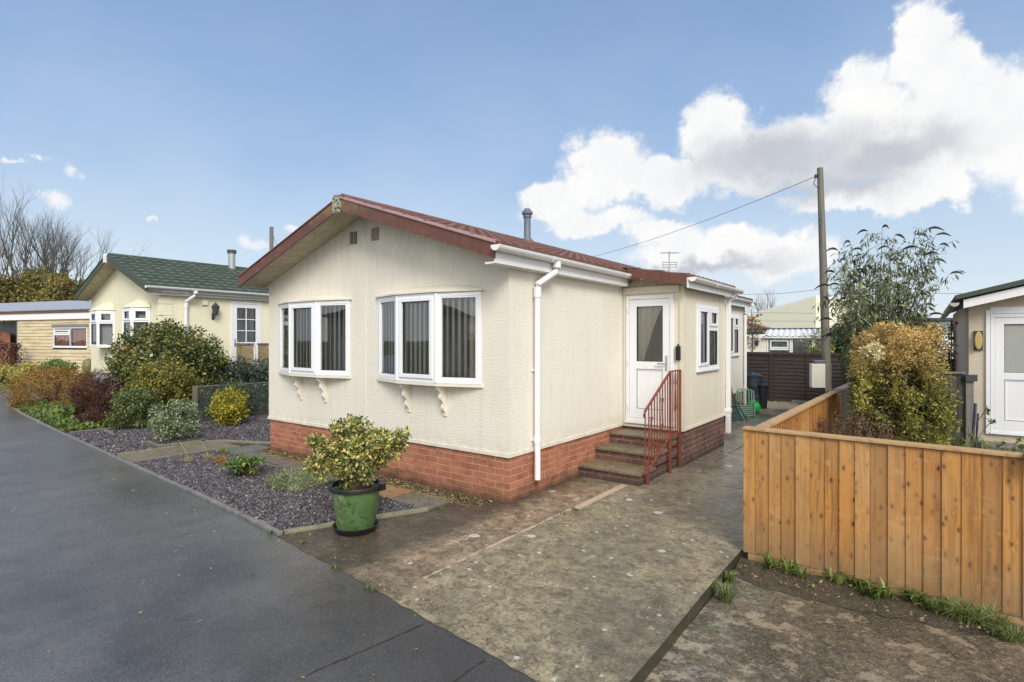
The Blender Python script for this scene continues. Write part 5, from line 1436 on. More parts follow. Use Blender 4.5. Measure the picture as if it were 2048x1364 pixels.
# yellow and reddish planting in front of it
GP = 'plants in front of the clapboard chalet'
shrub('yellow_perennial', 'yellow leaved clump by the clapboard chalet, left of the bronze dome', 'plant', at(52, 21.5), (.9,.6,.45), .45, 2600, .12, .06, 'leaf_pale_yellow', 30, .22, 51, group=GP)
shrub('yellow_perennial', 'yellow leaved clump at the left edge beside the brick wall', 'plant', at(8, 22), (.9,.6,.4), .40, 2000, .12, .06, 'leaf_pale_yellow', 30, .22, 52, group=GP)
shrub('reddish_shrub', 'thin reddish twiggy shrub before the chalet porch', 'shrub', at(18, 22.5), (.8,.6,.8), 1.1, 1200, .09, .04, 'leaf_maroon', 40, .22, 53, nstem=30, group=GP)
shrub('green_shrub', 'low green tuft showing over the bronze dome', 'shrub', at(115, 17.6), (1.1,.5,.32), .82, 2600, .12, .03, 'leaf_green', 30, .2, 54, group=GP)
cover('lawn', 'strip of green lawn by the side road at the far left', [(-31,4.0),(-24.0,4.8),(-24.0,6.3),(-33,6.6)], 8000, .14, .02, .12, 'leaf_grass', 55, -.1, 'grass')

# ================================================================ FENCES, right
def boards(mb, F, u0, u1, z0, z1, w=.118, n0=0.0, seed=1, taper=.006):
    q = random.Random(seed); u = u0; k = 0
    while u < u1-.02:
        ww = min(w*q.uniform(.93,1.06), u1-u); d = q.uniform(-.003,.003); e = q.uniform(-.004,.004); zz = z0+q.uniform(-.006,.006); t1 = .005; t2 = .015
        a, b = u-.016, u+ww
        P_ = [(a, n0+d), (b, n0+d), (b, n0+d+t1), (a+.002, n0+d+t2)]
        lo = [F(x_, zz, n_) for x_, n_ in P_]; hi = [F(x_+e, z1, n_) for x_, n_ in P_]
        mb.add(lo+hi, [(3,2,1,0),(4,5,6,7)]+[(i,(i+1)%4,(i+1)%4+4,i+4) for i in range(4)])
        u += ww; k += 1
fr_ = thing('board_fence', 'orange feather edge board fence running across the right foreground', 'fence', (.8, 4.83, 0))
FA = Vector((-1.205, 4.905, 0)); FB = Vector((3.2, 4.66, 0)); UU = (FB-FA).normalized(); FN = Vector((UU.y, -UU.x, 0)); FW = Fr(FA, UU, FN)
mb = MB(); boards(mb, FW, 0, 4.3, .0, 1.03, .101, .002, 3); mb.build('board_panel', M['wood'], fr_, bevel=.0015)
mb = MB(); mb.fbox(FW, -.02, 4.35, 1.035, 1.056, -.075, .036); mb.build('capping_rail', M['wood_cap'], fr_, bevel=.003)
mb = MB(); mb.fbox(FW, .0, 4.3, 1.005, 1.034, -.04, -.002); mb.fbox(FW, .0, 4.3, .2, .28, -.05, -.004); mb.fbox(FW, .02, 4.3, -.09, -.005, -.03, .008); mb.build('fence_rail', M['wood_cap'], fr_)
for u in (.03, 2.1): mb = MB(); mb.fbox(FW, u, u+.09, -.1, 1.034, -.145, -.052); mb.build('post', M['wood'], fr_)
x, y = (FW(1.655, 0, 0)).x, FW(1.655,0,0).y
sl_ = thing('solar_light', 'small black solar lamp fixed on the orange fence at the right edge', 'lamp', (x, y, .93))
mb = MB(); mb.fbox(FW, 1.73, 1.86, .985, 1.035, .046, .10); mb.fbox(FW, 1.72, 1.87, 1.035, 1.072, -.01, .11); mb.build('housing', M['black_plastic'], sl_, bevel=.008)
mb = MB(); mb.fbox(FW, 1.735, 1.855, 1.074, 1.078, .0, .10); mb.build('solar_panel', simple('solar_cell', (.02,.03,.07), .15), sl_)

fs_ = thing('board_fence', 'orange board fence beside the side path, with shaded back boards', 'fence', (-1.05, 7, 0))
SA = Vector((-1.115, 4.98, 0)); SBv = Vector((-1.03, 9.05, 0)); US = (SBv-SA).normalized(); FSd = Fr(SA, US, Vector((-US.y, US.x, 0)))
mb = MB(); u = 0.02; q = random.Random(6)
while u < 4.0:   # inner face: narrow boards standing proud of each other
    w_ = q.uniform(.085, .1); mb.fbox(FSd, u, u+w_*.72, .02, 1.02, .0, .018); mb.fbox(FSd, u+w_*.72, u+w_, .02, 1.02, -.008, .006); u += w_
mb.build('board_panel', M['wood'], fs_)
mb = MB(); mb.fbox(FSd, -.02, 4.06, 1.03, 1.056, -.05, .04); mb.build('capping_rail', M['wood_cap'], fs_, bevel=.003)
mb = MB(); mb.fbox(FSd, 3.99, 4.08, -.1, 1.029, -.09, .01); mb.build('post', M['wood'], fs_)
fo_ = thing('board_fence', 'old dark grey board fence continuing behind the golden conifer', 'fence', (-.95, 11, 0))
FO = Fr((-1.025, 9.1), (.03, 1), (-1, .03))
mb = MB(); boards(mb, FO, 0, 3.6, -.05, 1.03, .12, 0, 8); mb.build('board_panel', M['wood_old'], fo_)
mb = MB(); mb.fbox(FO, -.0, 3.62, 1.034, 1.06, -.05, .05); mb.build('capping_rail', M['wood_post'], fo_)
# dark panel between the conifer and the beige home
fd_ = thing('board_fence', 'dark stained board fence panel between golden conifer and beige home', 'fence', (.2, 9.9, 0))
a_, b_ = Vector((*V(1800, 8.6), 0)), Vector((*V(1944, 8.35), 0)); ud = (b_-a_).normalized(); FD = Fr(a_, ud, Vector((ud.y, -ud.x, 0))); LD = (b_-a_).length
mb = MB(); boards(mb, FD, 0, LD-.1, -.08, 1.27, .13, 0, 5); mb.build('board_panel', M['wood_old'], fd_)
mb = MB(); mb.fbox(FD, 0, LD-.1, 1.272, 1.30, -.04, .05); mb.fbox(FD, LD-.098, LD, -.1, 1.25, -.05, .05); mb.build('post', M['wood_post'], fd_)
mb = MB(); mb.fbox(FD, LD-.12, LD+.03, 1.16, 1.26, .051, .09); mb.build('hinge', M['metal_dark'], fd_)
# brown lap fence at the back
bf = thing('lap_fence', 'dark brown lap panel fence closing the gravel yard', 'fence', (-2.5, 17.3, 0))
for (x0, x1, zt_, nm) in ((-7.2, -5.4, 1.34, 0), (-5.38, -3.55, 1.34, 0), (-3.53, -1.72, 1.34, 1), (-1.58, .25, 1.27, 2), (.33, 2.2, 1.27, 3)):
    mb = MB(); z = .03; k = 0
    while z < zt_-.04:
        mb.add([(x0, 17.262, z), (x1, 17.262, z), (x1, 17.285, z+.13), (x0, 17.285, z+.13), (x0, 17.29, z), (x1, 17.29, z)], [(0,1,2,3), (0,1,5,4)]); z += .105; k += 1
    mb.box(x0, x1, 17.286, 17.30, .02, zt_); mb.box(x0, x1, 17.245, 17.32, zt_+.001, zt_+.03)
    for x in (x0+.02, (x0+x1)/2, x1-.02): mb.box(x-.02, x+.02, 17.248, 17.2615, .02, zt_)
    mb.build('lap_panel', M['fence_brown'], bf)
mb = MB()
for x in (-5.39, -3.54, -1.65, .29): mb.box(x-.05, x+.05, 17.25, 17.35, -.1, 1.38)
mb.build('post', M['fence_brown'], bf)

# ================================================================ POLE, CABINET, CABLES
px_, py_ = V(1656, 13.2)
pl = thing('utility_pole', 'tall weathered wooden utility pole behind the side fence', 'utility pole', (px_, py_, 0))
tx, ty = V(1640, 13.2); zt_ = 1.8+342/1098*13.2
mb = MB(); mb.tube([(px_, py_, -.1), ((px_+tx)/2, (py_+ty)/2, zt_/2), (tx, ty, zt_)], [.105, .088, .066], 14); mb.build('shaft', M['wood_post'], pl, smooth=50)
mb = MB()
bx, by = tx-.10*.8, ty-.10*.6
mb.tube([(tx, ty, zt_-.18), (bx, by, zt_-.18)], .012, 6); mb.lathe([(0,-.05),(.03,-.04),(.035,.02),(.02,.05),(0,.055)], (bx, by, zt_-.2), 10)
mb.tube([(bx, by, zt_-.2), (bx-.05, by, zt_-.38), (bx+.04, by, zt_-.48), (tx+.02, ty, zt_-.42)], .010, 5)
mb.build('insulator', M['metal_dark'], pl)
mb = MB()
cxx, cyy = px_-.09, py_-.07
mb.tube([(cxx, cyy, .2), (cxx+.01, cyy+.01, 2.6)], .018, 6)
mb.build('cable_guard', M['metal_dark'], pl)
def cable(lb, a, b, sag, r=.009, n=24):
    mb = MB(); a = Vector(a); b = Vector(b)
    mb.tube([a.lerp(b, k/n) - Vector((0,0,sag*4*(k/n)*(1-k/n))) for k in range(n+1)], r, 4)
    o = mb.build('overhead_cable', M['metal_dark']); tag(o, lb, 'cable', 'overhead cables'); return o
e = V(1085, 30.0); cable('thin cable sloping from the tall pole top down behind the red roof', (bx, by, zt_-.2), (*e, 1.8+(678-532)/1098*30), .35, .007)
a = V(1440, 38); b = V(1656, 30); cable('faint cable crossing left of the tall pole', (*a, 1.8+92/1098*38), (*b, 1.8+102/1098*30), .2, .010)
a = V(1656, 30); b = V(2300, 26); cable('faint cable crossing the sky right of the tall pole', (*a, 1.8+102/1098*30), (*b, 1.8+108/1098*26), .35, .010)
for k, (y0_, y1_) in enumerate(((624, 628), (641, 622))):
    a = V(1440, 40); b = V(2400, 40); cable(('upper' if k == 0 else 'lower') + ' faint cable low over the far roofs', (*a, 1.8+(678-y0_)/1098*40), (*b, 1.8+(678-y1_+(0 if k else 18))/1098*40), .3, .009)
cx_, cy_ = V(1637, 12.9)
cab = thing('meter_cabinet', 'cream utility cabinet standing on posts against the wooden pole', 'cabinet', (cx_, cy_, 0))
Uc = Vector((.8,.6,0)); FCb = Fr((cx_, cy_), (.92,.39), (.39,-.92))
mb = MB(); mb.fbox(FCb, -.17, .12, .66, 1.22, -.1, .1); mb.build('housing', M['cabinet'], cab, bevel=.008)
mb = MB(); mb.fbox(FCb, -.10, .12, 1.222, 1.30, -.09, .08); mb.build('hood', simple('grey_hood', (.10,.12,.15), .4), cab, bevel=.01)
mb = MB(); mb.fbox(FCb, .121, .26, .58, 1.22, -.08, .06); mb.build('backboard', M['wood_post'], cab)
mb = MB(); mb.fbox(FCb, .10, .14, -.05, .66, -.02, .02); mb.fbox(FCb, .2, .24, -.05, .58, -.02, .02); mb.build('post', M['metal_dark'], cab)

# ================================================================ ITEMS BY THE SIDE PATH
def bin_():
    x, y = V(1504, 14.5); t = thing('compost_bin', 'dark blue black ribbed plastic compost bin at the end of the bungalow', 'compost bin', (x, y, 0))
    mb = MB(); mb.lathe([(.30,0),(.31,.03),(.295,.28),(.302,.30),(.285,.32),(.275,.56),(.282,.58),(.265,.60),(.25,.80),(.0,.80)], (x,y,0), 24); mb.build('body', M['bin_black'], t, smooth=30)
    mb = MB(); mb.lathe([(.262,.80),(.265,.83),(.18,.875),(.17,.895),(.06,.90),(.055,.93),(0,.93)], (x,y,.002), 24); mb.build('lid', M['bin_black'], t, smooth=30)
    x, y = V(1524, 14.3); t = thing('black_bin', 'small black bin tucked right of the compost bin', 'bin', (x, y, 0))
    mb = MB(); mb.lathe([(.12,0),(.15,.56),(0,.56)], (x,y,0), 16); mb.build('body', M['black_plastic'], t, smooth=30)
    mb = MB(); mb.lathe([(.165,.562),(.17,.60),(.12,.64),(0,.65)], (x,y,0), 16); mb.build('lid', M['black_plastic'], t, smooth=30)
    x, y = V(1506, 13.3); t = thing('plastic_container', 'bright green round plastic container on the path below the compost bin', 'container', (x, y, 0))
    mb = MB(); mb.lathe([(0,.0),(.12,.01),(.165,.07),(.175,.14),(.15,.22),(.10,.255),(.0,.26)], (x,y,.004), 22); mb.build('body', M['green_plastic'], t, smooth=50)
    mb = MB(); mb.lathe([(.04,.25),(.04,.29),(.0,.295)], (x+.08,y+.02,0), 12); mb.tube([(x-.1,y,.22),(x-.04,y,.31),(x+.06,y+.02,.30)], .012, 6); mb.build('handle', M['green_plastic'], t, smooth=50)
bin_()
def chair(x, y, rz, lean, label, m, name='garden_chair', sc=1.0):
    t = thing(name, label, 'garden chair', (x, y, 0), 'garden chairs leaning by the wall')
    c, s_ = math.cos(rz), math.sin(rz); cl, sl2 = math.cos(lean), math.sin(lean)
    def T(u, v, w): # u across, v along height of folded chair, w thickness
        u *= sc; v *= sc; w *= sc
        h = v*cl - w*sl2; d = v*sl2 + w*cl
        return (x + u*c - d*s_, y + u*s_ + d*c, h + .02)
    mb = MB()
    for u in (-.22, .22):
        mb.tube([T(u, 0, 0), T(u, .55, .02), T(u*.95, .95, .0)], .014, 6); mb.tube([T(u*.9, .02, .12), T(u*.9, .5, .06), T(u*.9, .62, .0)], .013, 6)
    mb.tube([T(-.21, .95, 0), T(-.12, 1.02, 0), T(.12, 1.02, 0), T(.21, .95, 0)], .014, 6)
    mb.build('frame', m, t)
    mb = MB()
    for k in range(6):
        u = -.165+k*.066; mb.tube([T(u, .5, .01), T(u*.95, .98, .0)], [.016, .014], 5)
    mb.build('backrest', m, t)
    mb = MB()
    for k in range(6):
        v = .1+k*.07; P_ = [T(-.2, v, .07), T(.2, v, .07), T(.2, v+.05, .07), T(-.2, v+.05, .07)]; mb.extrude([Vector(p) for p in P_], Vector(T(0,0,.09))-Vector(T(0,0,.07)))
    mb.build('seat', m, t)
x, y = V(1500, 12.9); chair(x-.15, y+.0, R(75), .62, 'pale green garden chair tipped against the compost bin', M['green_resin'])
x, y = V(1468, 11.9); chair(x+.1, y, R(50), .75, 'folded dark green slatted chair lowest of the pile by the wall', M['dark_green_metal'], sc=.95)
x, y = V(1474, 12.3); chair(x+.12, y, R(60), 1.0, 'folded pale green slatted chair in the middle of the pile', M['green_resin'], sc=.95)
x, y = V(1484, 12.5); chair(x+.05, y+.1, R(15), .9, 'pale slatted chair lying against the green container', M['green_resin'], sc=.9)
x0, y0 = V(1474, 12.6); x1, y1 = V(1458, 12.9)
mb = MB(); mb.tube([(x0, y0, .02), (x1-.02, y1, 1.0)], .016, 6); tag(mb.build('broom_handle', M['red_iron']), 'red pole leaning on the bungalow wall above the chairs', 'pole')
x, y = V(1600, 15.4); mb = MB(); mb.box(x-.2, x+.2, y-.12, y+.12, -.02, .07); tag(mb.build('drain_cover', M['kerb'], bevel=.01), 'small grey box on the gravel near the brown fence', 'cover')
x, y = V(1503, 18.6)
t = thing('young_tree', 'thin staked young tree with a few red leaves behind the brown fence', 'tree', (x, y, 0))
mb = MB(); q = random.Random(3)
mb.tube([(x,y,0),(x+.03,y,1.6),(x,y,2.9)], [.03,.025,.01], 6)
for k in range(12): a = q.uniform(0,6.28); z = q.uniform(1.3,2.6); mb.tube([(x,y,z),(x+.28*math.cos(a),y+.28*math.sin(a),z+.3)], [.01,.004], 4)
mb.build('trunk', M['bark'], t)
p, nr = lumps(260, (x,y,2.1), (.42,.42,.8), 25, .12, 61); leaf_mesh('crown', p, nr, .09, .05, M['leaf_autumn'], t, 61)
p, nr = lumps(26, (x,y,2.5), (.2,.2,.3), 5, .1, 62); leaf_mesh('red_leaves', p, nr, .09, .05, simple('red_leaf', (.5,.06,.03), .6, .3), t, 62)
mb = MB(); mb.tube([(x+.06,y,0),(x+.06,y,1.35)], .025, 6); mb.tube([(x+.03,y,1.0),(x+.03,y,1.36)], .045, 8); mb.build('stake', M['upvc_trim'], t)

# golden conifer
cx0, cy0 = V(1797, 6.95)
t = thing('golden_conifer', 'rounded golden and orange tipped conifer behind the orange fence', 'conifer', (cx0, cy0, -.05))
p, nr = lumps(60000, (cx0, cy0, .97), (.55,.55,1.04), 300, .12, 71, -.04, .55, .5, .3)
leaf_mesh('foliage', p, nr, .042, .012, M['leaf_conifer'], t, 71, .6)
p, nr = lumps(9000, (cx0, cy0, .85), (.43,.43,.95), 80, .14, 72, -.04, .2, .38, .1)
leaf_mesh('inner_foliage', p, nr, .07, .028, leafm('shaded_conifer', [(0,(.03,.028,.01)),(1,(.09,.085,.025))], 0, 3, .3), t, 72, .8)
# the pale patch and stray sprigs
ppx, ppy = V(1745, 6.42)
p, nr = lumps(650, (ppx, ppy, 1.66), (.14,.08,.11), 14, .05, 73); leaf_mesh('pale_spray', p, nr, .045, .02, leafm('cream_spray', [(0,(.55,.45,.18)),(1,(.85,.78,.50))], .2, 5, .2), t, 73)
p, nr = lumps(260, (*V(1722, 6.6), 1.2), (.08,.07,.35), 14, .05, 74); leaf_mesh('pale_spray', p, nr, .045, .018, M['leaf_pale_yellow'], t, 74)
mb = MB(); mb.tube([(cx0,cy0,-.1),(cx0,cy0,1.4)], [.07,.03], 8)
mb.build('trunk', M['bark_dark'], t)

# dry stalks behind the fence
x, y = V(1675, 6.6)
t = thing('dry_stalks', 'clump of dry reddish brown stalks between the side fence and conifer', 'plant', (x, y, -.06))
q = random.Random(8); pts = [(x+q.uniform(-.32,.62), y+q.uniform(-.5,.5), -.06) for _ in range(70)]
tuft('foliage', pts, 1.0, .004, M['leaf_dry'], t, 5, .35, 9, .05)
p, nr = lumps(5200, (x+.16, y+.08, .55), (.52,.5,.42), 120, .07, 75, 0, .2); leaf_mesh('seed_head', p, nr, .028, .012, M['leaf_dry'], t, 75)
# leafy stems between conifer and dark panel
for k, (px, tt, h, lb) in enumerate(((1900, 6.6, .75, 'spindly green leafy plant right of the golden conifer'), (1922, 6.9, .85, 'spindly green leafy plant against the dark fence post'), (1975, 7.6, .42, 'low green weeds below the white door of the beige home'), (2040, 7.4, .40, 'low green weeds at the right edge below the white door'))):
    x, y = V(px, tt); t = thing('leafy_plant', lb, 'plant', (x, y, -.06), 'green plants right of the conifer')
    mb = MB(); q = random.Random(80+k); P_ = []; N_ = []
    for j in range(9):
        a = q.uniform(0, 6.28); s_ = q.uniform(.06, .3); top = (x+math.cos(a)*s_, y+math.sin(a)*s_, h*q.uniform(.5, 1.1)); b0 = (x+q.uniform(-.06,.06), y, -.06)
        mb.tube([b0, top], [.006,.003], 4)
        for m_ in range(18):
            f = q.uniform(.15, 1); P_.append([b0[i_]+(top[i_]-b0[i_])*f+q.gauss(0,.03) for i_ in range(3)]); N_.append([q.gauss(0,1), q.gauss(0,1), .6])
    mb.build('stem', M['stem_brown'], t); leaf_mesh('foliage', np.array(P_), np.array(N_), .07, .042, M['leaf_green'], t, 80+k)
x, y = V(1968, 7.9); 
t = thing('seedling_twigs', 'thin twig with dark leaves in front of the lower white door panel', 'plant', (x, y, -.06))
mb = MB(); mb.tube([(x-.25,y-.1,0),(x-.1,y,.55),(x+.02,y,.78)], .005, 4); mb.tube([(x-.25,y-.1,0),(x,y,.5),(x+.08,y,.62)], .005, 4); mb.build('stem', M['bark'], t)
p = np.array([[x+.02+rr.gauss(0,.02),y,.78+rr.gauss(0,.02)] for _ in range(14)]+[[x+.08+rr.gauss(0,.02),y,.62+rr.gauss(0,.02)] for _ in range(14)]); leaf_mesh('foliage', p, np.ones_like(p), .05, .03, M['leaf_holly'], t, 4)
x, y = V(1950, 7.9)
mb = MB(); mb.tube([(x-.05, y, -.05), (x+.02, y+.25, .85)], .022, 6); mb.tube([(x+.0, y+.05, -.05), (x+.05, y+.28, .7)], .015, 6)
tag(mb.build('leaning_pole', simple('blue_pole', (.015,.028,.06), .5, .3)), 'dark blue poles leaning beside the beige home wall', 'pole')

# buddleia: arching stems, drooping narrow leaves, dark spent flower spikes
def buddleia():
    x, y = V(1752, 9.6); t = thing('butterfly_bush', 'tall arching butterfly bush with dark dead flower spikes beside the pole', 'bush', (x, y, 0))
    q = random.Random(31); mb = MB(); P_ = []; N_ = []; S_ = []; SD = []
    targets = []
    #  (photo column, row) of the main branch ends
    for (px, py, dt) in ((1700,485,0),(1735,462,.3),(1765,455,-.3),(1790,470,.5),(1725,500,.8),(1690,520,-.5),(1670,545,.2),(1660,570,.6),(1658,600,-.3),(1665,640,0),(1830,470,.2),(1855,458,-.2),(1872,470,.4),(1880,490,0),(1850,510,-.5),(1868,520,.3),(1900,548,0),(1860,560,.6),(1835,590,-.2),(1850,610,.4),(1805,500,-.6),(1780,520,0),(1745,540,-.7),(1715,560,.5),(1760,580,.6),(1800,570,0),(1690,600,-.4),(1780,500,.9),(1710,530,-.9),(1820,540,.8),(1840,635,.2),(1700,640,.3),(1790,620,-.5),(1745,610,-.3),(1675,500,-.1),(1720,600,.4),(1770,560,-.8),(1680,570,.9),(1755,500,.1),(1730,570,-.2), (1700,580,-1), (1740,640,.2),(1725,660,-.4),(1770,650,.3)):
        tt = 9.5+dt*.8; gx, gy = V(px, tt); targets.append((gx, gy, 1.8+(678-py)/1098*tt))
    for (ex, ey, ez) in targets:
        b = Vector((x+q.uniform(-.08,.08), y+q.uniform(-.08,.08), 0)); e = Vector((ex, ey, ez)); m1 = b.lerp(e, .45); m1.z += .45; m1.x = b.x+(m1.x-b.x)*.6; m1.y = b.y+(m1.y-b.y)*.6
        pts = []
        for k in range(11):
            s_ = k/10; pts.append(b*(1-s_)**2 + m1*2*s_*(1-s_) + e*s_**2)
        mb.tube(pts, [.018*(1-.85*k/10) for k in range(11)], 5, cap=False)
        for k in range(46):   # side twigs with leaf clusters
            s_ = .36+.64*q.random()**1.25; pt = b*(1-s_)**2 + m1*2*s_*(1-s_) + e*s_**2
            dv = Vector((q.gauss(0,1), q.gauss(0,1), q.gauss(.1,.5))).normalized()*q.uniform(.08,.32)
            tip = pt+dv; tip.z -= .03
            if k % 2 == 0: mb.tube([pt, tip], [.004,.002], 3, cap=False)
            for j in range(6):
                c = pt.lerp(tip, q.uniform(.3,1.05)); P_.append([c.x+q.gauss(0,.02), c.y+q.gauss(0,.02), c.z+q.gauss(0,.02)]); N_.append([dv.x*2+q.gauss(0,.3), dv.y*2+q.gauss(0,.3), -.2])
            if q.random() < .03: S_.append(tip); SD.append(dv)
        o_ = e - Vector((x, y, e.z)); o_.z = q.uniform(-.15, .35)*max(.2, o_.length); S_.append(e); SD.append(o_ + Vector((.2*q.gauss(0,1), .2*q.gauss(0,1), 0)))
    mb.build('branch', M['bark'], t)
    leaf_mesh('foliage', np.array(P_), np.array(N_), .112, .023, M['leaf_bud'], t, 31, .45, .55)
    for c, dv in zip(S_, SD):
        d = Vector(dv).normalized(); d.z = max(d.z, -.1); sgn = 1 if q.random() < .5 else -1; l = q.uniform(.16,.28)
        pts = [c + d*l*k/5 + Vector((0,0,.03*math.sin(k/5*3.1)-.05*(k/5)**2)) for k in range(6)]
        sp = MB(); sp.tube(pts, [.006,.018,.022,.019,.012,.004], 6); sp.build('flower_spike', M['leaf_seed'], t)
buddleia()
shrub('ivy_clump', 'dark glossy ivy mass below the butterfly bush, behind the brown fence', 'ivy', at(1692, 19.5), (.95,.7,1.05), 1.15, 9000, .10, .08, 'leaf_ivy', 80, .24, 91)
shrub('hedge_shrub', 'dull green bush behind the top of the golden conifer', 'shrub', at(1772, 13.0), (1.0,.7,.85), 1.35, 9000, .09, .035, 'leaf_green_var', 80, .24, 92)
shrub('yellow_green_shrub', 'yellow green shrub peeking over the brown fence beside the pole', 'shrub', at(1640, 18.6), (.5,.4,.5), 1.25, 1400, .09, .05, 'leaf_yellow', 25, .2, 93)
shrub('pale_flowering_shrub', 'thin shrub with small pale flowers behind the brown fence', 'shrub', at(1632, 18.2), (.55,.4,.6), 1.7, 900, .06, .035, 'leaf_silver', 40, .2, 94)
shrub('rambling_rose', 'rambling rose with yellow green leaves behind the dark fence panel', 'rose', at(1850, 13.0), (.75,.5,.62), 1.65, 900, .07, .045, 'leaf_yellow', 40, .2, 95, nstem=14)
shrub('rambling_rose', 'leafy rose stems close to the beige home gutter', 'rose', at(1905, 12.6), (.38,.35,.75), 1.5, 600, .06, .04, 'leaf_green', 30, .18, 96, nstem=14)
x, y = V(1912, 11.6)
mb = MB(); q = random.Random(5)
for k in range(7): z = 1.82+k*.02; 
mb.lathe([(0,2.10),(.03,2.11),(.04,2.14),(.02,2.17),(0,2.172)], (x, y, 0), 8)
mb.tube([(x,y,.9),(x,y,2.11)], .006, 4)
tag(mb.build('rose_bloom', simple('pink_petal', (.6,.05,.12), .6, .2)), 'single pink rose bloom above the white lattice beside the beige home', 'flower')
# iron arch finial and pergola post
x, y = V(1903, 11.3); t = thing('garden_arch', 'black wrought iron screen with spear finial between conifer and beige home', 'garden screen', (x, y, 0))
mb = MB(); mb.tube([(x,y,0),(x,y,1.98)], .012, 6); mb.lathe([(0,0),(.035,.03),(.02,.06),(.028,.12),(0,.24)], (x,y,1.97), 8)
for s_ in (-1, 1):
    for k in range(2): mb.tube([(x,y,1.72-.22*k),(x-.22*.8*s_,y-.22*.6*s_,1.60-.1*k),(x-.42*.8*s_,y-.42*.6*s_,1.70-.25*k)], .007, 4)
mb.build('ironwork', M['metal_dark'], t)
x, y = V(1921, 11.9); mb = MB(); mb.box(x-.05, x+.05, y-.05, y+.05, 0, 2.15); tag(mb.build('trellis_post', M['wood_post']), 'pale weathered post beside the corner of the beige home', 'post')
tl = thing('trellis', 'weathered wooden screen behind the dark fence panel', 'trellis', (*V(1920, 12.6), 0))
FT = Fr(V(1880, 13.2), (1, .0), (0, -1))
mb = MB(); mb.fbox(FT, 0, 1.6, .2, 1.18, -.03, 0); mb.fbox(FT, 0, 1.6, 1.181, 1.22, -.05, .02)
mb.build('board_panel', M['wood_old'], tl)
mb = MB()
for k in range(16): mb.fbox(FT, .05+k*.1, .10+k*.1, 1.221, 1.52, -.02, 0)
mb.fbox(FT, 0, 1.6, 1.521, 1.56, -.04, .02); mb.build('picket', M['wood_post'], tl)

# ================================================================ BEIGE HOME, far right
nh = thing('beige_home', 'beige home with white half glazed door and green felt roof at the right edge', 'bungalow', (2.5, 12, 0))
NY = 11.5; NX0, NX1 = .58, 5.5
FNH = Fr((0, NY), (1, 0), (0, -1))
mb = MB(); zN = 2.28
wall_cells(mb, FNH, NX0, NX1, .0, 2.30, [(.84, 1.95, .33, 2.2)])
mb.add([FNH(NX0, 2.30), FNH(NX1, 2.30), FNH(NX1, 3.35), FNH(NX0, 2.40)], [(0,1,2,3)])
mb.add([(NX0, NY, 0), (NX0, NY+6, 0), (NX0, NY+6, 2.4), (NX0, NY, 2.4)], [(0,1,2,3)])
mb.build('wall', M['render_beige'], nh)
nd = door_half_glazed(nh, FNH, .845, 1.945, .335, 2.195, 1.22, glass='frosted', handle='right', label='white half glazed door with patterned glass')
mb = MB(); mb.fbox(FNH, .79, .84, .30, 2.26, .001, .03); mb.fbox(FNH, .84, 2.0, 2.20, 2.30, .001, .03); mb.build('door_trim', M['upvc'], nd)
mb = MB(); mb.fbox(FNH, 1.01, 1.78, 1.275, 1.47, -.05, -.045); mb.build('draught_panel', M['room'], nd)
# roof verge: white board below a green felt edge
sN = .25; xe = .50
mb = MB(); slope_board(mb, xe, 2.245+.17, NX1, 2.245+.17+sN*(NX1-xe), NY-.34, .13, .03); mb.build('verge_board', M['upvc_trim'], nh)
mb = MB(); z0_ = 2.42
mb.extrude([(xe-.10, NY-.40, z0_), (NX1, NY-.40, z0_+sN*(NX1-xe+.10)), (NX1, NY-.40, z0_+.10+sN*(NX1-xe+.10)), (xe-.10, NY-.40, z0_+.07)], (0, 6.5, 0)); mb.build('roof', M['roof_felt'], nh)
mb = MB(); mb.add([(xe, NY-.31, 2.33), (NX1, NY-.31, 2.33+sN*(NX1-xe)), (NX1, NY-.002, 2.33+sN*(NX1-xe)), (xe, NY-.002, 2.33)], [(0,1,2,3)]); mb.build('soffit', M['upvc_trim'], nh)
mb = MB(); gutter(mb, (xe-.11, NY-.38, 2.37), (xe-.11, NY+6, 2.35), .055)
mb.build('gutter', simple('mossy_gutter', (.42,.40,.34), .6, .35, 14), nh, smooth=40)
mb = MB(); mb.fbox(FNH, .64, .75, 1.62, 1.93, .001, .03); lb_ = mb.build('bulkhead_lamp', M['metal_dark'], nh)
mb = MB(); prof = [(.64+.055+.05*math.cos(a_*.5236), 1.775+.15*math.sin(a_*.5236)) for a_ in range(12)]
mb.extrude([FNH(u, z, .031) for u, z in prof], (0, -.06, 0)); mb.build('lamp_glass', M['amber'], lb_, bevel=.015)
mb = MB(); mb.box(.70, 3, NY-.55, NY-.02, -.06, .18); mb.box(.62, 3, NY-1.0, NY-.56, -.06, .06); tag(mb.build('step', M['slab_grey']), 'low mossy concrete step below the white door of the beige home', 'step')

# ================================================================ BUILDINGS BEYOND
def box_home(t, x0, x1, y0, y1, z0, z1, m, name='wall'):
    mb = MB(); mb.box(x0, x1, y0, y1, z0, z1); return mb.build(name, m, t)
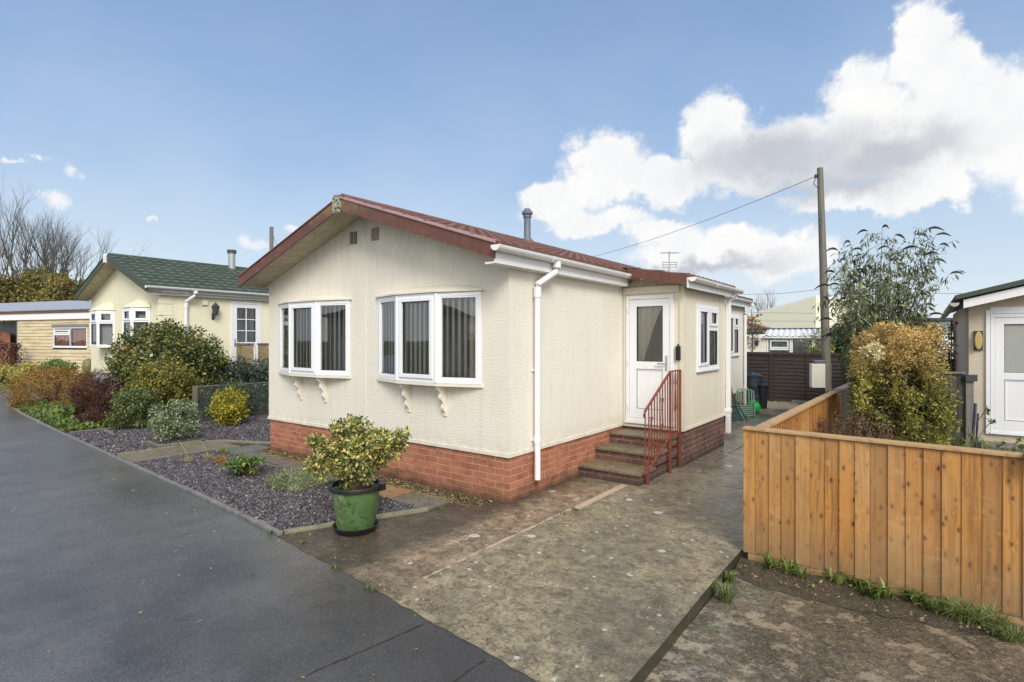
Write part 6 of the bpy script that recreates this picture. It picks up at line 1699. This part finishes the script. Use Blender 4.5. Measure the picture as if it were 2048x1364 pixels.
# white conservatory chalet
cv = thing('conservatory_home', 'white glazed conservatory with corrugated clear roof beyond the brown fence', 'conservatory', (-3, 23, 0))
a = Vector((*V(1470, 22.5), 0)); b = Vector((*V(1700, 20.6), 0)); uu = (b-a).normalized(); nn = Vector((uu.y, -uu.x, 0)); Fcv = Fr(a, uu, nn); Lc = (b-a).length
def ucv(px):
    q_ = (px-1024)/1098; dx, dy = FWD[0]+RGT[0]*q_, FWD[1]+RGT[1]*q_
    return (dx*a.y - dy*a.x)/(dy*uu.x - dx*uu.y)
k0 = ucv(1533)
mb = MB(); mb.fbox(Fcv, -.5, k0, 0, 1.95, -5, -.0); mb.build('wall', M['render_cream'], cv)
mb = MB(); mb.fbox(Fcv, k0+.002, Lc, 0, .75, -.2, 0); mb.build('dwarf_wall', M['upvc'], cv)
w1_ = ucv(1582); w2_ = ucv(1627)
window(cv, Fcv, k0+.01, w1_, .8, 1.83, [(.12, w1_-k0-.1, .9, 1.36, False), (.12, w1_-k0-.1, 1.44, 1.75, True)], curtain='net', room='room_mid')
window(cv, Fcv, w1_+.01, w2_, .8, 1.83, [(.08, w2_-w1_-.1, .9, 1.76, False)], curtain='net', room='room_mid')
window(cv, Fcv, w2_+.01, Lc, .8, 1.83, [(.12, Lc-w2_-.1, .9, 1.76, False)], curtain='net', room='room_mid')
mb = MB(); mb.fbox(Fcv, k0-.1, Lc+.2, 1.84, 1.91, -.02, .14); mb.build('fascia', M['upvc'], cv)
mb = MB(); vs = []; K = 60
for (n_, z) in ((.18, 1.915), (-2.2, 2.20)):
    for i in range(K+1): vs.append(Fcv(k0-.1+(Lc-k0+.3)*i/K, z+(.03 if (i//2) % 2 else 0), n_))
mb.add(vs, [(i, i+1, i+1+K+1, i+K+1) for i in range(K)])
mb.build('roof', M['poly_white'], cv)
mb = MB(); mb.fbox(Fcv, -.8, Lc+.5, 2.20, 2.27, -5, -2.2); mb.extrude([Fcv(-.8, 1.97, .2), Fcv(k0-.12, 2.05, .2), Fcv(k0-.12, 2.13, .2), Fcv(-.8, 2.04, .2)], nn*-5); mb.build('flat_roof', M['metal_dark'], cv)
mb = MB(); mb.fbox(Fcv, -.8, k0-.12, 1.86, 1.965, .201, .23); mb.build('verge_board', M['upvc'], cv)
mb = MB(); c_ = Fcv(k0-.35, 1.62, .12); mb.lathe([(0,-.12),(.05,-.1),(.08,.06),(.1,.08),(0,.18)], tuple(c_), 8); mb.build('wall_lamp', M['metal_dark'], cv)
# red roofed home
rh = thing('red_roof_home', 'cream home with faded red roof behind the conservatory', 'bungalow', (*V(1540, 32), 0))
a2 = Vector((*V(1440, 34), 0)); Fr2 = Fr(a2, (.8,.6), (.6,-.8))
g0, g1 = .0, 4.2
mb = MB(); mb.poly([Fr2(0,0), Fr2(3.4,0), Fr2(3.4,2.25), Fr2(1.9,2.7), Fr2(0,2.3)]); mb.add([Fr2(3.4,0), Fr2(7,0,-4), Fr2(7,2.5,-4), Fr2(3.4,2.5)], [(0,1,2,3)]); mb.build('wall', M['smooth_cream'], rh)
mb = MB(); mb.add([Fr2(1.5,2.82,.2), Fr2(3.7,2.25,.2), Fr2(6.4,2.25,-4), Fr2(4.0,2.86,-4)], [(0,1,2,3)]); mb.add([Fr2(1.5,2.82,.2), Fr2(-1,2.4,.2), Fr2(.5,2.4,-4), Fr2(4.0,2.86,-4)], [(0,1,2,3)]); mb.build('roof', M['pink_roof'], rh)
mb = MB(); mb.extrude([Fr2(1.5,2.72,.21), Fr2(3.7,2.15,.21), Fr2(3.7,2.25,.21), Fr2(1.5,2.82,.21)], nn*.05); mb.build('verge_board', M['verge_red'], rh)
# large pale industrial shed
ish = thing('industrial_shed', 'large pale cream industrial shed with shallow roof in the distance', 'warehouse', (*V(1570, 60), 0))
P1 = Vector((*V(1506, 66), 0)); P2 = Vector((*V(1632, 60), 0)); P3 = Vector((*V(1760, 62), 0)); P0_ = Vector((*V(1440, 70), 0))
def hz(py, t): return 1.8+(678-py)/1098*t
mb = MB()
mb.add([P1, P2, P2+Vector((0,0,hz(594,60))), P1+Vector((0,0,hz(629,66)))], [(0,1,2,3)])
mb.add([P2, P3, P3+Vector((0,0,hz(604,62))), P2+Vector((0,0,hz(594,60)))], [(0,1,2,3)])
mb.add([P0_, P1, P1+Vector((0,0,hz(629,66))), P0_+Vector((0,0,hz(628,70)))], [(0,1,2,3)])
mb.build('wall', M['industrial'], ish)
mb = MB(); mb.extrude([P1+Vector((0,0,hz(629,66))), P2+Vector((0,0,hz(594,60))), P2+Vector((0,0,hz(591,60))), P1+Vector((0,0,hz(626,66)))], (-.2, .6, 0)); mb.extrude([P2+Vector((0,0,hz(594,60))), P3+Vector((0,0,hz(604,62))), P3+Vector((0,0,hz(600,62))), P2+Vector((0,0,hz(591,60)))], (-.2,.6,0)); mb.build('roof_trim', M['upvc_trim'], ish)
# low grey building and parked vehicles right
gb_ = thing('grey_building', 'low flat roofed grey building behind the garden screen', 'building', (*V(1870, 34), 0))
a3 = Vector((*V(1770, 35), 0)); F3 = Fr(a3, (.9,.43), (.43,-.9))
mb = MB(); mb.fbox(F3, 0, 16, 0, 2.95, -6, 0); mb.build('wall', simple('grey_block', (.26,.25,.24), .9, .15, 1.5), gb_)
mb = MB(); mb.fbox(F3, -.2, 16.2, 2.952, 3.12, -6.1, .15); mb.build('roof_edge', M['metal_dark'], gb_)
for u in (2.6, 6.2): 
    mb = MB(); mb.fbox(F3, u, u+.5, .5, 2.8, .001, .1); mb.build('pilaster', simple('buff_pilaster', (.45,.36,.24), .8, .15), gb_)
def car(x, y, rz, label, paint):
    t = thing('parked_car', label, 'car', (x, y, 0), rz=0)
    c, s_ = math.cos(rz), math.sin(rz); T = lambda u, v, z: (x+u*c-v*s_, y+u*s_+v*c, z)
    sec = [(-2.0,.35),(-2.05,.75),(-1.9,.95),(-1.3,1.0),(-.75,1.42),(.45,1.45),(1.1,1.02),(1.9,.88),(2.05,.65),(2.0,.35)]
    mb = MB(); mb.extrude([T(u,-.82,z) for u, z in sec], Vector(T(0,.82,0))-Vector(T(0,-.82,0))); b_ = mb.build('body', paint, t, bevel=.06)
    mb = MB()
    for sd in (-.83, .83): mb.add([T(-1.15,sd,1.02), T(.95,sd,1.03), T(.40,sd,1.37), T(-.68,sd,1.36)], [(0,1,2,3)])
    mb.build('window', M['car_glass'], t)
    for u in (-1.3, 1.3):
        for sd in (-.8, .8):
            wv = MB(); ring = [T(u+.31*math.cos(a_*.3927), sd, .31+.31*math.sin(a_*.3927)) for a_ in range(16)]
            wv.extrude(ring, (Vector(T(0,.1,0))-Vector(T(0,-.1,0)))*(1 if sd > 0 else -1)); wv.build('wheel', M['black_plastic'], t)
x, y = V(1880, 27); car(x, y, R(35), 'red car parked beyond the garden screen, mostly hidden', M['car_red'])
wl = MB(); FwL = Fr(V(1850, 20), (1,.35), (.35,-1)); wl.fbox(FwL, 0, 2.6, 0, 1.95, -.1, 0); tag(wl.build('white_wall', M['upvc_trim']), 'white painted wall glimpsed under the red car', 'wall')

# far trees
FT_ = 'bare trees on the left skyline'
def bare(px, t_, py_top, label, seed, L0=None, up=.14, ang=.46, maxd=6, m='bark', nsp=(2,3), grp=FT_, nm='bare_tree', shr=.76):
    x, y = V(px, t_); h = 1.8+(678-py_top)/1098*t_; t = thing(nm, label, 'tree', (x, y, 0), grp)
    q = random.Random(seed); tips = []
    # scale so the final height fits
    tm = MB(); tm.tube([(x,y,-.2),(x,y,h*.16),(x+.1,y,h*.30)], [h*.028, h*.023, h*.019], 8); tm.build('trunk', M[m], t)
    mb = MB(); L = h*.215
    for k in range(5):
        a_ = k*1.257+q.uniform(-.4,.4); d = Vector((math.cos(a_)*.40, math.sin(a_)*.40, 1.0)).normalized()
        if k == 0: d = Vector((.03,.02,1)).normalized()
        grow(mb, Vector((x+.1*k/5, y, h*(.24 if k else .29))), d, L*q.uniform(.85,1.1), h*.0125, 1, q, up, nsp, ang, shr, 5, tips, maxd)
    mb.build('crown', M[m], t)
bare(48, 46, 400, 'tall bare tree, leftmost and highest on the left skyline', 101, maxd=7)
bare(-20, 48, 430, 'bare tree cut by the left edge of the picture', 102, maxd=7)
bare(100, 47, 428, 'bare tree in the middle of the left skyline group', 103, maxd=7)
bare(136, 45, 466, 'shortest bare tree, nearest the green roof', 104, ang=.5, maxd=7)
bare(85, 56, 440, 'slimmer bare tree behind the middle of the left group', 107, maxd=6)
bare(1536, 75, 572, 'small bare pinkish tree above the industrial shed', 105, ang=.5, m='stem_brown', grp='far bare trees on the right', maxd=6)
def mass(px, t_, w, h, label, m, seed, n=20000, L=.20, zc=None):
    x, y = V(px, t_); t = thing('autumn_tree', label, 'tree', (x, y, 0), 'bushy trees behind the clapboard chalet')
    p, nr = lumps(n, (x, y, h*.55), (w, w, h*.5), 70, w*.28, seed, .3, .45); leaf_mesh('crown', p, nr, L, L*.5, M[m], t, seed)
    mb = MB(); mb.tube([(x,y,-.2),(x,y,h*.6)], [.25,.1], 7); mb.build('trunk', M['bark_dark'], t)
mass(-60, 38, 3.0, 6.0, 'russet bushy tree at the far left beyond the chalet', 'leaf_autumn', 111)
mass(5, 38, 2.6, 5.9, 'brown green bushy tree left of the middle behind the chalet', 'leaf_autumn', 112)
mass(65, 39, 2.7, 6.4, 'olive bushy tree behind the chalet roof', 'leaf_autumn', 113)
mass(120, 38, 2.3, 5.9, 'ochre bushy tree just left of the green roof', 'leaf_autumn', 114)
mass(165, 41, 2.0, 5.6, 'small green bushy tree touching the green roof edge', 'leaf_far_green', 115)
mass(95, 43, 2.2, 7.7, 'greener tree rising above the ochre bushes', 'leaf_far_green', 116)
mass(140, 44, 1.8, 6.9, 'small green tree top between the bare trunks', 'leaf_far_green', 117)
x, y = V(543, 34)
t = thing('utility_pole', 'distant wooden pole rising above the left slope of the red roof', 'utility pole', (x, y, 0))
mb = MB(); mb.tube([(x,y,0),(x,y,1.8+224/1098*34)], [.16,.12], 8); mb.build('shaft', M['wood_post'], t)
e = V(600, 60); cable('short cable running down from the distant left pole', (x, y, 1.8+218/1098*34), (*e, 6.0), .4, .012)
e = V(-200, 60); a = V(150, 50); cable('thin cable across the bare trees on the left', (*a, 1.8+138/1098*50), (*e, 1.8+150/1098*60), .2, .02)

# what stands behind the viewpoint, across the road: shows only as reflections in the glass
oh = thing('opposite_home', 'cream bungalow across the road reflected in the bay windows', 'bungalow', (-9, -10, 0))
mb = MB(); mb.box(-13, -6.5, -16, -10, .5, 2.7); mb.build('wall', M['smooth_cream'], oh)
mb = MB(); mb.extrude([(-13.3,-9.6,2.7),(-6.2,-9.6,2.7),(-9.75,-9.6,3.8)], (0,-7,0)); mb.build('roof', M['tile_green'], oh)
mb = MB(); mb.box(-12.98, -6.52, -15.98, -10.02, 0, .49); mb.build('skirting', M['brick'], oh)
for x in (-11.8, -8.8): mb = MB(); mb.box(x, x+1.6, -9.99, -9.95, 1.2, 2.2); mb.build('window', M['room'], oh)
shrub('hedge', 'dark hedge across the road reflected in the bay windows', 'hedge', (-3.5, -9.5, 0), (3.2,1.2,1.5), 1.2, 5000, .3, .2, 'leaf_holly', 90, .5, 121)

# ================================================================ SKY, SUN, CAMERA
SUN_EL, SUN_AZ = 36.0, 50.0     # degrees; azimuth measured from -y (towards the viewer's right) 
sd = Vector((math.sin(R(SUN_AZ)), -math.cos(R(SUN_AZ)), 0)) * math.cos(R(SUN_EL)) + Vector((0,0,math.sin(R(SUN_EL))))
lamp_ = bpy.data.lights.new('sun', 'SUN'); lamp_.energy = 2.75; lamp_.angle = R(24); lamp_.color = (1.0, .95, .87)
so = bpy.data.objects.new('sun', lamp_); C.objects.link(so); so.rotation_euler = sd.to_track_quat('Z', 'Y').to_euler()
wd = bpy.data.worlds.new('World'); scene.world = wd; wd.use_nodes = True
nt = wd.node_tree; nt.nodes.clear(); N = NT(nt)
sky = N.n('ShaderNodeTexSky', sky_type='NISHITA', sun_disc=False)
sky.sun_elevation = R(SUN_EL); sky.sun_rotation = math.atan2(sd.x, sd.y); sky.dust_density = .6; sky.air_density = 1.0; sky.ozone_density = 1.0
D = N.n('ShaderNodeTexCoord').outputs['Generated']
dx, dy, dz = N.sep(D)[:3]
az = N.math('ARCTAN2', dx, dy); el = N.math('ARCSINE', dz)
def azel(px, py):
    a = (px-1024)/1098; v = Vector((FWD[0]+RGT[0]*a, FWD[1]+RGT[1]*a, (678-py)/1098)).normalized()
    return math.atan2(v.x, v.y), math.asin(v.z)
wob1 = N.noise(D, 5.5, 8, .62, .2, out=1); wob2 = N.noise(D, 18, 6, .6, .1, out=1)
w1 = N.sep(wob1); w2 = N.sep(wob2)
azw = N.math('ADD', N.math('ADD', az, N.math('MULTIPLY', N.math('SUBTRACT', w1[0], .5), .13)), N.math('MULTIPLY', N.math('SUBTRACT', w2[0], .5), .09))
elw = N.math('ADD', N.math('ADD', el, N.math('MULTIPLY', N.math('SUBTRACT', w1[1], .5), .10)), N.math('MULTIPLY', N.math('SUBTRACT', w2[1], .5), .08))
def blob(px, py, rx, ry, A=None, E=None):
    a0, e0 = azel(px, py); ca = math.cos(math.atan((px-1024)/1098))
    ra = rx/1098*ca*ca; re_ = ry/1098*ca
    u = N.math('MULTIPLY', N.math('SUBTRACT', A or azw, a0), 1/ra); v = N.math('MULTIPLY', N.math('SUBTRACT', E or elw, e0), 1/re_)
    return N.math('SUBTRACT', 1.0, N.math('SQRT', N.math('ADD', N.math('MULTIPLY', u, u), N.math('MULTIPLY', v, v))))
def union(L):
    o = L[0]
    for b_ in L[1:]: o = N.n('ShaderNodeMath', {0: o, 1: b_, 2: .25}, operation='SMOOTH_MAX').outputs[0]
    return o
big = [(1835,80,75,75),(1890,165,100,80),(1735,205,95,85),(1985,250,120,130),(1830,300,170,110),(1650,300,170,80),(1430,262,85,72),(1500,330,150,70),(1210,335,95,80),(1120,405,85,50),(1330,360,100,50),(1420,505,190,50),(1540,520,110,50),(1330,460,90,28),(1860,395,90,45),(1525,365,35,30),(2150,250,190,190),(2060,200,90,90),
       (1200,440,110,30),(1700,400,150,40)]
small = [(155,346,34,17),(118,402,48,20),(70,318,22,9),(30,316,14,8),(5,335,16,10),(512,492,42,16),(590,466,30,8),(1960,590,18,16),(2040,590,26,14),(310,445,20,8)]
den = union([blob(*b_) for b_ in big])
dsm = union([blob(*b_, N.math('ADD', az, N.math('MULTIPLY', N.math('SUBTRACT', w2[0], .5), .10)), N.math('ADD', el, N.math('MULTIPLY', N.math('SUBTRACT', w2[1], .5), .05))) for b_ in small])
edge_ = N.noise(D, 30, 7, .6)
back = N.mr(N.n('ShaderNodeVectorMath', {0: D, 1: (FWD[0], FWD[1], 0)}, operation='DOT_PRODUCT').outputs[1], -.25, .15, 1, 0, 'SMOOTHSTEP')
backc = N.math('MULTIPLY', back, N.mr(N.noise(D, 2.6, 6, .6), .38, .56, .45, 1))  # unseen cloud cover behind the camera, added as ambient fill
den2 = N.math('ADD', den, N.math('MULTIPLY', N.math('SUBTRACT', edge_, .5), .55))
cov = N.math('POWER', N.mr(den2, -.10, .34, 0, 1, 'SMOOTHSTEP'), 1.35)
cov_s = N.math('MULTIPLY', N.mr(N.math('ADD', dsm, N.math('MULTIPLY', N.math('SUBTRACT', edge_, .5), 1.5)), .0, 1.0, 0, 1, 'SMOOTHSTEP'), .85)
cov = N.math('MAXIMUM', N.math('MAXIMUM', cov, cov_s), backc)
# thin veil towards the horizon and wisps
wisp = N.noise(N.scale(D, (2, 2, 4)), 1.3, 6, .55, .3)
veil = N.math('MULTIPLY', N.mr(wisp, .40, .85), N.mr(el, .0, .5, .75, .18))
grey_b = union([blob(*b_) for b_ in ((1560,320,230,62),(1760,320,190,60),(1650,370,190,50),(1400,540,190,24))])
gsh = N.math('MULTIPLY', N.mr(N.math('ADD', grey_b, N.math('MULTIPLY', N.math('SUBTRACT', N.noise(D, 4, 5, .55), .5), .55)), -.25, .85, 0, 1, 'SMOOTHSTEP'), 1.0)
puff = N.mr(N.noise(D, 13, 7, .62, .15), .35, .62)
ccol = N.mix(gsh, (1.0, .995, .985), (.56, .58, .63))
ccol = N.mix(N.math('MULTIPLY', N.math('SUBTRACT', 1.0, puff), .28), ccol, (.68, .73, .82))
# clear sky: physical sky, slightly lifted towards the pale haze of the photo
bgs = N.n('ShaderNodeBackground', {'Color': sky.outputs[0], 'Strength': .15})
haze = N.mr(el, .0, .5, .92, .75)
hcol = N.ramp(N.mr(el, 0, .6), [(0, (.80,.86,.91)), (.2, (.62,.75,.88)), (.5, (.38,.545,.80)), (.85, (.265,.42,.71)), (1, (.24,.38,.68))])
hcol = N.mix(N.math('MULTIPLY', veil, .8), hcol, (.80,.86,.93))
bgh = N.n('ShaderNodeBackground', {'Color': hcol, 'Strength': 1.0})
m1 = N.n('ShaderNodeMixShader', {0: haze, 1: bgs.outputs[0], 2: bgh.outputs[0]})
bgc = N.n('ShaderNodeBackground', {'Color': ccol, 'Strength': N.math('MULTIPLY_ADD', back, .45, 1.0)})  # the added fill clouds behind the camera shine brighter than the visible ones
m2 = N.n('ShaderNodeMixShader', {0: cov, 1: m1.outputs[0], 2: bgc.outputs[0]})
ow = nt.nodes.new('ShaderNodeOutputWorld'); nt.links.new(m2.outputs[0], ow.inputs[0])

cam = bpy.data.cameras.new('camera'); co = bpy.data.objects.new('camera', cam); C.objects.link(co)
co.location = (0, 0, EYE); co.rotation_euler = (math.pi/2, 0, math.atan2(.6, .8))
cam.sensor_width = 36; cam.lens = 1098/2048*36; cam.shift_y = -(682-678)/2048.0
cam.clip_start = .05; cam.clip_end = 2000
scene.camera = co
scene.view_settings.view_transform = 'Standard'; scene.view_settings.look = 'None'; scene.view_settings.exposure = 0; scene.view_settings.gamma = 1
